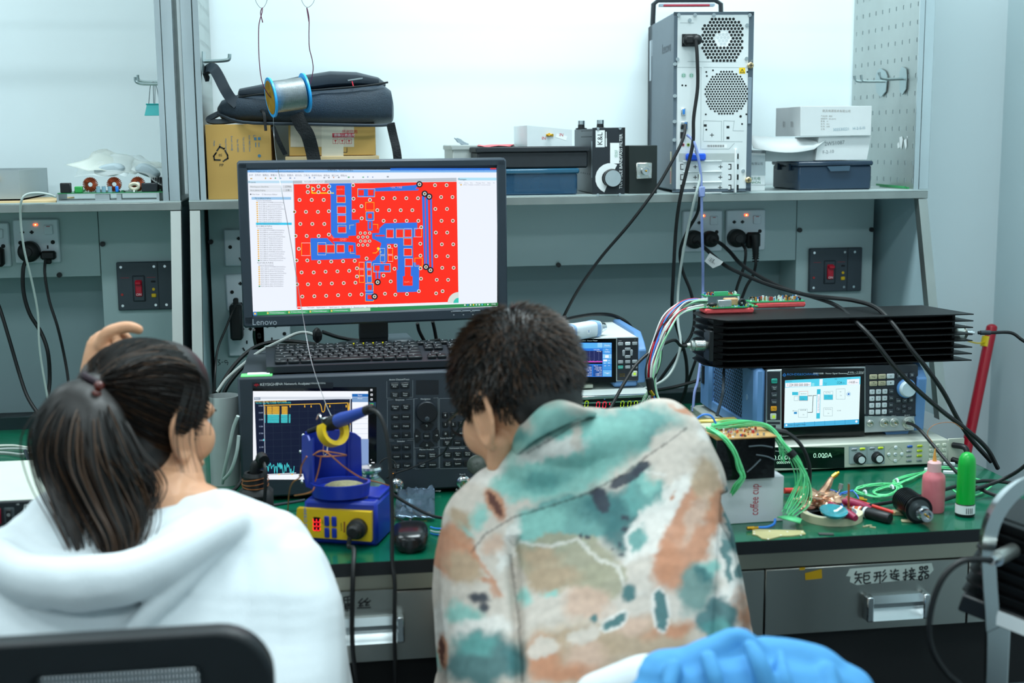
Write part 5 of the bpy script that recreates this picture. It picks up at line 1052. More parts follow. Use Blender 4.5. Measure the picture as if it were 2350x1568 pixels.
# ---------------- dc supply (1U) ----------------
t = thing('bench_power_supply', 'cream low supply with green digital readout standing on the green desktop', 'power supply', (.815, 2.40, .75), -.3)
f = onface(t, 0); c = crop(1590, 820, 3.615, f); xr_ = f(2175, 1035)[0]; H_ = .054; crm = M('cream panel', 'c9ccbd', .45, var=.02)
MB().bx(0, xr_, .004, .42, .006, H_, M('dc supply lid', 'b3b8ad', .45, .2, var=.05, scale=60), .002).obj('case', t)
b = MB().bx(-.002, xr_, -.003, .006, .005, H_, crm, .002); y = -.0034
Q(b, c, 600, 745, 1252, 918, M('readout window', '04120f', .08, var=0), y); gd = E('b9f5d8', 1.1)
TX(b, c, '0.000V', 660, 833, .0135, gd, y-.0003, 'LEFT', -.02); TX(b, c, '0.000A', 992, 815, .0135, gd, y-.0003, 'LEFT', -.02); TX(b, c, '0000.0W', 690, 873, .0075, gd, y-.0003, 'LEFT', -.02); TX(b, c, 'IT6900A Wide Range DC Power Supply', 590, 778, .0035, TXW, y-.0003); LN(b, c, [(1070, 829), (1092, 828)], .0006, gd, y-.0003)
gp = M('pale blue print panel', 'aab9bb', .5, var=0)
for x0_ in (1288, 1438): Q(b, c, x0_, 738, x0_+148, 882, gp, y); LN(b, c, [(x0_+5, 742), (x0_+144, 735), (x0_+144, 876), (x0_+5, 882), (x0_+5, 742)], .0003, M('panel line', '7f9496', .5), y-.0002)
TX(b, c, 'Voltage', 1362, 787, .0034, TXK, y-.0003, 'CENTER'); TX(b, c, 'Current', 1512, 780, .0034, TXK, y-.0003, 'CENTER'); TX(b, c, 'ITECH', 1300, 890, .0036, TXK, y-.0003)
DISC(b, c, 1672, 800, .0158, M('dial line', '5a5f58', .6), y-.0001, 30, .0155)
b.obj('front_panel', t)
for x, y_ in ((1372, 836), (1520, 828)):
    cx, cz = c(x, y_); MB(Matrix.Translation((cx, -.003, cz)) @ Matrix.Rotation(pi/2, 4, 'X')).lathe([(.0115, 0), (.0105, .012), (.0095, .014)], blk, 24).lathe([(.0068, .0142), (.0068, .0148), (0, .015)], white, 20).obj('knob', t)
ylw = M('yellow green key', 'cfe02a', .4); 
for s, x, y_, mt in (('Coarse', 1332, 762, gk), ('Fine', 1400, 758, ylw), ('Coarse', 1482, 753, gk), ('Fine', 1551, 750, ylw), ('V-set', 1793, 738, M('blue key', '2b5fae', .4)), ('I-set', 1786, 776, gk), ('Recall', 1786, 816, gk), ('Save', 1786, 855, gk), ('On/Off', 1875, 734, ylw), ('Local', 1874, 773, ylw), ('Meter', 1872, 814, ylw), ('Shift', 1872, 852, gk)): key(t, c, x, y_, .0115, .0050, mt, s, .0030, TXK, -.003, .003, 'button', .002)
for s, x, y_ in (('▴', 1676, 745), ('◂', 1618, 803), ('OK', 1672, 802), ('▸', 1726, 800), ('▾', 1672, 856)): key(t, c, x, y_, .0068, .0068, white, s, .0032, TXK, -.003, .003, 'arrow_button', .0022)
for r_ in range(4):
    for q_ in range(3): key(t, c, 1972+q_*53-r_*2, 730+r_*39-q_*3, .0085, .0062, M('cream key', 'd9dccc', .4), ('123', '456', '789', 'E0.')[r_][q_], .0032, TXK, -.003, .003, 'button', .001)
b = MB().bx(xr_, xr_+.034, -.001, .003, .006, H_+.001, crm, .001); b.obj('rack_ear', t)
cx = xr_+.022; MB().tube([(cx-.012, -.002, H_-.012), (cx, -.026, H_-.012), (cx+.002, -.034, H_*.5), (cx, -.026, .012), (cx-.012, -.002, .012)], .0058, blk, 10, 5).obj('handle', t)
# ---------------- signal generator ----------------
t = thing('signal_generator', 'blue cased vector signal generator with white touch screen and large pale knob', 'test instrument', (.862, 2.445, .805), .9)
f = onface(t, 0); c = crop(1590, 820, 3.615, f)
(xa, za), (xb, zb_) = f(1757, 1004.8), f(2104, 836); z0, z1 = (f(1757, 1004.8)[1]+f(2101, 988)[1])/2, zb_
vent = M('vented blue side', '46648c', .5)
MB().bx(xa-.004, xb, .02, .345, z0+.001, z1-.001, M('generator body', '9aa4a8', .45, .3), .003).obj('case', t)
b = MB().bx(xa, xb, -.002, .02, z0, z1, M('silver bezel'), .002); y = -.0026
Q(b, c, 612, 118, 722, 520, M('keypad graphite'), y); Q(b, c, 733, 90, 1420, 650, led, y); Q(b, c, 1428, 65, 1862, 470, M('keypad graphite'), y); Q(b, c, 612, 535, 720, 555, M('keypad graphite'), y); Q(b, c, 1418, 470, 1850, 487, M('keypad dark strip', '202630', .4), y-.0003)
TX(b, c, 'ROHDE&SCHWARZ', 776, 142, .0068, M('maker blue print'), y-.0004, 'LEFT', -.03, 1.1); LN(b, c, [(741, 147), (755, 132), (769, 146), (755, 160), (741, 147)], .0006, M('maker blue print'), y-.0004); LN(b, c, [(748, 146), (762, 146)], .0005, M('maker blue print'), y-.0004)
TX(b, c, 'SMBV100B · Vector Signal Generator', 994, 134, .0048, TXW, y-.0004, 'LEFT', -.03); TX(b, c, '8 kHz – 3 GHz', 1282, 124, .0052, TXW, y-.0004, 'LEFT', -.03); LN(b, c, [(1275, 140), (1408, 135), (1412, 115)], .0003, TXW, y-.0004)
for s, x in (('Sensor', 1468), ('User 1', 1578), ('User 2', 1662), ('RF 50 Ω', 1772)): TX(b, c, s, x, 489-(x-1468)*.03, .0034, TXW, y-.0006, 'CENTER')
LN(b, c, [(1755, 596), (1767, 576), (1780, 595), (1755, 596)], .0004, TXK, y-.0004); p0, p1 = c(635, 590), c(684, 562); b.bx(p0[0], p1[0], y-.0005, y+.001, p0[1], p1[1], ink); b.obj('front_panel', t)
b = MB(); y -= .0006; cyn = E('3ecbe8', .9); lc = E('8be4f4', 1)
PG(b, c, [(760, 190), (1385, 158), (1372, 552), (752, 582)], E('e4fbfd', 1.0), y)
PG(b, c, [(760, 190), (1385, 158), (1384, 222), (758, 250)], E('52d2ee', 1), y-.0003)
PG(b, c, [(762, 212), (975, 205), (974, 238), (762, 246)], wh, y-.0005); PG(b, c, [(980, 212), (1003, 211), (1002, 236), (980, 238)], lc, y-.0005); PG(b, c, [(1045, 180), (1072, 178), (1070, 232), (1044, 234)], wh, y-.0005); PG(b, c, [(1273, 182), (1376, 176), (1375, 222), (1272, 226)], wh, y-.0005)
TX(b, c, '1.224 000 000 000', 776, 229, .0074, TXK, y-.0008, 'LEFT', -.03, .78); TX(b, c, '-3.24', 1184, 210, .0072, TXK, y-.0008, 'LEFT', -.03, .78); TX(b, c, '-14.00', 1283, 206, .0072, TXK, y-.0008, 'LEFT', -.03, .78)
for s, x, y_ in (('GHz', 943, 226), ('dBm', 1232, 212), ('dBm', 1342, 208), ('Frequency', 762, 198), ('PEP', 1170, 180), ('Level', 1274, 176), ('Mod', 1080, 213), ('On', 1086, 228)): TX(b, c, s, x, y_, .0032, E('1a6a8a', 1), y-.0008, 'LEFT', -.03)
PG(b, c, [(1024, 263), (1054, 262), (1048, 506), (1018, 507)], cyn, y-.0005); PG(b, c, [(1027, 305), (1049, 304), (1045, 460), (1022, 461)], wh, y-.0007)
b.text('I/Q Stream Mapper', .004, c(1036, 382), E('8a9aa4', 1), y-.0009, 'CENTER', pi/2)
for (x0_, y0_, x1_, y1_), mt in (((818, 286, 868, 312), cyn), ((876, 318, 947, 358), cyn), ((1082, 308, 1154, 350), cyn), ((833, 452, 858, 468), E('1e88c8', 1))): Q(b, c, x0_, y0_, x1_, y1_, mt, y-.0005)
gl_ = E('9ab4bc', 1)
for x0_, y0_, x1_, y1_ in ((876, 282, 948, 358), (870, 430, 944, 496), (1080, 282, 1155, 350), (1183, 262, 1256, 345), (1078, 418, 1152, 485), (835, 322, 868, 358)): LN(b, c, [(x0_, y0_), (x1_, y0_-3), (x1_, y1_), (x0_, y1_), (x0_, y0_)], .0003, E('e08a80', 1) if x0_ == 876 else gl_, y-.0006)
LN(b, c, [(950, 318), (985, 316)], .0005, TXK, y-.0007); LN(b, c, [(992, 316), (986, 454), (948, 455)], .0005, TXK, y-.0007); LN(b, c, [(995, 315), (1018, 314)], .0005, TXK, y-.0007)
for s, x, y_ in (('Baseband', 912, 300), ('Coder', 905, 345), ('I/Q Mod', 1115, 292), ('On', 1125, 322), ('RF', 1219, 285), ('On', 1222, 315), ('AM/FM/Φ', 908, 437), ('On', 912, 474), ('I/Q Analog', 1115, 428), ('On', 1118, 463), ('0.0 dB', 1205, 440), ('BB Input', 842, 443)): TX(b, c, s, x, y_, .0031, E('5a6a72', 1), y-.0009, 'CENTER', -.03)
DISC(b, c, 1286, 303, .0042, E('3a9ad0', 1), y-.0006, 20, .0036); DISC(b, c, 1286, 303, .0022, E('3a78c8', 1), y-.0006)
PG(b, c, [(752, 546), (1373, 512), (1372, 552), (752, 582)], E('4ab4e2', 1), y-.0005)
for k in range(1, 7): LN(b, c, [(752+k*84, 541-k*4), (752+k*84, 578-k*4)], .0003, E('2a7ab0', 1), y-.0007)
TX(b, c, 'System|Config'.replace('|', ' '), 784, 560, .0036, TXK, y-.0008, 'LEFT', -.03); TX(b, c, 'Start Menu', 866, 556, .0036, TXK, y-.0008, 'LEFT', -.03); DISC(b, c, 770, 561, .002, wh, y-.0008); DISC(b, c, 1350, 530, .0025, wh, y-.0008)
b.obj('screen', t)
dk_, lt_, bg_ = M('dark generator key', '3a4149', .4), M('light generator key', 'd3dbe0', .35), M('beige generator key', 'c8bfa0', .4)
K = [('Preset', 670, 195, M('teal key'), .012), ('Save/|Rcl', 669, 253, dk_, .012), ('Local', 668, 309, dk_, .012), ('Setup', 667, 366, dk_, .012), ('Trig', 665, 423, M('orange key', 'f0a21e', .4), .012),
     ('Freq', 1490, 160, bg_, .016), ('Level', 1562, 157, bg_, .016), ('⌂', 1632, 154, lt_, .016), ('RF|On/Off', 1490, 216, bg_, .016), ('Mod|On/Off', 1561, 213, bg_, .016), ('★', 1631, 210, lt_, .016), ('Esc', 1704, 151, dk_, .0105), ('▣', 1756, 150, dk_, .0105), ('⧉', 1808, 145, dk_, .0105), ('Undo', 1696, 357, dk_, .0105), ('↵', 1749, 355, dk_, .0105), ('⌫', 1801, 353, dk_, .0105)]
for r_ in range(4):
    for q_ in range(4): K.append(((('7', '8', '9', 'G/n'), ('4', '5', '6', 'M/µ'), ('1', '2', '3', 'k/m'), ('0', '.', '±', 'dBm'))[r_][q_], 1480+q_*52.5-r_*1.5, 285+r_*56-q_*2, lt_ if q_ < 3 else dk_, .0105))
for s, x, y_, mt, w_ in K: key(t, c, x, y_, w_, .0098, mt, s, .0036 if len(s) > 1 else .0048, TXW if mt is dk_ else TXK, -.002, .004, 'button', .0012)
for s, x, y_ in (('▴', 1746, 405), ('◂', 1697, 427), ('▸', 1792, 423), ('▾', 1745, 447)): key(t, c, x, y_, .0100, .0080, dk_, s, .004, TXW, -.002, .004, 'arrow_button', .002)
key(t, c, 661, 488, .0125, .0125, M('pale power key'), '', 0, None, -.002, .004, 'power_button', .0015); cx, cz = c(662, 489); MB().box((cx, -.0065, cz), (.0055, .001, .0055), E('a8d83a', 1.0)).obj('power_lamp', t)
cx, cz = c(1760, 254); MB(Matrix.Translation((cx, -.002, cz)) @ Matrix.Rotation(pi/2, 4, 'X')).lathe([(.0195, 0), (.0195, .006), (.018, .008)], M('knob blue ring', '5f93cf', .4), 36).lathe([(.0172, .006), (.0165, .014), (.0145, .0165), (0, .0165)], M('knob pale', 'cfe0ea', .35), 36).obj('knob', t)
for x, y_, r_ in ((1466, 545, .006), (1580, 540, .0078), (1663, 538, .0078), (1782, 540, .0105)):
    b = MB(); nconn(b, *c(x, y_), y=-.002, r=r_, L=.008 if r_ < .007 else .012, ring=M('nickel plate')); b.obj('connector', t)
handle(t, xb-.001, xb+.020, -.002, .345, z0-.001, z1+.006, .006, blueg)
b = MB().bx(xa-.026, xa-.002, -.001, .075, z0-.004, z1+.004, blueg, .007).bx(xa-.024, xa-.003, .29, .36, z0-.004, z1+.004, blueg, .007).bx(xa-.018, xa-.003, .06, .31, z0-.004, z0+.018, blueg, .002).bx(xa-.018, xa-.003, .06, .31, z1-.012, z1+.004, blueg, .002)
b.obj('side_handle', t)
b = MB().bx(xa-.014, xa-.006, .07, .295, z0+.012, z1-.008, blueg); X0 = xa-.0145; k = 0
for iz in range(17):
    for iy in range(20):
        yy = .078+iy*.0112+(.0056 if iz % 2 else 0); zz = z0+.022+iz*.0068
        if zz < z1-.012 and yy < .29: b.add([(X0, yy+.0042*a_, zz+.0052*d_) for a_, d_ in ((-1, 0), (-.4, .6), (.4, .6), (1, 0), (.4, -.6), (-.4, -.6))], [(0, 1, 2, 3, 4, 5)], M('vent shadow', '1c2a3c', .8, var=0))
b.obj('vent_panel', t)
MB().bx(xa-.0275, xa-.02, .325, .338, z0+.05, z0+.09, blk).cyl((xa-.0255, .345, z0+.08), (xa-.0268, .345, z0+.08), .006, M('handle screw', '88a8cc', .4), 16).cyl((xa-.0245, .04, z0+.075), (xa-.0265, .04, z0+.075), .006, M('handle screw'), 16).obj('handle_fittings', t)
MB().prism([(xb-.06, .0), (xb-.005, 0), (xb-.012, -.014), (xb-.052, -.014)], 0, .04, blueg, Matrix(((1, 0, 0, 0), (0, 0, 1, .01), (0, 1, 0, z0), (0, 0, 0, 1)))).obj('foot', t)
zgen = .805+z1
# ---------------- finned load on the generator ----------------
hs = M('black anodised fins', '0b0c0e', .45, .3, var=.15, scale=40, stretch=(.2, 4, 1))
a = W(1655, 846, 2.50); zb0 = max(zgen+.0055, a.z)
p0 = WZ(1655, 846, zb0); p1 = WZ(2230, 827, zb0)
t = thing('rf_load', 'large black finned load lying across the signal generator', 'attenuator', p0, math.degrees(math.atan2((p1-p0).y, (p1-p0).x)))
Lh = (p1-p0).length; f = onface(t, 0); Hh = f(1654, 738)[1]; Dh = .15; nf = 8
for k in range(nf):
    z = Hh*k/(nf-1)-.001
    MB().prism([(.012, 0), (Lh, 0), (Lh-.001, .004), (Lh-.04, Dh), (0-.008, Dh), (-.022, Dh-.02), (-.022, .05), (0, .012)], z, z+.0022, hs).obj('fin', t)
MB().bx(-.008, .012, .03, .07, 0.001, Hh, hs).bx(.0, Lh-.03, .06, .085, 0.001, Hh, hs).bx(Lh-.03, Lh-.024, .03, .12, .001, Hh, hs).obj('core', t)
b = MB(Matrix.Translation((-.014, .035, Hh*.45))).bx(-.006, .003, -.02, .02, -.03, .03, blk, .001); T = Matrix.Rotation(-pi/2, 4, 'Y')
b.lathe([(.0075, .004), (.0075, .008), (.0105, .010), (.0105, .028), (.009, .030), (.0105, .032), (.0105, .038), (.006, .040), (.0045, .046)], M('nickel plate'), 24, T)
for k in range(8): b.lathe([(.0109, .012+k*.002), (.0109, .013+k*.002)], chrome, 24, T)
b.obj('connector', t)
b = MB(Matrix.Translation((Lh-.024, .045, Hh*.52))); T = Matrix.Rotation(pi/2, 4, 'Y'); b.lathe([(.013, 0), (.0125, .024), (.009, .025), (.009, .032)], M('nickel plate'), 24, T).box((0, 0, 0), (.002, .026, .026), M('nickel plate'), .001, T=Matrix.Translation((.029, 0, 0)) @ Matrix.Rotation(pi/4, 4, 'X')).lathe([(.005, .03), (.005, .045), (.003, .046), (.003, .05)], chrome, 14, T); b.obj('flange_connector', t)
RC = TM(t) @ Vector((Lh+.022, .045, Hh*.52)); LC = TM(t) @ Vector((-.060, .035, Hh*.45))
zh = p0.z+Hh+.0014
# foam pads and boards on the load
redf = M('red antistatic foam', 'e0585a', .85, var=.1, scale=90, bump=.6)
def board(px0, py0, px1, py1, dep, lab1, lab2, k):
    a_, d_ = WZ(px0, py1, zh), WZ(px1, py1+ (py0-py0), zh)
    return a_, d_
q0, q1 = WZ(1619, 722, zh), WZ(1724, 716, zh)
o = MB(Matrix.Translation(q0)).bx(0, (q1-q0).x, 0, .045, 0, .0115, redf, .003).obj('foam_pad'); tag(o, 'left red foam pad under the main board on the black load', 'foam pad')
r0, r1 = WZ(1735, 708, zh), WZ(1853, 706, zh)
o = MB(Matrix.Translation(r0+Vector((0, 0, 0)))).bx(0, (r1-r0).x, 0, .04, 0, .0115, redf, .003).obj('foam_pad'); tag(o, 'right red foam pad under the long narrow board on the black load', 'foam pad')
rb = random.Random(9); gp_ = M('bright circuit board', '2f9e63', .4, var=.15, scale=90)
comp = [M('part white', 'dfe6e0', .5), M('part black', '15181a', .4), M('part silver', 'b8bfbf', .3, .7), M('part orange', 'c8873a', .5), M('part blue', '3a78b8', .5), M('part red', 'b83a3a', .5), white]
def parts(b, w_, d_, n, z, h=.004, r_=rb):
    for k in range(n):
        x_, y_ = r_.uniform(.003, w_-.006), r_.uniform(.001, d_-.004); s_ = r_.uniform(.0012, .004); b.bx(x_, x_+s_, y_, y_+s_*r_.uniform(.5, 1.3), z, z+r_.uniform(.3, 1)*h, r_.choice(comp))
t = thing('circuit_board', 'green populated board with silver block and black coil on the left red foam', 'circuit board', q0+Vector((-.003, -.003, .0118)))
w1 = (q1-q0).x+.012
MB().prism([(0, .012), (.02, 0), (w1-.03, 0), (w1-.02, .006), (w1, .006), (w1, .05), (0, .05)], 0, .002, gp_).obj('board', t); b = MB(); parts(b, w1, .045, 70, .002); tag(b.obj('small_components', t), kind='stuff')
MB().bx(.030, .058, .004, .016, .002, .016, M('silver can', 'aeb4b4', .35, .6), .001).obj('module_can', t)
MB().bx(.050, .078, .022, .04, .002, .017, M('wood inductor', 'c49a72', .5), .002).obj('inductor', t)
MB(Matrix.Translation((.082, .012, .0095))).tube([(.0055*cos(k*pi/5), .0, .0055*sin(k*pi/5)) for k in range(10)], .0032, blk, 8, 2, True).obj('coil', t)
MB(Matrix.Translation((.020, .010, .007))).ell((0, 0, 0), (.009, .006, .005), blk).obj('coil', t)
MB().bx(.004, .012, .02, .04, .002, .018, M('silver can'), .001).obj('pin_header', t)
t = thing('circuit_board', 'small upper green board with raised connector behind the main board on the load', 'circuit board', q0+Vector((.012, .045, .031)))
MB().bx(0, .075, 0, .03, 0, .0016, gp_).obj('board', t); b = MB(); parts(b, .075, .03, 60, .0016, .006); tag(b.obj('small_components', t), kind='stuff'); MB().bx(.02, .05, .001, .006, .0016, .009, M('connector green', '3fae78', .5), .0005).obj('connector', t)
for x_ in (.003, .070): MB().bx(x_, x_+.004, .002, .028, -.03, 0, white).obj('standoff', t)
t = thing('circuit_board', 'long narrow green board densely populated, on the right red foam pad', 'circuit board', r0+Vector((-.012, .001, .0118)))
w2 = (r1-r0).x+.010; MB().bx(0, w2, 0, .035, 0, .002, gp_).bx(0, w2, 0, .035, -.0004, .0, M('board edge cream', 'c9c9a0', .5)).obj('board', t); b = MB(); parts(b, w2, .033, 110, .002, .010); tag(b.obj('small_components', t), kind='stuff')
# red pole with yellow tie by the right wall
rp = M('red lacquered tube', 'b5122a', .25, coat=.3, var=.05)
t = thing('red_pole', 'slanting red tube with yellow tape against the wall behind the bench', 'pole', W(2200, 1100, 3.25))
A, B = W(2276, 752, 3.27)-Vector(t.location), W(2188, 1180, 3.2)-Vector(t.location)
MB().cyl(B, A, .0145, rp, 20).ell(A, (.0145, .0145, .010), rp).obj('tube', t)
u = (A-B).normalized(); P_ = W(2266, 783, 3.268)-Vector(t.location); MB().cyl(P_-u*.016, P_+u*.012, .0162, M('yellow tape', 'e8c81a', .4), 20).tube([P_, W(2245, 788, 3.24)-Vector(t.location), W(2222, 783, 3.22)-Vector(t.location)], .002, M('yellow tape'), 6).obj('tape_tie', t)
D0 = .7502
# ---------------- soldering station ----------------
a, d = WZ(692, 1250, D0), WZ(868, 1262, D0)
t = thing('soldering_station', 'yellow and blue soldering station with red digits lying on its side', 'soldering station', a, -19)
f = onface(t, 0); c = crop(540, 920, 3.919, f); bu, yw = M('station blue plastic', '16309c', .35, var=.04), M('station yellow plastic', 'd9b31c', .35, var=.04)
Ws = f(864, 1262)[0]; Hs = f(690, 1150)[1]
MB().bx(.003, Ws, .008, .11, 0, Hs, bu, .005).bx(Ws-.022, Ws-.002, .03, .105, Hs-.001, Hs+.004, bu, .001).obj('case', t)
b = MB(); p = [c(560, 965), c(1225, 1000), c(1225, 1265), c(572, 1216)]; m_ = [(c(548, 1090)[0], c(548, 1090)[1])]
q = [p[0], p[1], p[2], p[3], m_[0]]; b.add([(x_, -.003, z_) for x_, z_ in q]+[(x_, .009, z_) for x_, z_ in q], [(0, 4, 3, 2, 1), (0, 1, 6, 5), (1, 2, 7, 6), (2, 3, 8, 7), (3, 4, 9, 8), (4, 0, 5, 9)], yw); y = -.0034
PG(b, c, [(708, 1040), (768, 1044), (768, 1172), (712, 1165)], led, y)
b.text('HAKKO FX-888D', .0078, c(636, 1100), M('maker blue print'), y, 'CENTER', -pi/2); b.text('TEMP', .003, c(790, 1085), TXK, y, 'CENTER', -pi/2); b.text('REMOTE', .0036, c(958, 1130), TXK, y, 'CENTER', -pi/2)
PG(b, c, [(980, 1082), (994, 1083), (992, 1180), (980, 1180)], M('slot brown', '8a4a1c', .5), y); b.obj('front_panel', t)
b = MB()
for k in range(3):
    x0, z0 = c(738, 1070+k*38); T = Matrix.Translation((x0, 0, z0)) @ Matrix.Rotation(pi/2, 4, 'Y'); e = MB(T); seg(e, 0, 0, .0115, '3', E('ff2030', 2), -.0040, 0); b.add(e.V, e.F, E('ff2030', 2))
b.obj('digits', t)
for x, y_ in ((830, 1076), (896, 1080), (832, 1180), (898, 1184)): key(t, c, x, y_, .0085, .017, bu, '', 0, None, -.003, .003, 'button', .003)
cx, cz = c(1108, 1140); T = Matrix.Translation((cx, -.003, cz)) @ Matrix.Rotation(pi/2, 4, 'X')
MB(T).lathe([(.0165, 0), (.016, .012), (.012, .014), (.0115, .026), (.008, .03)], blkr, 24).obj('plug', t)
PL = TM(t) @ Vector((cx-.004, -.034, cz-.006))
# iron stand on top of the station
yb = 2.10; pB = W(785, 1150, yb); ztop = D0+Hs+.0045
t = thing('iron_stand', 'blue soldering iron stand with sponge cup and yellow collar, on the station', 'iron stand', (pB.x, yb+.0, ztop), -6)
def loc(px, py, y): return W(px, py, y)-Vector(t.location)
zc = W(785, 1118, yb-.03).z-ztop
cup = [(.0425*cos(k*pi/18)*(1.12 if True else 1), .034*sin(k*pi/18)) for k in range(36)]
b = MB(Matrix.Translation((-.002, .004, 0))); n = 36; vs = []
for s_, z in ((.97, 0), (1.03, zc), (.93, zc), (.90, zc*.55)): vs += [(x_*s_, y_*s_, z) for x_, y_ in cup]
fs = [tuple(range(36))[::-1]]+[(i*n+k, i*n+(k+1) % n, (i+1)*n+(k+1) % n, (i+1)*n+k) for i in range(3) for k in range(n)]+[tuple(3*n+k for k in range(n))]
b.add(vs, fs, bu).bx(-.050, .03, .012, .06, 0, zc*.6, bu, .004).obj('cup', t)
sp_ = M('dry sponge', '8f8a6a', .95, var=.3, scale=160, bump=1)
b = MB(Matrix.Translation((.004, .006, zc*.6))); b.ell((0, 0, 0), (.034, .024, .009), sp_, 24, 8); b.obj('sponge', t)
def platep(name, pts, th, mt, par, lab=None):
    q = [loc(*p) for p in pts]; n = len(q); o = MB().add(q+[v+Vector(th) for v in q], [tuple(range(n)), tuple(range(n, 2*n))[::-1]]+[(i, n+i, n+(i+1) % n, (i+1) % n) for i in range(n)], mt).obj(name, par); return o
platep('side_plate', [(679, 1000, 2.19), (700, 1002, 2.13), (706, 1014, 2.12), (717, 1006, 2.10), (719, 1125, 2.09), (700, 1120, 2.11), (680, 1078, 2.18)], (.0025, .001, 0), bu, t)
platep('back_plate', [(690, 994, 2.165), (726, 988, 2.165), (778, 988, 2.165), (806, 995, 2.165), (819, 1005, 2.165), (822, 1110, 2.165), (700, 1118, 2.165)], (0, .003, 0), bu, t)
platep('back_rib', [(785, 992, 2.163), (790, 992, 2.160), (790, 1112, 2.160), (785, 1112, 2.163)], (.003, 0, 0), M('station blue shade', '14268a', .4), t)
b = MB()
for px, py, y in ((683, 1002, 2.185), (677, 1040, 2.185), (679, 1094, 2.17), (693, 1108, 2.1), (736, 1002, 2.158), (733, 1040, 2.158)): v = loc(px, py, y); b.ell(v, (.003, .003, .003), chrome, 10, 6)
b.obj('screws', t)
C0 = loc(764, 990, 2.10); ax = (loc(845, 941, 2.05)-loc(757, 975, 2.12)).normalized(); T = Matrix.Translation(C0) @ ax.to_track_quat('Z', 'Y').to_matrix().to_4x4()
ycl = M('collar yellow', 'd9b414', .4, var=.05)
vs = []; fs = []; n = 20
for i in range(n+1):
    a_ = R_(20+ i*250/n)
    for r_, z in ((.017, -.006), (.0255, -.009), (.0255, .009), (.017, .006)): vs.append((r_*cos(a_), r_*sin(a_), z))
for i in range(n):
    for k in range(4): fs.append((i*4+k, i*4+(k+1) % 4, i*4+4+(k+1) % 4, i*4+4+k))
fs += [(3, 2, 1, 0), (n*4, n*4+1, n*4+2, n*4+3)]
qd = Vector((0, 0, -1)); lo = (T.to_3x3().inverted() @ qd); ang = math.atan2(lo.y, lo.x)
MB(T @ Matrix.Rotation(ang-R_(145), 4, 'Z')).add(vs, fs, ycl).obj('collar', t)
MB().tube([loc(722, 965, 2.13), loc(728, 952, 2.13), (loc(733, 960, 2.12)), loc(736, 990, 2.15), loc(733, 1040, 2.155), loc(742, 1042, 2.155), loc(744, 990, 2.15), loc(740, 962, 2.11), loc(780, 959, 2.13)], .0016, chrome, 6).obj('wire_spring', t)
# soldering iron
t2 = t; O = W(760, 972, 2.115)
t = thing('soldering_iron', 'blue handled soldering iron resting in the yellow collar', 'soldering iron', O)
ax = (W(845, 941, 2.05)-O).normalized(); T = ax.to_track_quat('Z', 'Y').to_matrix().to_4x4(); Li = (W(845, 941, 2.05)-O).length
MB(T).lathe([(.004, -.06), (.005, -.02), (.0095, -.015), (.0125, 0), (.0115, .015), (.010, .022)], blkr, 16).obj('ferrule', t)
MB(T).lathe([(.011, .015), (.0118, .03), (.0095, Li*.6), (.0075, Li*.95)], M('iron handle blue', '27459e', .4, var=.03), 18).obj('handle', t)
MB(T).lathe([(.0078, Li*.93), (.0078, Li*1.08), (.0045, Li*1.15)], blkr, 14).obj('strain_relief', t)
cuw = M('enamelled copper wire', 'c07a4a', .35, .6)
for lab, pts in (('copper wire loop around the stand centre, ends toward the jar', [(718, 1045, 2.09), (735, 1036, 2.085), (760, 1038, 2.085), (795, 1045, 2.1), (775, 1047, 2.12), (735, 1048, 2.12), (722, 1043, 2.1), (745, 1036, 2.08), (790, 1072, 2.08), (830, 1097, 2.1), (870, 1108, 2.13), (892, 1115, 2.15)]),
                 ('copper wire hanging down before the blue back plate', [(737, 1046, 2.10), (733, 1070, 2.1), (728, 1090, 2.1), (723, 1106, 2.1)]),
                 ('copper wire trailing from the stand left side to the desk', [(704, 1048, 2.08), (692, 1070, 2.09), (688, 1095, 2.09), (672, 1108, 2.1), (664, 1130, 2.12), (660, 1180, 2.14)]),
                 ('copper wire curling below the sponge cup left corner', [(722, 1118, 2.06), (716, 1128, 2.06), (700, 1134, 2.07), (676, 1138, 2.1)])):
    cable('copper_wire', lab, pts, .0012, cuw, 'wire', 6)
cable('soldering_iron_cable', 'black cord arching from the blue iron down past the bench edge', [(849, 940, 2.04), (866, 948, 2.03), (880, 972, 2.02), (889, 1010, 2.01), (896, 1080, 2.0), (900, 1180, 1.985), (900, 1290, 1.965), (906, 1340, 1.955), (905, 1450, 1.95), (908, 1568, 1.95), (908, 1700, 1.96)], .0033, blkr)
cable('station_cable', 'black cord from the yellow front panel hanging over the bench edge', [PL, PL+Vector((-.002, -.006, -.014)), (812, 1262, 2.0), (810, 1320, 1.96), (808, 1420, 1.955), (810, 1500, 1.955), (820, 1568, 1.955), (830, 1680, 1.96)], .0038, blkr)
# dispenser jar
cj = WZ(853, 1186, D0); cj.y += .028
gls = M('clear glass', 'b5cfc8', .05, trans=.75, var=0); zk = W(845, 1066, cj.y).z-D0
t = thing('liquid_dispenser', 'clear glass dispenser jar with domed metal cap behind the soldering station', 'bottle', cj)
MB().lathe([(.026, 0), (.0285, .004), (.0285, zk*.5), (.026, zk*.62), (.017, zk*.74), (.0155, zk*.8)], gls, 32).obj('glass_body', t)
MB().lathe([(.0262, .002), (.0262, zk*.32), (0, zk*.32)], M('clear liquid', 'd8e6e0', .05, trans=.9, var=0, ior=1.33), 28).obj('liquid', t)
b = MB().lathe([(.0165, zk*.72), (.0175, zk*.78), (.0155, zk*.8), (.0175, zk*.83), (.0155, zk*.85), (.021, zk*.87), (.0235, zk*.92), (.0215, zk*.965), (.012, zk*.98), (.004, zk*.985), (.003, zk), (0, zk)], chrome, 32); b.obj('cap', t)
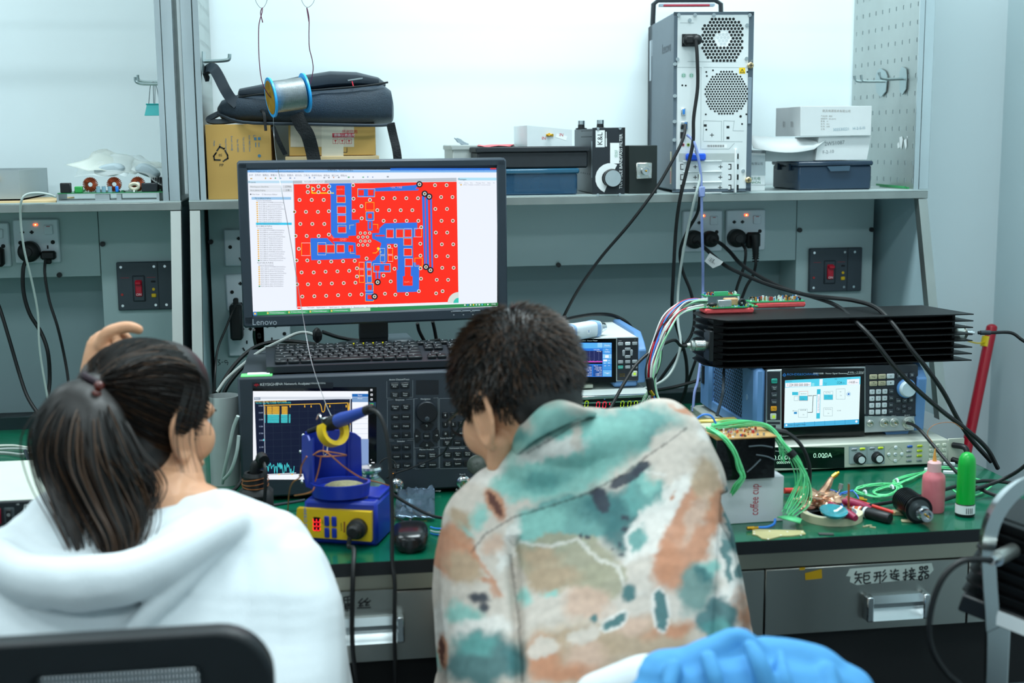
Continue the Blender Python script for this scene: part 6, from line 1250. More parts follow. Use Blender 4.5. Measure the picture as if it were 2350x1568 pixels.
# black device with round neck
cn = WZ(588, 1215, D0)
t = thing('black_holder', 'black box with round collar bound in copper wire, left of the soldering station', 'holder', cn)
def loc(px, py, y): return W(px, py, y)-cn
yB = cn.y; hb_ = W(588, 1118, yB+.03).z-D0; 
MB().bx(-.029, .029, .0, .06, 0, hb_, M('dull black plastic', '191b1c', .6, var=.15, scale=80), .010).bx(-.019, .014, -.0015, .002, .015, hb_-.012, M('label dark', '0c0e10', .3)).obj('body', t)
b = MB().text('O', .010, (-.004, hb_-.022), TXW, -.002, 'CENTER', 0, 1.3).text('K', .010, (-.002, hb_-.035), TXW, -.002); b.obj('marking', t)
MB(Matrix.Translation((.0, .03, hb_-.004))).lathe([(.021, 0), (.022, .012), (.0195, .018), (.021, .024), (.018, .030), (.014, .030), (.014, .018), (0, .018)], blkr, 28).obj('collar', t)
b = MB(); 
for k, (r_, z) in enumerate(((.0222, hb_+.004), (.0226, hb_+.010), (.022, hb_+.016))): b.tube([(r_*cos(q_*pi/8), .03+r_*sin(q_*pi/8), z+.003*sin(q_*pi/8+k)) for q_ in range(16)], .0008, cuw, 5, 2, True)
b.obj('copper_binding', t)
cable('thick_black_lead', 'thick black lead curving up out of the black box collar', [cn+Vector((0, .03, hb_+.008)), cn+Vector((.001, .03, hb_+.035)), (597, 1062, yB+.03), (600, 1050, yB+.025), (606, 1058, yB+.01)], .0095, blkr, n=12)
cable('thin_black_lead', 'thin black lead falling in front of the black box collar', [(603, 1052, yB+.02), (609, 1080, yB-.002), (609, 1120, yB-.008), (606, 1170, yB-.008), (603, 1205, yB-.01)], .003, blkr)
# metal can, wool, bag, mouse
cc_ = W(512, 908, 2.52); t = thing('metal_can', 'plain brushed metal can standing between the face and the network analyser', 'can', (cc_.x, 2.52, D0))
MB().lathe([(.030, 0), (.030, cc_.z-D0), (.0285, cc_.z-D0), (.0285, .004), (0, .004)], M('galvanised can', 'b9c0c0', .45, .35, var=.12, scale=12), 32).obj('can_wall', t)
def lump(name, label, cat, c_, r_, mt, seed=0, amp=.35, sub=3, group=None):
    import bmesh
    bm = bmesh.new(); bmesh.ops.create_icosphere(bm, subdivisions=sub, radius=1)
    for v in bm.verts:
        k = 1+noise.noise(v.co*2.2+Vector((seed, 0, 0)))*amp+noise.noise(v.co*6+Vector((seed, 3, 0)))*amp*.4
        v.co = Vector((v.co.x*r_[0], v.co.y*r_[1], v.co.z*r_[2]))*k
    me = bpy.data.meshes.new(name); bm.to_mesh(me); bm.free(); me.materials.append(mt)
    o = bpy.data.objects.new(name, me); COL.objects.link(o); o.location = c_
    return tag(o, label, cat, group)
v = WZ(632, 1212, D0); lump('cleaning_wool', 'grey brown cleaning sponge lump between white sleeve and soldering station', 'sponge', v+Vector((0, .01, .013)), (.020, .018, .015), M('dirty sponge', '7d7458', .95, var=.3, scale=120, bump=1), 2)
v = WZ(655, 1205, D0); lump('resin_piece', 'yellow crumbly piece beside the grey brown sponge lump', 'resin', v+Vector((0, .004, .006)), (.011, .009, .007), M('yellow resin', 'd6bd55', .5, var=.1), 4)
asb = M('antistatic film', '7d93a8', .12, .6, alpha=.55, var=.1)
q = [WZ(905, 1195, D0+.002), WZ(998, 1196, D0+.002), WZ(998, 1128, D0+.012), WZ(912, 1130, D0+.012)]
vs = []; fs = []; n = 14
for i in range(n+1):
    for j in range(n+1): u, v = i/n, j/n; p_ = (q[0]*(1-u)+q[1]*u)*(1-v)+(q[3]*(1-u)+q[2]*u)*v; vs.append(p_+Vector((0, 0, .004+abs(noise.noise(Vector((u*5, v*5, 1))))*.014)))
for i in range(n):
    for j in range(n): a = i*(n+1)+j; fs.append((a, a+n+1, a+n+2, a+1))
o = MB().add(vs, fs, asb).obj('antistatic_bag', angle=20); md = o.modifiers.new('t', 'SOLIDIFY'); md.thickness = .0004; tag(o, 'crinkled silvery antistatic bag lying above the black mouse', 'bag')
rg = random.Random(4)
for k in range(5):
    p_ = WZ(945+k*9, 1178+rg.randint(-6, 6), D0+.004); u = Vector((rg.uniform(-1, 1), rg.uniform(-.5, .5), .1)).normalized()*.006
    tag(MB().cyl(p_-u, p_, .0022, gold, 10).cyl(p_, p_+u, .0014, gold, 10).obj('gold_connector'), 'tiny gold connectors inside the antistatic bag', 'connector', 'gold connectors in the antistatic bag')
v = WZ(948, 1272, D0); t = thing('computer_mouse', 'glossy black computer mouse near the bench edge left of the patterned shirt', 'mouse', (v.x, v.y+.055, D0), -4)
b = MB(); loft(b, [(-.055, 0, .012, .010, .011, .8), (-.050, 0, .014, .022, .0135, .75), (-.03, 0, .0165, .0285, .016, .7), (0, 0, .018, .0295, .0178, .68), (.03, 0, .0155, .0275, .015, .7), (.048, 0, .012, .023, .0115, .75), (.055, 0, .009, .014, .008, .8)], M('mouse shell', '14171a', .22, var=.05), 28)
b.V = [Vector((v_.y, v_.x, v_.z)) for v_ in b.V]; b.F = [f_[::-1] for f_ in b.F]; b.obj('shell', t, angle=60)
MB().bx(-.0022, .0022, .034, .044, .027, .030, blk, .001).obj('scroll_wheel', t)
cable('mouse_cable', 'thin black cable leaving the mouse toward the analyser', [W(940, 1206, 2.12), (925, 1196, 2.16), (905, 1186, 2.2), (880, 1165, 2.26)], .0015, blkr)
cable('coaxial_cable', 'black coax from analyser left port across the desk to the shirt', [(880, 1110, 2.33), (892, 1122, 2.3), (912, 1142, 2.26), (960, 1170, 2.2), (990, 1184, 2.16), (1020, 1190, 2.14)], .0028, blkr)
cable('thin_probe_lead', 'thin black lead in front of the analyser keys rising to the face', [(888, 1098, 2.32), (905, 1088, 2.31), (950, 1072, 2.3), (1010, 1045, 2.28), (1030, 1020, 2.26), (1058, 975, 2.2), (1075, 950, 2.15)], .0016, blkr)
cable('thin_probe_lead', 'thin black lead looping beside the analyser status lamp', [(868, 1078, 2.33), (872, 1062, 2.335), (888, 1052, 2.335), (905, 1060, 2.335), (910, 1080, 2.33), (902, 1098, 2.33)], .0013, blkr)
for k, (dy, mt) in enumerate(((0, M('blue wire', '2f7fe0', .4)), (8, M('pale wire', 'c9d4d8', .4)), (14, M('blue wire')))):
    cable('hookup_wire', ('upper blue wire right of the mouse', 'pale wire right of the mouse', 'lower blue wire right of the mouse')[k], [(988, 1210+dy, 2.12), (998, 1213+dy, 2.11), (1015, 1214+dy, 2.1)], .0013, mt, 'wire', 5)
v = W(1095, 1068, 2.29); t = thing('round_dish', 'small dark round dish beside the face, above the right analyser port', 'dish', v)  # unidentified small dark round item, built as a dish
MB(Matrix.Rotation(R_(60), 4, 'X') @ Matrix.Rotation(R_(-20), 4, 'Y')).lathe([(0, 0), (.018, 0), (.0185, .003), (.016, .004), (0, .003)], M('speckled dark green', '263028', .3, var=.6, scale=300), 28).obj('disc', t)

# ---------------- right part of the desk ----------------
v0, v1 = WZ(1655, 1205, D0), WZ(1797, 1196, D0)
t = thing('coffee_cup_box', 'white box with red coffee cup lettering below the black taped module', 'box', v0, math.degrees(math.atan2((v1-v0).y, (v1-v0).x)))
f = onface(t, 0); Wc = (v1-v0).length; Hc = f(1790, 1093)[1]; cbm = M('grey white card', 'c9cdd2', .6, var=.02)
b = MB().bx(0, Wc, 0, .10, 0, Hc, cbm, .001); c = crop(1600, 930, 4.75, f); b.text('coffee cup', .0215, c(628, 1030), M('script red', 'b32a3c', .6), -.0005, 'CENTER', pi/2, .62); b.obj('carton', t)
pts = [c(848, 715), c(955, 712), c(920, 640), c(862, 575)]; MB().add([(x_, .09, z_) for x_, z_ in pts]+[(x_, .091, z_) for x_, z_ in pts], [(3, 2, 1, 0), (4, 5, 6, 7)], M('red flap', 'd0404e', .5)).obj('red_flap', t)
v = W(1640, 1096, v0.y-.004); zm = D0+Hc+.0005; f0 = W(1780, 1000, v0.y-.012)
t = thing('taped_module', 'black taped module with populated copper board on top of the coffee cup box', 'electronics module', (v.x, v0.y-.012, zm), math.degrees(math.atan2((v1-v0).y, (v1-v0).x)))
f = onface(t, 0); Wm, Hm = f(1780, 1003)[0], f(1780, 1003)[1]
MB().bx(0, Wm, 0, .115, 0, Hm, M('black film tape', '0c0e10', .18, var=.3, scale=20, bump=1), .001).obj('body', t)
b = MB(); c = crop(1600, 930, 4.75, f)
for pts in ([(540, 730), (600, 680), (690, 590)], [(640, 540), (760, 560), (850, 600)], [(560, 450), (700, 440), (820, 460)]): b.tube([(c(*p)[0], -.001, c(*p)[1]) for p in pts], .0014, M('tape crease', '59636a', .25), 5, 4)
b.obj('creases', t)
MB().bx(-.001, Wm+.001, -.003, .115, Hm, Hm+.002, M('copper board', 'c99a62', .4, .3, var=.3, scale=40)).obj('circuit_board', t)
b = MB(); parts(b, Wm*.9, .10, 110, Hm+.002, .005); tag(b.obj('small_components', t), kind='stuff')
MB().bx(.0, Wm*.72, .10, .118, Hm+.002, Hm+.012, M('dull gold shield', 'b5a35a', .35, .8), .003).bx(.0, Wm*.45, .06, .095, Hm+.002, Hm+.008, M('pale shield', 'c9c6b4', .4, .3), .001).obj('shield', t)
gw = [M('green wire', '5fd58e', .4, var=0), M('green wire light', '7fe6a4', .4, var=0)]
rg = random.Random(11)
def harness(name, label, base, n, r, sp, mts, cat='wire bundle', ends=None, parent=None):
    t = thing(name, label, cat, W(*base[0]))
    for k in range(n):
        o_ = Vector((rg.uniform(-1, 1), rg.uniform(-1, 1), rg.uniform(-1, 1))); pts = []
        for i, q in enumerate(base):
            s_ = sp[i] if isinstance(sp, (list, tuple)) else sp; pts.append(W(*q)+Vector((o_.x, o_.y, o_.z))*s_+Vector((rg.uniform(-1, 1), rg.uniform(-1, 1), rg.uniform(-1, 1)))*s_*.35-Vector(t.location))
        MB().tube(pts, r, mts[k % len(mts)], 5, 5).obj('wire', t)
    return t
ym = v0.y
t = harness('wire_bundle', 'pale green wire bundle arching from the taped module right to the desk', [(1635, 982, ym+.05), (1680, 975, ym+.05), (1730, 972, ym+.04), (1770, 985, ym+.03), (1800, 1025, ym+.01), (1828, 1060, ym), (1845, 1100, ym-.005), (1835, 1145, ym-.01), (1808, 1180, ym-.02)], 20, .00095, [.005, .006, .004, .004, .005, .006, .010, .012, .008], gw)
MB().cyl(W(1822, 1048, ym+.002)-Vector(t.location), W(1812, 1036, ym+.005)-Vector(t.location), .0075, blkr, 12).obj('tape_band', t)
b = MB(Matrix.Translation(W(1822, 1200, ym-.05)-Vector(t.location))).add([(-.022, .02, .006), (.0, .028, .006), (.018, .010, .003), (.008, -.008, .002)], [(0, 3, 2, 1)], M('green ribbon', '5fc987', .5)); o = b.obj('ribbon_cable', t); md = o.modifiers.new('t', 'SOLIDIFY'); md.thickness = .002
t = harness('wire_bundle', 'pale green wire bundle hanging over the front of the taped module', [(1625, 985, ym+.03), (1650, 998, ym-.01), (1672, 1018, ym-.022), (1688, 1045, ym-.025), (1700, 1080, ym-.027), (1704, 1098, ym-.028), (1690, 1118, ym-.022), (1681, 1134, ym-.012)], 12, .00095, [.004, .004, .004, .004, .005, .004, .004, .003], gw)
harness('wire_bundle', 'pale green wire bundle running behind the module beside the red flap', [(1745, 975, ym+.1), (1785, 1000, ym+.1), (1792, 1030, ym+.1), (1796, 1060, ym+.1)], 5, .0009, .004, gw)
cable('black_module_cable', 'thick black cable leaving the taped module top and dropping to the desk', [(1755, 985, ym+.06), (1785, 990, ym+.05), (1812, 997, ym+.04), (1840, 1025, ym+.03), (1856, 1065, ym+.03), (1858, 1100, ym+.03), (1854, 1140, ym+.03)], lambda t_: .0052 if t_ < .3 else .0034, blkr)
cable('blue_jumper', 'short blue wire arching over the module left top', [(1600, 960, ym+.02), (1615, 952, ym+.02), (1632, 955, ym+.02), (1643, 972, ym+.02)], .0018, M('blue wire'), 'wire')
# blue lead with gold connector, boards at the bench edge
t = thing('blue_lead', 'short blue lead with gold connector below the coffee cup box', 'cable', WZ(1730, 1213, D0)); O = Vector(t.location)
MB().tube([WZ(1738, 1211, D0+.003)-O, WZ(1760, 1210, D0+.004)-O, WZ(1776, 1203, D0+.005)-O, WZ(1779, 1192, D0+.010)-O], .0022, M('blue wire'), 8).obj('lead', t)
MB().cyl(WZ(1714, 1213, D0+.004)-O, WZ(1730, 1212, D0+.004)-O, .0032, gold, 12).cyl(WZ(1730, 1212, D0+.004)-O, WZ(1740, 1211, D0+.004)-O, .0022, gold, 10).obj('connector', t)
def flat(name, label, cat, pts, th, mt, extra=None, z=D0):
    q = [WZ(px, py, z) for px, py in pts]; n = len(q)
    b = MB().add(q+[v+Vector((0, 0, th)) for v in q], [tuple(range(n)), tuple(range(n, 2*n))]+[(i, (i+1) % n, n+(i+1) % n, n+i) for i in range(n)], mt)
    if extra: extra(b)
    return tag(b.obj(name), label, cat)
def dots(b):
    for px, py in ((1731, 1221), (1766, 1220), (1807, 1221), (1841, 1222), (1731, 1226), (1792, 1229), (1763, 1238), (1838, 1229)): v = WZ(px, py, D0+.0022); b.cyl(v, v+Vector((0, 0, .0006)), .0016, M('solder dot', 'f2f2e6', .3), 8)
flat('bare_board', 'cream bare board lying at the bench edge right of the shirt', 'circuit board', [(1727, 1217), (1843, 1220), (1849, 1228), (1818, 1232), (1792, 1233), (1764, 1240), (1748, 1238), (1738, 1231), (1727, 1229)], .002, M('cream board', 'b3ab7a', .5, var=.1), dots)
flat('dark_strip', 'small dark flat strip at the bench edge below the tape roll', 'strip', [(1877, 1225), (1912, 1226), (1914, 1230), (1880, 1229)], .002, M('dark strip', '3d4443', .5))
# tape roll, lens, pliers, knife, rod
v = WZ(1908, 1189, D0); tp = M('cream masking tape', 'cfc9a8', .6, var=.04)
t = thing('tape_roll', 'roll of cream masking tape lying flat in front of the copper foil unit', 'tape', v)
rt_ = (WZ(1979, 1189, D0+.008)-WZ(1837, 1189, D0+.008)).length/2
MB().lathe([(rt_*.82, 0), (rt_, 0), (rt_, .013), (rt_*.82, .013), (rt_*.82, 0)], tp, 48).obj('tape', t)
MB().lathe([(rt_*.80, 0), (rt_*.82, 0), (rt_*.82, .0132), (rt_*.80, .0132), (rt_*.80, 0)], white, 48).obj('core', t)
v = WZ(1912, 1186, D0+.018); t = thing('lens', 'small blue green glass dish tilted on the tape roll', 'dish', v)
MB(Matrix.Rotation(R_(12), 4, 'X')).lathe([(0, 0), (.014, .002), (.022, .008), (.0235, .012), (.0215, .011), (.013, .005), (0, .004)], M('turquoise glass', '4fb8c4', .08, trans=.5, var=.4, scale=40), 32).obj('glass', t)
cr = M('crimson grip', '9a1f48', .4, var=.05)
t = thing('pliers', 'pliers with crimson grips lying across the tape roll', 'pliers', WZ(1930, 1165, D0+.02)); O = Vector(t.location)
for pts in ([(1905, 1158, .022), (1925, 1170, .024), (1950, 1182, .020), (1964, 1190, .018)], [(1925, 1150, .022), (1950, 1153, .020), (1980, 1162, .016), (1998, 1170, .012)]): MB().tube([WZ(a_, d_, D0+z_)-O for a_, d_, z_ in pts], lambda q_: .0055+.0025*sin(q_*pi), cr, 12).obj('grip', t)
MB().cyl(WZ(1890, 1150, D0+.02)-O, WZ(1910, 1158, D0+.022)-O, .005, steel, 10).obj('jaw', t)
a_, d_ = WZ(1942, 1143, D0+.012), WZ(2052, 1177, D0+.005); tag(MB().cyl(a_, d_, .0033, M('red rod', 'd0342a', .4), 12).cyl(d_, d_+(d_-a_).normalized()*.003, .0028, M('wood end', 'c99a6a', .7), 12).obj('red_rod'), 'thin red rod lying from the pliers toward the black attenuator', 'rod')
a_, d_ = WZ(1957, 1168, D0+.009), WZ(2043, 1191, D0+.009); u = (d_-a_); t = thing('marker_pen', 'thick black marker with white and orange stripes beside the tape roll', 'marker', a_)
T = u.to_track_quat('Z', 'Y').to_matrix().to_4x4(); Lm = u.length
MB(T).lathe([(.0085, 0), (.0085, Lm*.28)], M('orange print', 'd0623a', .5), 18).lathe([(.0087, Lm*.06), (.0087, Lm*.1)], white, 18).lathe([(.0087, Lm*.2), (.0087, Lm*.24)], white, 18).lathe([(.0092, Lm*.28), (.0098, Lm*.6), (.0098, Lm*.96), (.008, Lm)], blk, 18).lathe([(.0098, Lm*.34), (.00985, Lm*.4)], white, 18).obj('barrel', t)
v = WZ(1947, 1178, D0+.015); tag(MB().cyl(v, W(1948, 1111, v.y), .0019, cuw, 10).cyl(W(1948, 1111, v.y), W(1948, 1108, v.y), .0019, chrome, 10).obj('copper_rod'), 'short upright copper rod above the tape roll', 'rod')
v = WZ(1812, 1126, D0+.01); t = thing('screwdriver', 'screwdriver with red shaft end and wooden handle behind the green wires', 'screwdriver', v)
MB().cyl((-.01, 0, 0), (.012, 0, -.001), .0055, M('red rod'), 14).obj('red_end', t); MB().tube([(.010, 0, -.002), (.018, 0, -.002), (.035, 0, -.002), (.042, 0, -.002)], lambda q_: .006+.003*sin(q_*pi), M('handle wood', 'b5704a', .6, var=.1), 14).obj('handle', t)
# copper foil unit
cfo = M('crumpled copper foil', 'd9a98c', .25, .85, var=.25, scale=50, bump=.6)
v = WZ(1878, 1150, D0+.022); o = lump('foil_wrapped_unit', 'crumpled copper foil wrapped unit between green wires and blue wire', 'foil unit', v, (.040, .026, .016), cfo, 7, .55, 4)
t = o; b = MB().tube([(.008, .01, .006), (.022, .016, .020), (.030, .02, .032), (.034, .02, .036)], lambda q_: .009-.006*q_, cfo, 7, 2); b.obj('foil_arm', t, angle=10)
b = MB().cyl((.033, .02, .036), (.041, .021, .041), .0042, gold, 8).cyl((.041, .021, .041), (.045, .022, .043), .003, gold, 10); b.obj('gold_connector', t)
b = MB().cyl((.036, .006, .006), (.042, .006, .018), .002, chrome, 8).cyl((.042, .006, .018), (.044, .006, .027), .0042, M('nickel plate'), 10); b.obj('silver_connector', t)
v = WZ(1885, 1168, D0+.004); tag(MB(Matrix.Translation(v) @ Matrix.Rotation(R_(14), 4, 'Y')).bx(-.035, .035, -.002, .03, 0, .003, blk).obj('black_tray'), 'black flat tray under the copper foil unit', 'tray')
cable('blue_thin_wire', 'thin blue wire looping over the copper foil to a gold connector', [(1868, 1138, 2.16), (1882, 1126, 2.155), (1905, 1124, 2.15), (1935, 1134, 2.14), (1955, 1127, 2.14), (1966, 1136, 2.13), (1971, 1145, 2.12)], .0011, M('blue deep wire', '3a5fd0', .4), 'wire', 6)
cable('blue_thin_wire', 'blue wire falling onto the tape roll right of the lens', [(1958, 1126, 2.14), (1932, 1132, 2.13), (1926, 1142, 2.12), (1932, 1160, 2.10), (1942, 1180, 2.08), (1956, 1194, 2.065)], .0017, M('blue wire'), 'wire', 6)
v = WZ(1975, 1146, D0+.012); tag(MB(Matrix.Translation(v)).cyl((-.004, 0, 0), (.004, -.002, -.001), .0055, gold, 6).cyl((.004, -.002, -.001), (.010, -.003, -.002), .003, gold, 12).obj('gold_plug'), 'gold screw connector right of the copper rod', 'connector')
# ribbed attenuator with connector
a_, d_ = WZ(2080, 1150, D0+.0235), WZ(2124, 1182, D0+.0235); u = d_-a_; T = u.to_track_quat('Z', 'Y').to_matrix().to_4x4()
t = thing('cylindrical_attenuator', 'black ribbed cylindrical attenuator with silver connector, left of the red bottle', 'attenuator', a_); L_ = .058; R0 = .0225
pr = [(.006, -.008)]
for k in range(9): z = -.008+k*(L_/9); pr += [(R0, z), (R0, z+.0035), (R0-.006, z+.0038), (R0-.006, z+.006)]
pr += [(R0, L_-.006), (R0+.001, L_-.004), (R0+.001, L_), (.008, L_)]
MB(T).lathe(pr, M('glossy black ribs', '0d0f11', .3, .3), 36).lathe([(R0-.004, L_+.0002), (.012, L_+.0004), (0, L_+.0004)], M('engraved face', '4a5052', .4, .5), 30).obj('body', t)
MB(T).lathe([(.010, L_), (.010, L_+.008), (.012, L_+.009), (.012, L_+.017), (.0085, L_+.018), (.0085, L_+.026), (.0105, L_+.027), (.0105, L_+.036), (.007, L_+.036), (.007, L_+.030), (0, L_+.03)], chrome, 24).lathe([(.002, L_+.03), (.002, L_+.04), (0, L_+.041)], gold, 8).obj('connector', t)
# bottles
v = WZ(2152, 1180, D0); v.y += .0195; zt = W(2155, 1058, v.y).z-D0; ztp = W(2156, 1034, v.y).z-D0
t = thing('flux_bottle', 'translucent red squeeze bottle with amber needle tip, left of the green tube', 'bottle', v)
MB().lathe([(.0185, 0), (.0198, .003), (.0198, zt*.62), (.0185, zt*.72), (.012, zt*.79), (.0112, zt*.82)], M('frosted red plastic', 'e07d86', .35, alpha=.86, var=.05, scale=60), 30).obj('body', t)
MB().lathe([(0, .001), (.0182, .0012), (.0182, zt*.15), (0, zt*.15)], M('red liquid', 'b8203c', .3), 26).obj('liquid', t)
MB().lathe([(.0118, zt*.80), (.0118, zt*.97), (.009, zt)], M('frosted cap', 'e3b3b4', .4, var=.03), 24).obj('cap', t)
MB().lathe([(.0038, zt), (.0034, zt+.004), (.0016, ztp-.002), (.0006, ztp+.004)], M('amber needle', 'd99a4a', .3), 12).obj('needle', t)
v = WZ(2224, 1189, D0); v.y += .0155; zt = W(2222, 1038, v.y).z-D0
t = thing('green_tube', 'bright green round topped tube with white label beside the red bottle', 'tube', v)
MB().lathe([(.0158, zt*.2), (.0155, zt*.5), (.015, zt*.8), (.0135, zt*.91), (.009, zt*.975), (.004, zt*.997), (0, zt)], M('bright green plastic', '10a83c', .3, var=.03), 30).obj('cap', t)
MB().lathe([(.0152, 0), (.0165, .002), (.0165, .005), (.0166, .0055)], blk, 30).lathe([(.0165, .19*zt), (.016, .2*zt)], blk, 30).obj('base', t)
b = MB().lathe([(.0166, .0055), (.0166, .185*zt)], paper, 30)
for k, a_ in enumerate((-1.9, -1.7, -1.5, -1.3)): b.box((.0168*cos(a_), .0168*sin(a_), .012), (.001, .001, .010), TXK)
b.text('BRAND'[:0]+'100% 3M 1.2', .0038, (0, .022), TXK, -.0169, 'CENTER', 0, .8); b.obj('label', t)
# green coil and tags, loose bits
t = thing('wire_coil', 'coil of pale green wires with white ties, behind the black ribbed attenuator', 'wire coil', WZ(2010, 1120, D0+.003)); O = Vector(t.location)
for k in range(7):
    q = [WZ(px+rg.uniform(-4, 4), py+rg.uniform(-3, 3), D0+.003+rg.uniform(0, .006))-O for px, py in ((2215, 1078), (2150, 1072), (2125, 1082), (2090, 1098), (2055, 1112), (2020, 1122), (2005, 1130), (2030, 1138), (2060, 1126), (2050, 1112), (2010, 1112), (1975, 1118), (1964, 1127), (1990, 1136), (2020, 1140), (2060, 1130), (2068, 1118), (2050, 1106), (2080, 1094), (2140, 1080), (2160, 1078))]
    MB().tube(q, .0009, gw[k % 2], 5, 4).obj('wire', t)
for px, py in ((1985, 1133), (2047, 1121), (2058, 1106)): v = WZ(px, py, D0+.006)-O; MB(Matrix.Translation(v)).tube([(.0, -.006, 0), (0, -.003, .005), (0, .004, .004), (0, .006, 0)], .0022, white, 6).obj('cable_tie', t)
for px, py, k, lab in ((2133, 1080, 20, 'white connector block left of red bottle neck'), (2178, 1068, -25, 'white printed tag right of the red bottle neck'), (2178, 1088, -20, 'lower white tag between bottle and green tube')):
    v = WZ(px, py, D0+.006); tag(MB(Matrix.Translation(v) @ Matrix.Rotation(R_(k), 4, 'Z')).bx(-.011, .011, -.004, .004, 0, .006, white, .001).obj('white_tag'), lab, 'tag')
cable('green_wire_arc', 'pale green wires arcing behind the green tube', [(2180, 1120, 2.2), (2205, 1135, 2.17), (2240, 1137, 2.17), (2268, 1122, 2.2), (2274, 1112, 2.22), (2250, 1102, 2.24), (2200, 1090, 2.26)], .0016, gw[0], 'wire', 6)
bm_ = M('beige plastic', 'a9a07e', .6, var=.1)
for px, py, w_, h_, k, lab in ((2062, 1182, .022, .008, -10, 'beige plastic clip left of the black attenuator connector'), (2082, 1198, .020, .003, -15, 'thin beige blade piece under the beige clip')):
    v = WZ(px, py, D0); tag(MB(Matrix.Translation(v) @ Matrix.Rotation(R_(k), 4, 'Z')).bx(-w_/2, w_/2, -.006, .006, 0, h_, bm_, .001).obj('plastic_clip'), lab, 'clip')
for px, py, k in ((1986, 1210, 10), (1994, 1208, 0), (2003, 1212, -30)): v = WZ(px, py, D0); tag(MB(Matrix.Translation(v) @ Matrix.Rotation(R_(k), 4, 'Z')).bx(-.005, .005, -.0015, .0015, 0, .002, bm_).obj('wire_clipping'), 'tiny cut wire bits on the desk below the tape roll', 'clipping', 'cut wire bits')
# ---------------- left desk ----------------
v = WZ(128, 1236, D0); yS = 2.055; pr_ = W(125, 1146, yS)
t = thing('switching_supply', 'cream topped power supply with black switch panel at far left desk', 'power supply', (-.80, yS, D0)); f = onface(t, 0); w_ = f(128, 1180)[0]; h_ = f(60, 1147)[1]; c = crop(0, 960, 5.227, f)
MB().bx(0, w_+.006, 0.003, .27, 0, h_, M('cream enamel', 'd3dccf', .45, var=.02), .004).obj('case', t)
b = MB().bx(0, w_, -.002, .006, .004, h_-.001, M('charcoal switch panel', '1b2126', .5, var=.08), .002)
LN(b, c, [(300, 1035), (600, 1020), (600, 1222), (275, 1226), (300, 1035)], .0006, TXW, -.0024); TX(b, c, 'POWER SUPPLY', 312, 1060, .0066, TXW, -.0026); b.text('SD-', .0125, c(320, 1122), TXW, -.0026, 'LEFT'); TX(b, c, 'HI', 218, 1030, .004, TXW, -.0026, 'CENTER'); TX(b, c, 'LO', 197, 1234, .004, TXW, -.0026, 'CENTER'); b.obj('front_panel', t)
p0, p1 = c(65, 1255), c(172, 1065); MB().bx(p0[0], p1[0], -.004, -.001, p0[1], p1[1], M('switch rim', '4a5458', .4), .001).bx(p0[0]+.003, p1[0]-.004, -.0085, -.003, p0[1]+.003, p1[1]-.002, blk, .001).text('O', .006, ((p0[0]+p1[0])/2, (p0[1]+p1[1])/2+.002), TXW, -.0088).obj('rocker_switch', t)
p0, p1 = c(-60, 1265), c(12, 1075); MB().bx(p0[0], p1[0], -.006, -.001, p0[1], p1[1], M('red rocker', '8a1530', .4), .001).obj('rocker_switch', t)
pgm, wgm = M('grey cable', 'a9b0ac', .5), M('pale cable', 'c9cdc3', .5)
def zc(name, label, pts, r, mt, group=None): 
    b = MB().tube([WZ(px, py, D0+z) for px, py, z in pts], r, mt, 8, 6); return tag(b.obj(name), label, 'cable', group)
zc('desk_cable', 'pale cable highest of the loops on the left desk, turning back at right', [(-20, 1024, .004), (30, 1023, .004), (60, 1027, .004), (85, 1028, .004), (98, 1040, .004), (88, 1056, .004)], .003, wgm)
zc('desk_cable', 'pale cable second from back on the left desk', [(-20, 1032, .004), (30, 1030, .006), (70, 1033, .008), (100, 1042, .006), (120, 1050, .004)], .0028, pgm)
zc('desk_cable', 'grey cable third from back on the left desk', [(-20, 1038, .004), (20, 1040, .004), (50, 1043, .006), (80, 1038, .008), (110, 1040, .006)], .0028, pgm)
zc('desk_cable', 'pale cable sweeping across the middle of left desk loops', [(-20, 1064, .004), (10, 1072, .004), (50, 1079, .004), (100, 1080, .004), (130, 1080, .004)], .003, wgm)
zc('desk_cable', 'pale cable nearest the cream power supply', [(-20, 1096, .004), (10, 1085, .004), (50, 1076, .006), (90, 1075, .006), (130, 1070, .004)], .0026, wgm)
zc('desk_cable', 'dark grey cable crossing over the left desk loops', [(58, 1036, .008), (66, 1055, .012), (82, 1080, .014), (100, 1095, .014), (130, 1100, .012)], .0042, M('dark grey cable', '2b343b', .4))
zc('desk_cable', 'dark grey cable arcing above the cream power supply rear', [(-20, 1140, .03), (10, 1110, .02), (40, 1090, .012), (80, 1084, .01), (130, 1088, .01)], .004, M('dark grey cable'))
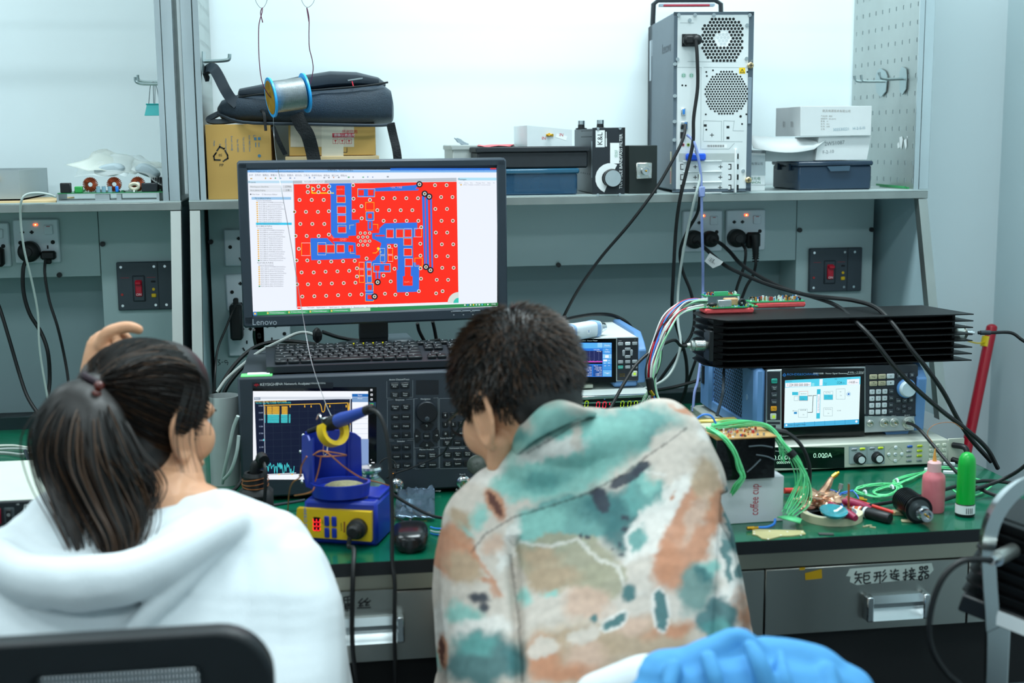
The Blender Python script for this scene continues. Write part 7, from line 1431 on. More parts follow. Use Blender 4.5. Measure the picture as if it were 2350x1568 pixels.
# ---------------- people ----------------
def tap(b, pts, rs, mt, n=14, sub=4):      # tube whose radius follows a list
    L = len(rs)-1
    def r(t): x = t*L; i = min(int(x), L-1); u = x-i; return rs[i]*(1-u)+rs[i+1]*u
    b.tube(pts, r, mt, n, sub)
    b.ell(pts[0], (rs[0],)*3, mt, 12, 8); b.ell(pts[-1], (rs[-1],)*3, mt, 12, 8)
def fuse(b, name, voxel, it=6, fac=.5, disp=None, parent=None):     # one continuous skin over all the shapes
    o = b.obj('raw', smooth=False)
    m1 = o.modifiers.new('r', 'REMESH'); m1.mode = 'VOXEL'; m1.voxel_size = voxel
    m2 = o.modifiers.new('s', 'SMOOTH'); m2.iterations = it; m2.factor = fac
    dg = bpy.context.evaluated_depsgraph_get(); me = bpy.data.meshes.new_from_object(o.evaluated_get(dg))
    old = o.data; bpy.data.objects.remove(o); bpy.data.meshes.remove(old)
    if disp:
        me.update(); ns = [v.normal.copy() for v in me.vertices]
        for v, n_ in zip(me.vertices, ns): v.co += n_*disp(v.co)
    me.polygons.foreach_set('use_smooth', [True]*len(me.polygons)); me.update()
    me.name = name; o = bpy.data.objects.new(name, me); COL.objects.link(o)
    if parent is not None: o.parent = parent
    return o
def colours(o, fn, attr='pattern'):
    ca_ = o.data.color_attributes.new(attr, 'FLOAT_COLOR', 'POINT'); buf = []
    M_ = o.matrix_world if o.parent is None else Matrix.Translation(o.parent.location)
    for v in o.data.vertices: buf += fn(M_ @ v.co)
    ca_.data.foreach_set('color', buf)
def pat_mat(name, attr='pattern', rough=.75, bump=.25, sc=700, sheen=0):
    mt = bpy.data.materials.new(name); mt.use_nodes = True; nt = mt.node_tree; p = nt.nodes['Principled BSDF']
    a = nt.nodes.new('ShaderNodeVertexColor'); a.layer_name = attr; nt.links.new(a.outputs[0], p.inputs['Base Color']); p.inputs['Roughness'].default_value = rough
    if sheen: p.inputs['Sheen Weight'].default_value = sheen
    tc = nt.nodes.new('ShaderNodeTexCoord'); nz = nt.nodes.new('ShaderNodeTexNoise'); nz.inputs['Scale'].default_value = sc; bp = nt.nodes.new('ShaderNodeBump'); bp.inputs['Strength'].default_value = bump; bp.inputs['Distance'].default_value = .0006
    nt.links.new(tc.outputs['Object'], nz.inputs['Vector']); nt.links.new(nz.outputs[0], bp.inputs['Height']); nt.links.new(bp.outputs[0], p.inputs['Normal'])
    return mt
skin = M('skin', 'd8a07c', .5, var=.05, scale=30); skin.node_tree.nodes['Principled BSDF'].inputs['Subsurface Weight'].default_value = .15
skin.node_tree.nodes['Principled BSDF'].inputs['Subsurface Radius'].default_value = (.01, .004, .002)
hair = M('black hair', '14100e', .46, var=.3, scale=200, stretch=(1, 1, .3)); hairb = M('brown and lit hair', '4a3322', .42, var=.3, scale=200); hairc = M('black brown hair', '1e1612', .44, var=.25, scale=200)
def frame_(o_, f, u0):
    f = Vector(f).normalized(); u = Vector(u0); u = (u-f*f.dot(u)).normalized(); l = u.cross(f)
    T = Matrix((f, l, u)).transposed().to_4x4(); T.translation = o_; return T      # x forward, y left, z up
def head(T, neck, k=1.0, ears=(1, -1)):
    b = MB(T @ Matrix.Scale(k, 4))
    b.ell((-.012, 0, .022), (.096, .076, .094), skin, 28, 20).ell((.032, 0, -.028), (.060, .060, .084), skin, 24, 18).ell((.070, 0, -.098), (.021, .021, .018), skin).ell((.073, 0, .014), (.024, .052, .020), skin)
    b.ell((.088, 0, -.070), (.011, .021, .011), skin)
    for s in (1, -1):
        tap(b, [(-.002, s*.056, -.055), (.035, s*.044, -.090), (.068, s*.010, -.104)], [.018, .018, .016], skin)
        b.ell((.056, s*.038, -.030), (.032, .025, .034), skin)
        if s in ears:
            E_ = Matrix.Translation((.006, s*.075, -.018)) @ Matrix.Scale(1.15, 4) @ Matrix.Rotation(s*R_(-9), 4, 'Z')      # flap turned out from the head
            b.T = T @ Matrix.Scale(k, 4) @ E_
            ring = [(-.017+.019*cos(a)-.006*sin(a), s*.004, .033*sin(a)) for a in [j*2*pi/16 for j in range(16)]]
            b.tube(ring, .0042, skin, 8, 2, True); b.ell((-.014, 0, -.002), (.017, .0035, .028), skin, 16, 10); b.ell((-.010, s*.002, -.032), (.010, .005, .010), skin, 12, 8); b.ell((-.002, 0, -.004), (.010, .008, .020), skin, 12, 8)
            b.T = T @ Matrix.Scale(k, 4)
    tap(b, [(.088, 0, .004), (.104, 0, -.022), (.112, 0, -.036)], [.008, .009, .012], skin); b.ell((.104, .009, -.040), (.009, .006, .006), skin).ell((.104, -.009, -.040), (.009, .006, .006), skin)
    b.T = Matrix.Identity(4)
    tap(b, [T @ Vector((-.022, 0, -.045))]+[v for v in neck], [.052, .050, .058], skin)
    return b
def eyes(T, parent, k=1.0):
    for s in (1, -1):
        c_ = Vector((.073, s*.030, -.006))*k
        MB(T).ell(c_, (.013, .013, .012), white, 14, 10).ell(c_+Vector((.0085, 0, 0)), (.0052, .006, .006), M('iris', '1c120c', .2), 12, 8).obj('eye', parent)
        MB(T).tube([c_+Vector((.016, -.012, .020)), c_+Vector((.016, 0, .022)), c_+Vector((.012, .012, .020))], .0018, hair, 6).obj('eyebrow', parent)
def strand(b, pts, r, mt, sub=3): b.tube(pts, lambda t: r*(1-.6*t)*min(1, .12+t*4), mt, 3, sub, caps=False)

# ======== woman in the white hooded jacket ========
rw = random.Random(21)
Hc = W(349, 960, 1.87)
TW = frame_(Hc, (.68, .72, -.17), (.03, .10, 1)) @ Matrix.Scale(.93, 4)
woman = thing('person', 'person with dark ponytail and white hooded jacket, one hand raised behind the head', 'person', (W(370, 1300, 1.72).x, 1.55, 0))
PO = Vector(woman.location)
def rel(o): 
    for v in o.data.vertices: v.co -= PO
    return o
def par(o, p):
    for v in o.data.vertices: v.co -= Vector(p.location)
    o.parent = p; o.data.update(); return o
nb = [W(385, 1100, 1.84), W(375, 1190, 1.79)]
b = head(TW, nb, 1.0, (-1,))
b.ell(W(395, 1160, 1.80), (.075, .05, .035), skin)
# raised left hand and forearm, joined to the same body through the sleeve line
wr = [W(222, 960, 1.985), W(220, 880, 1.985), W(224, 838, 1.985), W(236, 800, 1.99)]
tap(b, wr, [.030, .025, .023, .025], skin)
b.ell(W(240, 803, 1.985), (.023, .016, .030), skin)
for pts, rs in (([W(235, 790, 1.97), W(248, 765, 1.965), W(283, 752, 1.965), W(304, 752, 1.965), W(318, 757, 1.968)], [.012, .0105, .0095, .0085, .0075]),
                ([W(240, 792, 1.985), W(256, 770, 1.985), W(280, 770, 1.985), W(296, 782, 1.985)], [.011, .010, .009, .0075]),
                ([W(243, 798, 2.0), W(262, 782, 2.0), W(282, 784, 2.0), W(288, 798, 2.0)], [.011, .0095, .0085, .007]),
                ([W(246, 806, 2.012), W(262, 795, 2.015), W(278, 800, 2.015), W(280, 812, 2.01)], [.0095, .0085, .0075, .0065]),
                ([W(238, 830, 1.965), W(256, 812, 1.955), W(266, 800, 1.955), W(272, 786, 1.957)], [.013, .0115, .010, .008])):
    tap(b, pts, rs, skin, 10, 4)
body = fuse(b, 'body', .0026, 5, .5, parent=None); par(body, woman); eyes(Matrix.Translation(-PO) @ TW, woman)
# jacket
wj = M('white jacket cotton', 'dfe6ea', .75, var=.015, scale=300, bump=.15)
b = MB()
def rows_(b, R, mt, ks):
    for i, (p0, p1, r) in enumerate(R):
        rowt(b, W(*p0), W(*p1), r, mt, ks)
        if i+1 < len(R):
            q0, q1, r2 = R[i+1]
            for u in (1/3, 2/3):
                m_ = (r if not isinstance(r, tuple) else r[0])*(1-u)+(r2 if not isinstance(r2, tuple) else r2[0])*u
                rowt(b, W(*p0).lerp(W(*q0), u), W(*p1).lerp(W(*q1), u), m_, mt, ks)
def rowt(b, a, d, r, mt, n=7, ry=None):
    for i in range(n+1):
        u = i/n; p = a*(1-u)+d*u; rr_ = r if not isinstance(r, tuple) else r[0]*(1-u)+r[1]*u; b.ell(p, (rr_, rr_*(ry or 1), rr_), mt, 16, 10)
rows_(b, (((95, 1262, 1.76), (610, 1262, 1.77), (.058, .052)), ((150, 1235, 1.77), (500, 1215, 1.78), .055), ((60, 1310, 1.73), (650, 1330, 1.75), .068), ((40, 1390, 1.70), (660, 1410, 1.72), .076), ((40, 1480, 1.67), (660, 1510, 1.69), .08), ((60, 1580, 1.64), (650, 1600, 1.66), .085), ((80, 1700, 1.61), (630, 1720, 1.62), .09), ((110, 1820, 1.60), (600, 1840, 1.60), .10)), wj, 9)
tap(b, [W(625, 1265, 1.78), W(690, 1360, 1.80), W(725, 1500, 1.83), W(745, 1660, 1.85)], [.058, .052, .048, .048], wj)             # right sleeve
tap(b, [W(745, 1660, 1.85), W(700, 1560, 2.02), W(640, 1420, 2.14)], [.048, .042, .034], wj)
tap(b, [W(60, 1285, 1.78), W(110, 1290, 1.88), W(190, 1230, 1.98)], [.056, .052, .048], wj)                                       # left sleeve, elbow on the desk
tap(b, [W(190, 1230, 1.98), W(215, 1090, 2.0), W(222, 960, 1.985), W(221, 915, 1.985)], [.045, .040, .034, .031], wj)
# hood lying on the back, collar and folds
tap(b, [W(90, 1215, 1.755), W(120, 1180, 1.78), W(200, 1170, 1.80), W(300, 1190, 1.80)], [.03, .033, .03, .03], wj)
for pts, rs in (([W(-5, 1280, 1.67), W(60, 1325, 1.635), W(170, 1340, 1.618), W(290, 1325, 1.62), W(400, 1275, 1.65), W(500, 1218, 1.70), W(560, 1192, 1.76)], [.028, .032, .034, .034, .030, .025, .018]),
                ([W(20, 1250, 1.71), W(90, 1300, 1.68), W(200, 1320, 1.665), W(310, 1295, 1.675), W(420, 1235, 1.71), W(500, 1185, 1.77)], [.028, .030, .032, .032, .028, .02]),
                ([W(100, 1230, 1.73), W(200, 1260, 1.70), W(300, 1250, 1.71), W(400, 1200, 1.75), W(470, 1165, 1.79)], [.028, .030, .030, .026, .02]),
                ([W(372, 1178, 1.76), W(420, 1170, 1.76), W(480, 1160, 1.79), W(530, 1180, 1.83), W(560, 1200, 1.86)], [.012, .016, .020, .018, .014]),
                ([W(60, 1235, 1.74), W(130, 1190, 1.77), W(150, 1200, 1.76)], [.028, .026, .02]),
                ([W(590, 1200, 1.77), W(520, 1235, 1.715), W(420, 1330, 1.65), W(330, 1420, 1.62), (W(270, 1490, 1.61))], [.010, .013, .016, .014, .01]),
                ([W(545, 1195, 1.80), W(580, 1200, 1.80), W(612, 1205, 1.80)], [.012, .012, .010])): tap(b, pts, rs, wj, 12, 5)
def wrin(p): 
    q = Vector((p.x*9+p.z*5, p.y*4, p.z*7-p.x*3)); return noise.noise(q)*.0045+noise.noise(q*2.7)*.0016
par(fuse(b, 'hooded_jacket', .0045, 12, .5, wrin), woman)
# trousers and shoes, under the bench
tr = M('dark trousers', '20242c', .8); b = MB()
hp = [W(220, 1900, 1.62), W(500, 1900, 1.62)]
for i, s in enumerate((0, 1)):
    h_ = Vector((hp[s].x, 1.60, .50)); kx = h_.x+(-.03 if s == 0 else .03); tap(b, [h_, Vector((kx, 1.80, .53)), Vector((kx, 2.06, .53)), Vector((kx, 2.10, .30)), Vector((kx, 2.08, .09))], [.10, .085, .065, .055, .045], tr)
b.ell(((hp[0].x+hp[1].x)/2, 1.60, .52), (.17, .12, .10), tr); par(fuse(b, 'trousers', .010, 3), woman)
for s in (0, 1): kx = hp[s].x+(-.03 if s == 0 else .03)-PO.x; MB().box((kx, 2.13-PO.y, .035), (.09, .25, .07), M('white shoe', 'c9cccc', .6), .02).obj('shoe', woman)
# hair: cap, combed strands to the tie, ponytail
tie = W(212, 888, 1.79)
b = MB(TW); b.ell((-.022, 0, .028), (.103, .086, .090), hair, 32, 22).ell((-.05, 0, -.005), (.070, .074, .085), hair, 24, 16).ell((.012, 0, .046), (.075, .076, .074), hair, 24, 16).ell((-.035, -.02, -.05), (.052, .050, .045), hair, 20, 12)
b.T = Matrix.Identity(4); tap(b, [TW @ Vector((-.06, 0, .02)), tie], [.052, .020], hair)
hc = fuse(b, 'hair', .0035, 8, .5); par(hc, woman)
TI = TW.inverted(); tl_ = TI @ tie
b = MB()
def onsk(v, e=1.0):      # push a head-local direction on to the hair cap
    c_ = Vector((-.020, 0, .022)); d_ = (Vector(v)-c_); s_ = math.sqrt((d_.x/.1075)**2+(d_.y/.0895)**2+(d_.z/.099)**2); return c_+d_/s_*e
mts = (hair, hairc, hairb)
for k in range(620):
    a_ = rw.uniform(0, 2*pi)      # hairline round the face, side and nape
    st_ = Vector((.085*cos(a_*1)+0, 0, 0)); th_ = a_
    v0_ = Vector((.074+.012*math.cos(th_)-.085*max(0, -sin(th_)), -.095*cos(th_)*1.0, .022+.074*sin(th_)))+Vector((rw.gauss(0, .009), rw.gauss(0, .006), rw.gauss(0, .009)))
    v1_ = onsk(v0_); end = tl_+Vector((rw.gauss(0, .006), rw.gauss(0, .006), rw.gauss(0, .006))); pts = []
    for j in range(7):
        u = j/6; p_ = v1_*(1-u)+end*u
        q_ = onsk(p_, 1.0+rw.uniform(.0, .018)) if u < .8 else p_*1.0
        if u >= .8: q_ = onsk(v1_*.3+end*.7, 1.01)*(1-(u-.67)/.33)+end*((u-.67)/.33)
        pts.append(TW @ q_)
    strand(b, pts, rw.uniform(.0008, .0015), mts[k % 2 if rw.random() < .85 else 2])
par(b.obj('hair_strands'), woman); tag(bpy.data.objects[b and 'hair_strands'], kind='stuff')
b = MB()
paths = [([(212, 888, 1.785), (170, 930, 1.75), (140, 1010, 1.73), (150, 1100, 1.73), (170, 1200, 1.69), (195, 1290, 1.665)], .5), ([(212, 888, 1.785), (185, 940, 1.745), (175, 1040, 1.72), (210, 1140, 1.71), (250, 1235, 1.665), (275, 1330, 1.65)], .9),
         ([(215, 890, 1.785), (215, 950, 1.745), (235, 1040, 1.715), (280, 1120, 1.71), (310, 1200, 1.68), (285, 1310, 1.65)], 1), ([(218, 892, 1.785), (240, 960, 1.75), (270, 1040, 1.73), (320, 1090, 1.73), (345, 1130, 1.73), (325, 1200, 1.70)], .7),
         ([(212, 886, 1.785), (150, 925, 1.75), (112, 1000, 1.735), (122, 1100, 1.74), (165, 1205, 1.69), (192, 1300, 1.66)], .5), ([(214, 890, 1.785), (200, 960, 1.735), (205, 1060, 1.705), (240, 1150, 1.685), (275, 1240, 1.655), (262, 1330, 1.64)], 1)]
for k in range(760):
    p_, wt = paths[rw.choice((0, 1, 1, 2, 2, 3, 4, 5, 5))]; o_ = Vector((rw.gauss(0, 1), rw.gauss(0, .8), rw.gauss(0, .3))); pts = []; L = len(p_); cut = rw.uniform(.75, 1.25)
    for i, q in enumerate(p_):
        sp = (.003, .014, .019, .017, .013, .006)[i]; v = W(*q)+o_*sp*.7; pts.append(v)
    pts[-1] = pts[-2].lerp(pts[-1], cut); strand(b, pts, rw.uniform(.0009, .0017), mts[k % 2 if rw.random() < .8 else 2], 4)
o = par(b.obj('ponytail'), woman); tag(o, kind='stuff')
b = MB()
for p_, wt in paths: tap(b, [W(*q)+Vector((0, .012, 0)) for q in p_[:5]], [.014, .024, .026, .020, .008], hair)
par(fuse(b, 'ponytail_core', .005, 6), woman)
b = MB()
for k in range(26):     # loose hairs by the ear and nape
    x0 = rw.uniform(425, 475); o_ = rw.uniform(-8, 8); strand(b, [W(x0, 880, 1.79), W(x0-14+o_, 950, 1.775), W(x0-26+o_*1.5, 1010, 1.775), W(x0-10+o_*2, 1085, 1.79)], .0004, hair)
for k in range(14): x0 = rw.uniform(465, 490); strand(b, [W(x0-8, 860, 1.83), W(x0, 920, 1.82), W(x0-4, 965, 1.82), W(x0-6, 1000, 1.82)], .00035, hair)
tag(par(b.obj('loose_hair'), woman), kind='stuff')
T = Matrix.Translation(tie) @ (W(240, 870, 1.80)-tie).to_track_quat('Z', 'Y').to_matrix().to_4x4()
b = MB(T).tube([(.019*cos(j*pi/8), .019*sin(j*pi/8), .003*sin(j)) for j in range(16)], .0052, M('dark plum hair tie', '2a1622', .6), 8, 2, True); par(b.obj('hair_tie'), woman)
for px, py in ((227, 886), (221, 905)): par(MB().ell(W(px, py, 1.757), (.0068, .0068, .0068), M('brown glass bead', '5a1c10', .08, coat=.5), 18, 12).obj('bead'), woman)

# ======== man in the patterned shirt ========
Mc = W(1186, 918, 1.83)
TMn = frame_(Mc, (-.50, .76, -.42), (-.22, .30, .92)) @ Matrix.Scale(.93, 4)
man = thing('person', 'person in teal and orange marbled shirt bending over the bench, seen from behind', 'person', (W(1330, 1400, 1.6).x, 1.5, 0))
PO = Vector(man.location)
b = head(TMn, [W(1225, 1010, 1.83), W(1250, 1075, 1.85)], 1.04, (1, -1))
MA = [W(1075, 1560, 1.84), W(1120, 1420, 2.05), W(1150, 1300, 2.16)]
wj0, wj1 = WZ(1075, 1255, .80), WZ(1200, 1210, .80)
# forearms and hands resting on the bench beneath the chest
def hand(b, w0, d0, s):
    d0 = Vector(d0).normalized(); sd = d0.cross(Vector((0, 0, 1))).normalized()*s; up = Vector((0, 0, 1))
    b.ell(w0+d0*.045, (.040, .042, .015), skin, 18, 12); tap(b, [w0-d0*.02, w0+d0*.03], [.026, .030], skin)
    for i, (o_, L_) in enumerate(((-.026, .062), (-.009, .074), (.009, .070), (.026, .056))):
        p0 = w0+d0*.075+sd*o_; tap(b, [p0, p0+d0*L_*.45+up*.010, p0+d0*L_*.8+up*.002, p0+d0*L_-up*.010], [.010, .0095, .0085, .0075], skin, 8, 3)
    p0 = w0+d0*.02-sd*.034; tap(b, [p0, p0+d0*.030-sd*.018, p0+d0*.055-sd*.016-up*.006], [.012, .011, .009], skin, 8, 3)
hw = [Vector((.31, 2.10, .785)), Vector((.42, 2.16, .785))]
elb = [W(1075, 1545, 1.85), W(1655, 1440, 1.87)]
for i in (0, 1):
    tap(b, [hw[i]+(elb[i]-hw[i])*.45, hw[i]], [.036, .027], skin); hand(b, hw[i], (.10-.25*i, .9, -.04), (1, -1)[i])
body = fuse(b, 'body', .0028, 5, .5); par(body, man); eyes(Matrix.Translation(-PO) @ TMn, man, 1.04)
# shirt
b = MB(); sm = pat_mat('marbled shirt fabric')
rows_(b, [((1150, 1160, 1.8), (1520, 1010, 1.8), 0.06), ((1135, 1210, 1.78), (1530, 1080, 1.78), 0.075), ((1155, 1290, 1.75), (1525, 1170, 1.75), 0.088), ((1175, 1390, 1.7), (1528, 1290, 1.7), 0.096), ((1200, 1500, 1.65), (1522, 1400, 1.65), 0.104), ((1220, 1610, 1.6), (1515, 1530, 1.6), 0.11), ((1240, 1720, 1.56), (1510, 1670, 1.56), 0.115), ((1260, 1860, 1.54), (1510, 1840, 1.54), 0.12)], sm, 8)
b.ell(W(1270, 1075, 1.79), (.085, .07, .06), sm); b.ell(W(1420, 1020, 1.79), (.10, .06, .05), sm); b.ell(W(1520, 985, 1.80), (.060, .06, .038), sm); b.ell(W(1340, 1010, 1.80), (.09, .07, .045), sm); b.ell(W(1285, 1015, 1.79), (.075, .075, .045), sm)
tap(b, [W(1125, 1190, 1.80), W(1097, 1290, 1.81), W(1087, 1420, 1.83), W(1092, 1560, 1.85), W(1100, 1640, 1.86)], [.062, .062, .060, .056, .050], sm)
tap(b, [W(1535, 1030, 1.80), W(1572, 1120, 1.82), W(1605, 1250, 1.84), W(1638, 1400, 1.86), W(1655, 1500, 1.87)], [.062, .060, .055, .052, .050], sm)
for i in (0, 1): tap(b, [elb[i]+Vector((0, 0, -.02)), elb[i]+(hw[i]-elb[i])*.5], [.052, .042], sm)
def wr2(p):
    q = Vector((p.x*8+p.z*3, p.y*4, p.z*8-p.x*2)); d_ = noise.noise(q)*.005+noise.noise(q*2.5)*.0018
    px, py = proj(p)
    # sleeve creases either side of the back, pulled in
    e = (px-(1175+(py-1200)*.045)); 
    if py > 1230 and p.y < 1.85: d_ -= .017*math.exp(-(e/13)**2)
    e = px-(1668+(py-1200)*-.06)
    if py > 1130 and p.y < 1.9: d_ -= .013*math.exp(-(e/12)**2)
    return d_
def proj(p):
    v = p-CP; z = v.dot(FW); return (1175+FPX*v.dot(RT)/z, 784-FPX*v.dot(UP)/z)
shirt = fuse(b, 'shirt', .0034, 16, .5, wr2)
shirt.data.materials.clear(); shirt.data.materials.append(sm)
H = {k: Vector(lin(v)[:3]) for k, v in dict(cr='bfb3a8', wh='d3cdc6', lt='7fb3a9', te='558f8a', dt='2b6062', nv='232a38', org='b3795a', tan='a58c72', gt='958f78', ru='4a2018', pk='bd9d8a', gr='62837d').items()}
# ellipses in crop coordinates: colour, x, y, rx, ry, turn in degrees, softness
SH = [('lt', 650, 250, 260, 150, 0, .35), ('lt', 720, 440, 330, 150, -10, .3), ('te', 1080, 240, 300, 120, -8, .4), ('lt', 950, 330, 240, 150, -20, .4), ('wh', 700, 350, 190, 50, -12, .4), ('wh', 330, 470, 150, 75, -25, .4), ('cr', 560, 210, 60, 60, 0, .6), ('te', 540, 280, 50, 30, 0, .6), ('te', 690, 270, 30, 22, 0, .6),
      ('lt', 600, 520, 210, 90, -10, .3), ('cr', 830, 290, 35, 90, -10, .5), ('te', 640, 520, 150, 60, -10, .6), ('wh', 1500, 240, 60, 70, 30, .5), ('org', 1390, 140, 80, 18, 25, .6), ('cr', 1330, 330, 120, 100, -30, .35),
      ('cr', 260, 640, 150, 100, -40, .3), ('tan', 230, 720, 70, 60, 0, .5), ('lt', 230, 800, 60, 60, 0, .6), ('lt', 330, 700, 60, 70, 0, .6), ('org', 190, 900, 100, 150, -25, .2), ('tan', 240, 980, 90, 110, -30, .4), ('org', 380, 1070, 70, 25, 40, .3), ('cr', 130, 1080, 60, 80, 0, .5),
      ('te', 800, 720, 290, 130, -12, .2), ('lt', 640, 730, 150, 70, -12, .4), ('dt', 1080, 720, 110, 190, 12, .45), ('te', 1180, 560, 110, 120, 20, .3), ('lt', 1210, 520, 70, 50, 0, .5), ('dt', 960, 640, 120, 100, 0, .6),
      ('cr', 1360, 420, 180, 70, -25, .3), ('wh', 1380, 560, 60, 170, 45, .3), ('wh', 1200, 850, 110, 230, 15, .15), ('te', 1150, 810, 45, 60, 20, .3), ('cr', 1170, 1000, 130, 90, 0, .3),
      ('org', 1420, 780, 110, 290, 22, .2), ('tan', 1500, 520, 75, 130, -10, .4), ('org', 1560, 690, 40, 120, -5, .4), ('pk', 1450, 700, 40, 160, 25, .6), ('org', 1290, 950, 70, 110, 20, .4), ('wh', 1600, 900, 50, 150, 0, .5),
      ('gt', 760, 930, 230, 130, 8, .12), ('gt', 950, 1040, 120, 110, 10, .2), ('tan', 640, 900, 110, 60, 0, .6), ('tan', 700, 1010, 160, 80, 0, .5), ('pk', 880, 1150, 130, 90, 0, .4), ('cr', 600, 1230, 60, 130, 0, .4), ('lt', 560, 1120, 40, 60, 0, .6), ('lt', 680, 1090, 40, 25, 0, .6),
      ('gr', 1450, 1070, 90, 140, 10, .4), ('dt', 1500, 990, 40, 45, 0, .7), ('lt', 1530, 960, 40, 40, 0, .6), ('wh', 1560, 1180, 50, 130, 25, .4), ('tan', 1180, 1330, 280, 110, -5, .4), ('org', 1330, 1290, 150, 50, -10, .6), ('pk', 1110, 1260, 120, 60, 0, .6),
      ('tan', 800, 1420, 260, 170, 0, .4), ('org', 640, 1440, 110, 130, 0, .7), ('pk', 880, 1440, 120, 100, 0, .5), ('cr', 655, 1390, 80, 50, -20, .25), ('cr', 860, 1330, 90, 40, -20, .25), ('org', 760, 1510, 160, 60, 0, .6),
      ('cr', 230, 1150, 200, 100, 0, .4), ('lt', 250, 1210, 110, 60, 0, .5), ('wh', 330, 1290, 170, 60, -8, .4), ('dt', 330, 1450, 190, 140, -8, .35), ('te', 300, 1370, 120, 60, 0, .6), ('dt', 510, 1450, 60, 120, 0, .6), ('wh', 110, 1260, 50, 110, 0, .4), ('lt', 110, 1440, 40, 60, 0, .5),
      ('wh', 475, 850, 40, 140, 15, .3), ('pk', 400, 850, 60, 60, 0, .5), ('cr', 500, 1050, 40, 120, 0, .5),
      ('dt', 1665, 700, 55, 190, -8, .15), ('dt', 1690, 830, 35, 120, 0, .3), ('dt', 1640, 960, 40, 140, -10, .2), ('wh', 1668, 960, 30, 80, -20, .25), ('dt', 1690, 970, 22, 55, -10, .3), ('wh', 1680, 1090, 55, 60, 0, .3), ('org', 1720, 1180, 60, 120, -12, .5), ('pk', 1700, 1150, 30, 50, 0, .6), ('dt', 1570, 1230, 90, 110, 35, .2), ('te', 1560, 1290, 80, 60, 0, .5)]
SHARP = [('wh', 1268, 1190, 52, 132, -6, .12), ('dt', 1270, 1190, 38, 118, -6, .12), ('wh', 1030, 1245, 92, 42, -35, .12), ('dt', 1030, 1245, 76, 28, -35, .15), ('dt', 1105, 1100, 46, 58, 10, .3), ('dt', 918, 1232, 26, 28, 20, .2), ('org', 402, 630, 48, 112, -28, .3), ('ru', 402, 630, 26, 92, -28, .25), ('org', 128, 1400, 32, 108, -4, .3), ('ru', 122, 1400, 17, 92, -4, .3),
         ('nv', 955, 610, 42, 76, -18, .15), ('nv', 940, 570, 55, 28, 0, .2), ('nv', 1090, 495, 115, 32, -28, .2), ('nv', 1165, 445, 60, 26, -35, .2), ('nv', 1080, 700, 26, 14, 30, .3), ('nv', 1080, 762, 24, 12, 20, .3), ('nv', 850, 798, 12, 16, 0, .3), ('nv', 882, 808, 12, 12, 0, .3), ('nv', 1047, 840, 8, 24, 0, .3), ('nv', 1012, 865, 9, 9, 0, .3), ('nv', 1056, 892, 15, 9, 0, .3), ('nv', 320, 1120, 70, 32, 8, .4), ('nv', 345, 1170, 40, 30, 30, .5), ('org', 1330, 590, 8, 40, 30, .5)]
RL_ = [([(100, 760), (280, 880), (380, 1010), (435, 1110)], 9, 'org'), ([(530, 825), (690, 855), (830, 815), (930, 915), (1040, 960), (1075, 1060)], 8, 'wh'), ([(1150, 670), (1170, 720), (1090, 800), (1110, 880), (1080, 950)], 7, 'wh'), ([(1175, 460), (1290, 480)], 6, 'wh')]
SEAM = [([(280, 880), (350, 790), (500, 700), (700, 640), (900, 570), (1080, 470), (1200, 380), (1330, 290), (1400, 235)], 5.5), ([(485, 900), (520, 1180), (545, 1560)], 7), ([(570, 365), (700, 290), (840, 200), (930, 180)], 5)]
import math as _m
prep = [(H[c_], x, y, .82/rx, .82/ry, cos(R_(a)), sin(R_(a)), 1/s) for c_, x, y, rx, ry, a, s in SH]; prep2 = [(H[c_], x, y, 1/rx, 1/ry, cos(R_(a)), sin(R_(a)), 1/s) for c_, x, y, rx, ry, a, s in SHARP]
def seg_d(a, b_, P):
    m_ = 1e9
    for (x0, y0), (x1, y1) in zip(P, P[1:]):
        dx, dy = x1-x0, y1-y0; t_ = max(0, min(1, ((a-x0)*dx+(b_-y0)*dy)/(dx*dx+dy*dy))); m_ = min(m_, _m.hypot(a-x0-dx*t_, b_-y0-dy*t_))
    return m_
def shirtcol(p):
    px, py = proj(p); a, b_ = (px-960)*2.279, (py-880)*2.279
    nq = noise.noise_vector(Vector((a*.012, b_*.012, p.y*3))); n2 = noise.noise_vector(Vector((a*.045, b_*.045, 5))); a1 = a+nq.x*34+n2.x*16; b1 = b_+nq.y*34+n2.y*16
    c_ = H['cr'].copy()
    for col, x, y, ix, iy, ca, sa, s in prep:
        dx, dy = a1-x, b1-y; u = (dx*ca+dy*sa)*ix; v = (-dx*sa+dy*ca)*iy; r2 = u*u+v*v
        if r2 < 1.0: k = min(1, (1-_m.sqrt(r2))*s*1.0); c_ = c_.lerp(col, k*.92)
    a2, b2 = a+n2.x*10+nq.x*8, b_+n2.y*10+nq.y*8
    for P, w_, col in RL_:
        d_ = seg_d(a2, b2, P)
        if d_ < w_*1.6: c_ = c_.lerp(H[col], min(1, 1.6-d_/w_)*.7)
    for col, x, y, ix, iy, ca, sa, s in prep2:
        dx, dy = a2-x, b2-y; u = (dx*ca+dy*sa)*ix; v = (-dx*sa+dy*ca)*iy; r2 = u*u+v*v
        if r2 < 1.0: c_ = c_.lerp(col, min(1, (1-_m.sqrt(r2))*s)*.95)
    g_ = noise.noise(Vector((a*.03, b_*.03, 9)))*.14+noise.noise(Vector((a*.1, b_*.1, 2)))*.07
    c_ = c_*(1+g_)
    for P, w_ in SEAM:
        d_ = seg_d(a, b_, P)
        if d_ < w_ and p.y < 1.86: c_ = c_*.5
    return [min(1, max(0, c_.x)), min(1, max(0, c_.y)), min(1, max(0, c_.z)), 1]
colours(shirt, shirtcol); par(shirt, man)
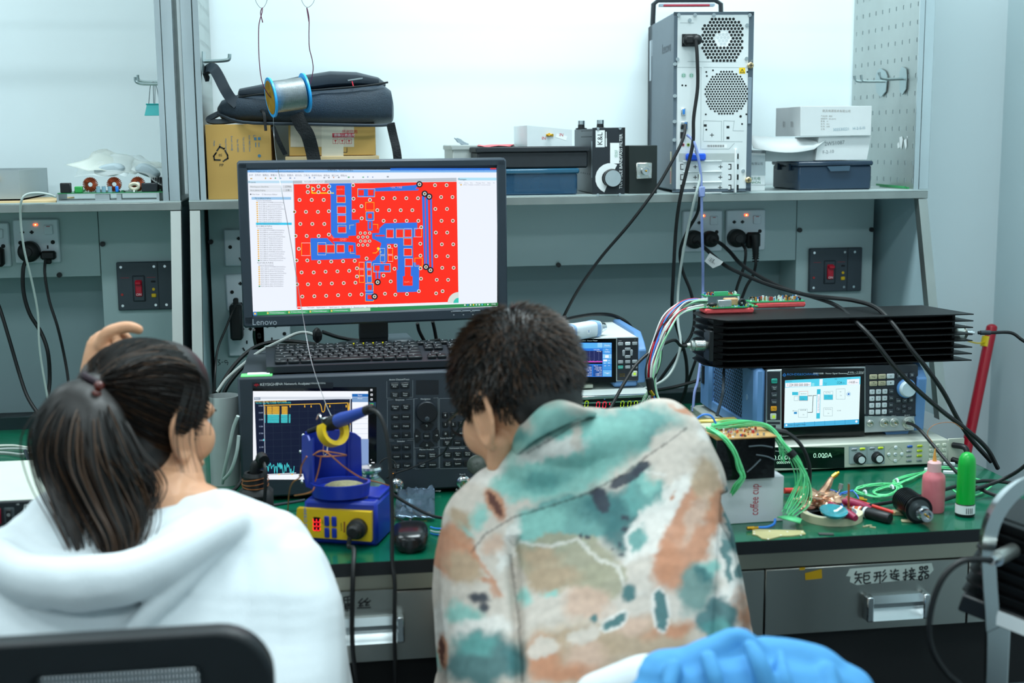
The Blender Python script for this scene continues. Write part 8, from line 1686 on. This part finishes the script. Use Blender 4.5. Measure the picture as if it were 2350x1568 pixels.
# collar
up_ = [(1152, 1050, 1.86), (1163, 1012, 1.80), (1196, 968, 1.755), (1229, 937, 1.735), (1275, 917, 1.73), (1311, 922, 1.735), (1344, 938, 1.765), (1372, 950, 1.82)]
lo_ = [(1160, 1085, 1.83), (1180, 1052, 1.765), (1212, 1022, 1.725), (1250, 1000, 1.72), (1300, 976, 1.725), (1335, 964, 1.735), (1360, 957, 1.75), (1380, 965, 1.81)]
vs = []; fs = []; NU, NV = 28, 7
def cat(P, u):
    x = u*(len(P)-1); i = min(int(x), len(P)-2); t_ = x-i; p0, p1, p2, p3 = [Vector(P[max(0, min(len(P)-1, j))]) for j in (i-1, i, i+1, i+2)]
    return .5*((2*p1)+(p2-p0)*t_+(2*p0-5*p1+4*p2-p3)*t_*t_+(3*p1-p0-3*p2+p3)*t_**3)
for i in range(NU+1):
    A_, B_ = cat(up_, i/NU), cat(lo_, i/NU)
    A3, B3 = W(*A_), W(*B_)
    for j in range(NV+1): v = j/NV; p_ = A3.lerp(B3, v); p_ += Vector((0, -.010, .006))*sin(pi*v); vs.append(p_)
for i in range(NU):
    for j in range(NV): a = i*(NV+1)+j; fs.append((a, a+1, a+NV+2, a+NV+1))
o = MB().add(vs, fs, sm).obj('collar'); colours(o, shirtcol); par(o, man); md = o.modifiers.new('t', 'SOLIDIFY'); md.thickness = .003; md = o.modifiers.new('s', 'SUBSURF'); md.levels = md.render_levels = 1
# hair
rm = random.Random(5)
b = MB(TMn); b.ell((-.022, 0, .042), (.104, .088, .096), hair, 30, 20).ell((-.062, 0, -.01), (.050, .066, .066), hair, 24, 16).ell((.04, 0, .062), (.062, .072, .060), hair, 24, 16)
par(fuse(b, 'hair', .004, 6, .5), man)
b = MB(TMn); bt = MB(TMn)
C_ = Vector((-.018, 0, .035)); crown = Vector((-.055, .01, .125))
for k in range(9500):
    d_ = Vector((rm.gauss(0, 1), rm.gauss(0, 1), rm.gauss(0, 1))).normalized()
    if d_.z < -.75: continue
    p_ = C_+Vector((d_.x*.104, d_.y*.088, d_.z*.098))
    if p_.x > .055 and p_.z < .05: continue                       # face stays free
    if abs(p_.y) > .055 and p_.x > -.03 and p_.z < .0: continue      # and the ears
    low = max(0, min(1, (p_.z+.045)/.075)); L_ = .005+.019*low
    if p_.z < -.045 and rm.random() < .5: continue
    away = (p_-crown); away -= d_*away.dot(d_); away = away.normalized() if away.length > 1e-4 else Vector((1, 0, 0))
    fl = (d_*(.55+.35*low)+away*.75+Vector((rm.gauss(0, .22), rm.gauss(0, .22), rm.gauss(0, .22)))).normalized(); f2 = (fl+away*.5-d_*.25).normalized()
    r_ = rm.random(); mt = hairb if (r_ < .16+.34*low*(1 if p_.z > .07 else .35)) else (hairc if r_ < .6 else hair)  # more brown strands towards the top put the light there into the colour
    b.tube([p_-d_*.004, p_+fl*L_*.5, p_+fl*L_*.5+f2*L_*.5], lambda t: .0011*(1-t*.8), mt, 3, 1, caps=False)
tag(par(b.obj('hair_strands'), man), kind='stuff')
# glasses
gm = M('black glasses frame', '0c0d0f', .25)
b = MB(TMn).tube([(-.016, .080, .004), (.0, .084, .012), (.05, .078, .010), (.098, .066, .004)], .0022, gm, 6).tube([(-.016, -.080, .004), (.0, -.084, .012), (.05, -.078, .010), (.098, -.066, .004)], .0022, gm, 6)
for s in (1, -1): b.tube([(.102, s*.034+.026*cos(a), -.004+.019*sin(a)) for a in [j*pi/7 for j in range(14)]], .0018, gm, 6, 2, True)
par(b.obj('glasses'), man)
b = MB(); 
for i, x_ in enumerate((W(1290, 1900, 1.55).x, W(1560, 1900, 1.55).x)): tap(b, [Vector((x_, 1.52, .50)), Vector((x_, 1.75, .54)), Vector((x_, 2.0, .54)), Vector((x_, 2.06, .3)), Vector((x_, 2.04, .09))], [.10, .085, .068, .058, .048], tr)
b.ell((W(1425, 1900, 1.55).x, 1.52, .52), (.16, .12, .10), tr); par(fuse(b, 'trousers', .010, 3), man)
for x_ in (W(1290, 1900, 1.55).x, W(1560, 1900, 1.55).x): par(MB().box((x_, 2.09, .035), (.095, .27, .07), M('dark shoe', '1c1e22', .6), .02).obj('shoe'), man)
# ---------------- chair, jacket and frame in the foreground ----------------
t = thing('office_chair', 'black mesh backed office chair at bottom left in front of the white jacket', 'chair', (W(280, 1500, 1.32).x, 1.32, 0))
O = Vector(t.location); cb = M('chair black plastic', '12171b', .45, var=.04)
xa, xb = W(-330, 1500, 1.32).x-O.x, W(628, 1500, 1.32).x-O.x; zt = W(300, 1453, 1.32).z; rr0 = .055
def rrect(x0, x1, z0, z1, r, n=8):
    P = []
    for cx, cz, a0 in ((x1-r, z1-r, 0), (x0+r, z1-r, 90), (x0+r, z0+r, 180), (x1-r, z0+r, 270)):
        for k in range(n+1): a = R_(a0+90*k/n); P.append((cx+r*cos(a), cz+r*sin(a)))
    return P
Po = rrect(xa, xb, .44, zt, rr0); Pi = rrect(xa+.17, xb-.075, .49, W(400, 1526, 1.32).z, .012)
n = len(Po); vs = [(x, y, z) for y in (-.012, .018) for P in (Po, Pi) for x, z in P]; vs = [(x, y, z) for x, y, z in vs]
fs = []
for i in range(n): j = (i+1) % n; fs += [(i, j, n+j, n+i), (2*n+i, 3*n+i, 3*n+j, 2*n+j), (i, 2*n+i, 2*n+j, j), (n+i, n+j, 3*n+j, 3*n+i)]
o = MB().add(vs, fs, cb).obj('back_frame', t); md = o.modifiers.new('b', 'BEVEL'); md.width = .007; md.segments = 3; md.limit_method = 'ANGLE'
mesh_m = M('woven mesh', '39444a', .8, var=.8, scale=320, bump=1)
b = MB(); nx = 46
x0, x1, z0, z1 = xa+.165, xb-.07, .48, W(400, 1524, 1.32).z
for k in range(nx): x = x0+(x1-x0)*k/nx; b.bx(x, x+.0022, .001, .0022, z0, z1, mesh_m)
for k in range(60): z = z0+(z1-z0)*k/60; b.bx(x0, x1, .0022, .0034, z, z+.0034, mesh_m)
tag(b.obj('mesh_panel', t), kind='stuff')
MB().bx(xa+.06, xb-.06, .0, .46, .36, .425, cb, .02).obj('seat', t); MB().cyl(((xa+xb)/2, .2, .08), ((xa+xb)/2, .2, .42), .03, steel).obj('gas_lift', t)
for k in range(5): a = k*2*pi/5; cx = (xa+xb)/2; MB().tube([(cx, .2, .09), (cx+.26*cos(a), .2+.26*sin(a), .055)], .018, cb, 8, 1).ell((cx+.27*cos(a), .2+.27*sin(a), .027), (.02, .02, .027), blk).obj('leg', t)
# blue jacket over a second chair
t = thing('office_chair', 'black chair back hidden under the blue jacket at the bottom edge', 'chair', (W(1700, 1568, 1.36).x, 1.36, 0)); O = Vector(t.location)
MB().bx(-.16, .16, -.012, .018, .42, .70, cb, .01).obj('backrest', t); MB().bx(-.28, .20, .0, .42, .36, .425, cb, .02).obj('seat', t); MB().cyl((0, .2, .02), (0, .2, .38), .03, steel).obj('gas_lift', t); MB().lathe([(.24, 0), (.24, .02), (.03, .05)], cb, 24, Matrix.Translation((0, .2, 0))).obj('base', t)
bj = M('sky blue cloth', '529cd4', .8, var=.06, scale=6, bump=.05); b = MB()
for pts, rs in (([W(1502, 1600, 1.36), W(1508, 1546, 1.37), W(1580, 1536, 1.38), W(1650, 1520, 1.38)], [.026, .024, .026, .028]), ([W(1560, 1546, 1.37), W(1640, 1496, 1.37), W(1692, 1455, 1.37), W(1728, 1505, 1.37)], [.024, .018, .009, .020]),
                ([W(1700, 1520, 1.38), W(1760, 1514, 1.38), W(1840, 1520, 1.38), W(1882, 1545, 1.38), W(1930, 1600, 1.38), W(1960, 1670, 1.38)], [.024, .026, .026, .030, .030, .030]), ([W(1500, 1620, 1.36), W(1700, 1600, 1.36), W(1920, 1620, 1.37)], [.04, .055, .05]), ([W(1520, 1700, 1.36), W(1700, 1690, 1.36), W(1940, 1700, 1.37)], [.05, .06, .055]), ([W(1540, 1840, 1.36), W(1700, 1830, 1.36), W(1920, 1840, 1.37)], [.05, .06, .055]),
                ([W(1720, 1480, 1.335), W(1745, 1530, 1.315), W(1760, 1600, 1.305)], [.008, .012, .012]), ([W(1625, 1510, 1.335), W(1640, 1560, 1.315), W(1650, 1620, 1.31)], [.008, .010, .01]), ([W(1790, 1500, 1.34), W(1800, 1560, 1.31), W(1810, 1620, 1.305)], [.007, .010, .01]), ([W(1545, 1535, 1.34), W(1535, 1580, 1.32)], [.010, .010]), ([W(1900, 1540, 1.345), W(1910, 1600, 1.32)], [.010, .010])): tap(b, pts, rs, bj)
tag(fuse(b, 'blue_jacket', .004, 6, .5, lambda p: noise.noise(p*16)*.004+noise.noise(p*40)*.001), 'bright blue jacket draped over a chair back at the bottom edge', 'jacket')
b = MB(); tap(b, [W(1370, 1600, 1.40), W(1420, 1585, 1.39), W(1490, 1560, 1.38), W(1520, 1580, 1.38)], [.028, .030, .030, .02], wj); tap(b, [W(1380, 1680, 1.40), W(1500, 1670, 1.39)], [.04, .04], wj)
tag(fuse(b, 'white_cloth', .004, 6, .5), 'white cloth peeking out left of the blue jacket at the bottom edge', 'cloth')
# bent steel frame with a finned load hung in it, right foreground
t = thing('metal_stand', 'bent stainless steel frame at the right picture edge before the bench', 'stand', W(2260, 1568, 1.62)*1.0); t.location.z = 0; O = Vector(t.location)
bs = M('bent stainless band', 'bfc4c6', .2, 1, var=.1, scale=5, stretch=(1, 1, .3))
P = [(2265, 1900, 1.62), (2263, 1568, 1.62), (2262, 1420, 1.62), (2256, 1330, 1.62), (2253, 1260, 1.62), (2258, 1215, 1.62), (2274, 1172, 1.62), (2300, 1135, 1.62), (2332, 1108, 1.62), (2370, 1090, 1.62), (2430, 1075, 1.62), (2520, 1080, 1.62), (2620, 1130, 1.62)]
q = [W(*p) - O for p in P]; q[0].z = 0
ribbon(MB(), q, .042, .0035, bs, (0, -1, 0), 7)
b = MB(); P3 = []
for i in range(len(q)-1):
    for k in range(6): P3.append(q[i].lerp(q[i+1], k/6) if i == 0 else cat([tuple(x) for x in q], (i+k/6)/(len(q)-1)))
vs = []; fs = []
for i, p in enumerate(P3):
    tg = (P3[min(i+1, len(P3)-1)]-P3[max(i-1, 0)]).normalized(); nn = Vector((tg.z, 0, -tg.x))     # in the frame's plane
    for a_, d_ in ((-.010, -.020), (.010, -.020), (.010, -.017), (-.007, -.017), (-.007, .020), (-.010, .020)): vs.append(p+nn*a_*-1+Vector((0, d_, 0)))
for i in range(len(P3)-1):
    for k in range(6): fs.append((i*6+k, i*6+(k+1) % 6, i*6+6+(k+1) % 6, i*6+6+k))
b.add(vs, fs, bs); b.obj('bent_frame', t)
a_ = W(2308, 1400, 1.68)-O; MB().bx(a_.x-.015, a_.x+.010, a_.y, a_.y+.02, 0, a_.z, bs, .002).obj('upright', t)
t = thing('rf_load', 'black finned load with cable connector inside the bent steel frame', 'attenuator', W(2330, 1300, 1.62)); O = Vector(t.location)
T0 = Matrix.Rotation(R_(-38), 4, 'Z') @ Matrix.Rotation(R_(14), 4, 'Y')
for k in range(8): MB(T0).prism([(-.055, -.012), (-.04, -.03), (.12, -.03), (.12, .11), (-.055, .11)], -.055+k*.0165, -.053+k*.0165, hs).obj('fin', t)
MB(T0).bx(-.035, .11, -.012, .10, -.055, .064, hs).bx(-.05, .13, -.036, .11, -.078, -.053, blk, .002).obj('core', t)
cn_ = W(2287, 1283, 1.56)-O; MB().cyl(cn_+Vector((.04, .03, 0)), cn_, .010, M('nickel plate'), 20).cyl(cn_, cn_-Vector((.012, .008, 0)), .006, chrome, 16).obj('connector', t)
MB(T0).bx(.0, .05, -.0375, -.036, -.076, -.056, paper).obj('label_plate', t)
cable('coaxial_cable', 'black coax looping down from the framed finned load connector', [cn_+O-Vector((.010, .006, 0)), (2250, 1285, 1.55), (2205, 1290, 1.55), (2165, 1325, 1.55), (2140, 1385, 1.55), (2132, 1450, 1.55), (2143, 1500, 1.55), (2172, 1545, 1.55), (2215, 1590, 1.55), (2260, 1700, 1.55)], .0042, k_ if 'k_' in globals() else blkr)
# ---------------- hanging cables ----------------
k_ = blkr
bgm = M('blue grey cable', '7f8fc0', .5, var=.02); wcm = M('off white cable', 'b4c0bc', .5, var=.02)
def PX(t, x, y, z): return TM(t) @ Vector((x, y, z))
# tower cables
p = W(1585, 92, 2.945); t = thing('power_plug', 'black angled mains plug in the computer tower rear inlet', 'plug', p, -5)
MB().box((0, 0, 0), (.034, .024, .024), blkr, .006).ell((.013, -.008, 0), (.012, .010, .012), blkr, 14, 8).obj('plug_body', t)
cable('tower_power_cable', 'thick black power cord falling from the tower inlet behind the desk', [(1597, 92, 2.93), (1600, 130, 2.925), (1601, 200, 2.925), (1592, 270, 2.925), (1590, 330, 2.925), (1574, 400, 2.925), (1560, 460, 2.93), (1551, 530, 2.95), (1545, 640, 2.98), (1543, 710, 3.0), (1556, 760, 3.02), (1575, 830, 3.03), (1572, 900, 3.04), (1540, 960, 3.05)], .0042, k_)
cable('usb_cable', 'black cable sloping down left from the tower to the power meter', [(1573, 285, 2.94), (1570, 310, 2.93), (1556, 345, 2.925), (1520, 410, 2.925), (1490, 455, 2.925), (1440, 520, 2.94), (1380, 590, 2.97), (1330, 660, 3.0), (1297, 720, 3.03), (1280, 760, 3.05)], .0036, k_)
cable('video_cable', 'off white cable from the tower swinging left behind the red wires', [(1596, 345, 2.935), (1604, 370, 2.925), (1606, 410, 2.92), (1596, 450, 2.92), (1582, 510, 2.95), (1566, 590, 2.98), (1556, 670, 3.0), (1556, 740, 2.97), (1562, 790, 2.95), (1548, 840, 2.95), (1520, 875, 2.93), (1470, 895, 2.92), (1440, 905, 2.9)], .0032, wcm)
t = thing('network_cable', 'blue grey cable with square clip hanging straight from the tower', 'cable', W(1610, 440, 2.92)); O = Vector(t.location)
MB().tube([W(*q)-O for q in [(1577, 310, 2.94), (1590, 322, 2.925), (1600, 350, 2.92), (1608, 400, 2.92), (1610, 450, 2.92), (1611, 520, 2.93), (1613, 600, 2.95), (1613, 680, 2.97), (1612, 780, 2.9), (1602, 870, 2.85), (1594, 900, 2.82), (1590, 945, 2.8)]], .0032, bgm, 8).obj('lead', t)
MB().bx(-.007, .007, -.006, .006, -.012, .012, bgm, .002).obj('cable_clip', t)
cable('audio_cable', 'black cable looping below the shelf beside the blue grey cable', [(1605, 400, 2.93), (1606, 450, 2.93), (1600, 490, 2.95), (1578, 530, 2.98), (1561, 575, 3.0), (1566, 620, 3.02), (1585, 670, 3.02), (1594, 720, 3.02), (1588, 765, 3.02), (1565, 800, 3.02), (1530, 850, 3.03), (1490, 905, 3.04)], .0038, k_)
cable('loose_black_cable', 'black cable crossing low behind the coloured wires to the signal generator', [(1500, 897, 2.95), (1540, 890, 2.98), (1580, 880, 2.98), (1612, 870, 2.98)], .004, k_)
cable('loose_black_cable', 'black cable dropping steeply left of the signal generator', [(1606, 800, 3.0), (1592, 840, 3.0), (1578, 880, 3.02), (1560, 930, 3.04)], .0035, k_)
# socket cords
t = thing('power_cable', 'black cord with white barcode tag crossing over the black load', 'cable', W(1640, 590, 3.05)); O = Vector(t.location)
zH = lambda px, py, z: tuple()
C1 = [(1600, 556, 3.12), (1620, 572, 3.07), (1640, 590, 3.05), (1668, 612, 3.0), (1710, 632, 2.9), (1760, 652, 2.82), (1810, 667, 2.75), (1870, 683, 2.68), (1920, 702, 2.60), (1960, 735, 2.46), (2000, 775, 2.41), (2050, 838, 2.39), (2100, 890, 2.38), (2160, 942, 2.37), (2220, 988, 2.36), (2265, 1030, 2.36), (2290, 1075, 2.38)]
MB().tube([W(*q)-O for q in C1], .0046, k_, 8).obj('cord', t)
b = MB(); q = [W(*v)-O for v in ((1629, 581, 3.035), (1660, 601, 3.0), (1654, 608, 3.0), (1636, 616, 3.02), (1617, 600, 3.03))]; b.add(q+[v+Vector((0, .001, 0)) for v in q], [(4, 3, 2, 1, 0), (5, 6, 7, 8, 9)], paper)
for k in range(9): a_ = W(1624+k*2.8, 598+k*1.6, 3.02)-O; d_ = W(1630+k*2.8, 590+k*1.6, 3.02)-O; b.tube([a_+Vector((0, -.004, 0)), d_+Vector((0, -.004, 0))], .0004+.0003*(k % 2), ink, 4, 1)
b.obj('barcode_tag', t)
cable('power_cable', 'black cord running from the socket over the load, upper one of the two', [(1640, 552, 3.12), (1655, 560, 3.08), (1675, 578, 3.05), (1700, 606, 3.0), (1740, 633, 2.9), (1790, 658, 2.8), (1850, 677, 2.7), (1910, 684, 2.62), (1960, 690, 2.57), (2010, 706, 2.5), (2050, 745, 2.44), (2090, 800, 2.40), (2130, 850, 2.39), (2165, 900, 2.39), (2200, 965, 2.4), (2230, 1010, 2.4), (2275, 1060, 2.4)], .0046, k_)
cable('power_cable', 'black cord hanging from the third round plug down behind the load', [(1703, 560, 3.12), (1711, 575, 3.1), (1709, 605, 3.1), (1700, 635, 3.1), (1690, 665, 3.1), (1680, 720, 3.1)], .0038, k_)
cable('power_cable', 'black cord hanging from the angled plug with ribbed relief', [(1734, 592, 3.13), (1734, 610, 3.12), (1727, 635, 3.1), (1712, 660, 3.1), (1690, 720, 3.1)], .0038, k_)
# left wall cords
cable('power_cable', 'thick black cord from the round plug below the left shelf', [(60, 596, 3.12), (53, 620, 3.11), (54, 670, 3.11), (68, 720, 3.11), (95, 765, 3.11), (110, 810, 3.1), (114, 870, 3.1), (110, 920, 3.08), (116, 960, 3.05)], .0046, k_)
cable('power_cable', 'thin black cord from the small flat plug below the left shelf', [(104, 596, 3.13), (103, 630, 3.12), (113, 690, 3.11), (132, 750, 3.1), (148, 820, 3.1), (157, 880, 3.08), (160, 960, 3.05)], .0033, k_)
cable('power_cable', 'black cord slanting from the left picture edge toward the ponytail', [(-20, 660, 3.1), (0, 710, 3.09), (20, 775, 3.08), (45, 860, 3.07), (65, 915, 3.05), (100, 965, 3.02), (130, 990, 2.98)], .0042, k_)
cable('white_lead', 'white lead hanging over the left shelf edge in front of the sockets', [(128, 452, 2.96), (110, 446, 2.945), (85, 443, 2.94), (60, 447, 2.937), (49, 462, 2.936), (47, 500, 2.95), (55, 570, 2.97), (74, 650, 3.0), (87, 720, 3.02), (90, 790, 3.03), (98, 850, 3.04), (112, 930, 3.05), (118, 980, 3.05)], .0026, wcm)
# cables around the monitor foot
MF = [('black cable from the adapter down behind the hair', [(543, 696, 3.13), (535, 712, 3.1), (520, 750, 3.08), (500, 800, 3.05), (494, 850, 3.0), (492, 900, 2.98)], .0028, k_),
      ('black cable hanging under the monitor lower left corner', [(583, 757, 2.75), (583, 775, 2.78), (588, 800, 2.8)], .003, k_),
      ('black cable sweeping left from the monitor foot, uppermost', [(770, 800, 2.70), (720, 790, 2.72), (650, 783, 2.74), (590, 795, 2.74), (545, 830, 2.72), (510, 880, 2.7), (490, 930, 2.7)], .0042, k_),
      ('black cable sweeping left from the monitor foot, lower one', [(800, 812, 2.66), (740, 800, 2.68), (660, 792, 2.7), (600, 808, 2.7), (560, 840, 2.69), (520, 890, 2.68), (505, 940, 2.68)], .0042, k_),
      ('grey cable sweeping from the monitor foot down to the metal can', [(735, 775, 2.66), (705, 764, 2.66), (680, 766, 2.66), (650, 780, 2.65), (600, 805, 2.65), (560, 835, 2.64), (520, 870, 2.63), (498, 900, 2.62)], .0033, pgm),
      ('black cable running right behind the monitor column', [(740, 762, 2.7), (780, 775, 2.72), (830, 782, 2.73), (880, 776, 2.73), (930, 785, 2.73)], .004, k_),
      ('black cable looping flat behind the keyboard', [(700, 812, 2.62), (705, 802, 2.64), (740, 796, 2.65), (800, 792, 2.64), (880, 790, 2.62), (960, 786, 2.6), (1010, 780, 2.6)], .003, k_),
      ('black cable left of a pair dropping under monitor right half', [(958, 742, 2.62), (962, 760, 2.63), (975, 785, 2.64)], .0036, k_),
      ('black cable right of a pair dropping under monitor right half', [(993, 738, 2.62), (998, 760, 2.63), (1003, 790, 2.64)], .0036, k_),
      ('black cable curling beside the monitor right half underside', [(1150, 728, 2.9), (1180, 745, 2.95), (1215, 742, 3.0), (1262, 737, 3.0), (1300, 726, 3.0)], .0036, k_),
      ('white cable curving down between the can and the analyser', [(546, 955, 2.36), (535, 985, 2.37), (526, 1030, 2.38), (516, 1075, 2.4), (510, 1110, 2.42)], .0032, wcm),
      ('second pale cable curving low between can and analyser', [(548, 1000, 2.36), (543, 1040, 2.36), (530, 1080, 2.37), (514, 1100, 2.39)], .003, wcm),
      ('black cable lying on the desk at the analyser left foot', [(500, 1140, 2.36), (530, 1130, 2.36), (552, 1105, 2.37), (556, 1060, 2.4)], .0036, k_),
      ('dark cable along the analyser bottom edge', [(560, 1150, 2.33), (600, 1162, 2.31), (660, 1155, 2.3), (700, 1148, 2.3)], .0028, M('dark grey cable'))]
for lab, pts, r, mt in MF: cable('cable', lab, pts, r, mt)
tag(lump('cable_knot', 'black cable knot hanging under the monitor left of its column', 'cable knot', W(728, 770, 2.66), (.010, .010, .016), k_, 3, .3, 2), None, None)
v = WZ(925, 806, .9835); t = thing('drive_enclosure', 'dark grey flat box with cable beside the monitor column on the analyser', 'box', (v.x-.035, v.y+.005, .983), 4)
MB().bx(0, .062, 0, .10, 0, .022, M('grey box plastic', '4e5a61', .35, var=.04), .006).obj('case', t); MB().bx(.055, .095, .002, .016, .004, .016, blk, .003).obj('plug', t)
# cables of the measuring set-up
cable('coaxial_cable', 'black coax from the load left connector arcing down over the power meter', [LC-Vector((-.008, 0, 0)), LC-Vector((.012, 0, 0)), (1545, 781, 2.46), (1500, 803, 2.44), (1462, 835, 2.42), (1435, 875, 2.4), (1410, 920, 2.38), (1388, 960, 2.36)], .0032, k_)
cable('coaxial_cable', 'black coax leaving the load right flange toward the picture edge', [RC+Vector((.012, 0, 0)), RC+Vector((.04, -.005, .0)), (2320, 764, 2.48), (2345, 780, 2.47), (2375, 800, 2.46)], .0034, k_)
tag(MB().cyl(RC+Vector((.017, -.001, 0)), RC+Vector((.037, -.004, 0)), .0048, M('dark grey cable'), 12).obj('strain_sleeve'), 'dark sleeve on the coax beside the load right flange', 'sleeve')
cable('coaxial_cable', 'black coax from the generator output down to the desk behind the red bottle', [(2082, 971, 2.425), (2095, 975, 2.40), (2112, 988, 2.37), (2140, 1020, 2.33), (2175, 1062, 2.28), (2200, 1088, 2.24), (2230, 1105, 2.22)], .0033, k_)
cable('desk_coax', 'black cable on the desk passing behind the green tube, rear one', [(1990, 1162, 2.12), (2060, 1150, 2.14), (2130, 1135, 2.17), (2200, 1115, 2.2), (2260, 1104, 2.22), (2330, 1110, 2.2), (2380, 1120, 2.18)], .0036, k_)
cable('desk_coax', 'black cable on the desk curving up to the right picture edge', [(2160, 1150, 2.13), (2220, 1130, 2.15), (2290, 1105, 2.17), (2335, 1082, 2.15), (2380, 1045, 2.12)], .0036, k_)
cable('desk_coax', 'black cable short piece running into the metal frame at right', [(2240, 1118, 2.18), (2270, 1132, 2.15), (2320, 1150, 2.12)], .0036, k_)
cable('brown_lead', 'thin amber wire ring standing above the dc supply keys', [(2140, 1015, 2.33), (2128, 995, 2.34), (2145, 975, 2.34), (2185, 970, 2.34), (2210, 985, 2.34)], .0006, cuw, 'wire', 5)
ca = [M('wire white', 'e6ebe8', .4, var=0), M('wire green', '9fe0b0', .4, var=0), M('wire red', 'c01c30', .4, var=0), M('wire blue', '2f7fd8', .4, var=0), M('wire white'), M('wire pale', 'c9d6d4', .4, var=0), M('wire red'), M('wire black', '14171a', .4, var=0)]
harness('wire_bundle', 'bundle of white, red, green and blue wires arching from the boards', [(1618, 692, 2.50), (1590, 692, 2.48), (1560, 704, 2.46), (1530, 738, 2.44), (1508, 790, 2.43), (1497, 840, 2.42), (1494, 880, 2.42), (1500, 915, 2.42), (1512, 950, 2.42)], 16, .0016, [.004, .005, .006, .008, .011, .012, .007, .008, .012], ca)
harness('wire_bundle', 'second flatter bundle of pale and red wires ending at the dark sleeve', [(1612, 704, 2.46), (1585, 708, 2.44), (1555, 722, 2.43), (1528, 752, 2.42), (1505, 800, 2.42), (1492, 850, 2.41), (1492, 890, 2.41)], 8, .0015, [.003, .004, .006, .009, .010, .008, .006], ca[4:]+ca[:2])
harness('wire_bundle', 'thin white and green wires fanning over the red and green digits', [(1494, 880, 2.43), (1488, 905, 2.44), (1478, 930, 2.45), (1470, 960, 2.46)], 8, .0009, [.003, .007, .012, .016], [ca[0], ca[1]])
tag(MB().cyl(W(1490, 868, 2.405), W(1496, 905, 2.405), .0075, k_, 12).obj('wire_sleeve'), 'dark sleeve gathering the coloured wires', 'sleeve')
tag(MB().cyl(W(1492, 896, 2.40), W(1500, 908, 2.40), .0035, gold, 10).obj('gold_plug'), 'gold connector hanging among the coloured wires', 'connector')
cable('grey_lead', 'grey lead on the vented blue side of signal generator', [(1661, 848, 2.49), (1660, 890, 2.45), (1655, 920, 2.44), (1645, 955, 2.43)], .003, M('dark grey cable'))
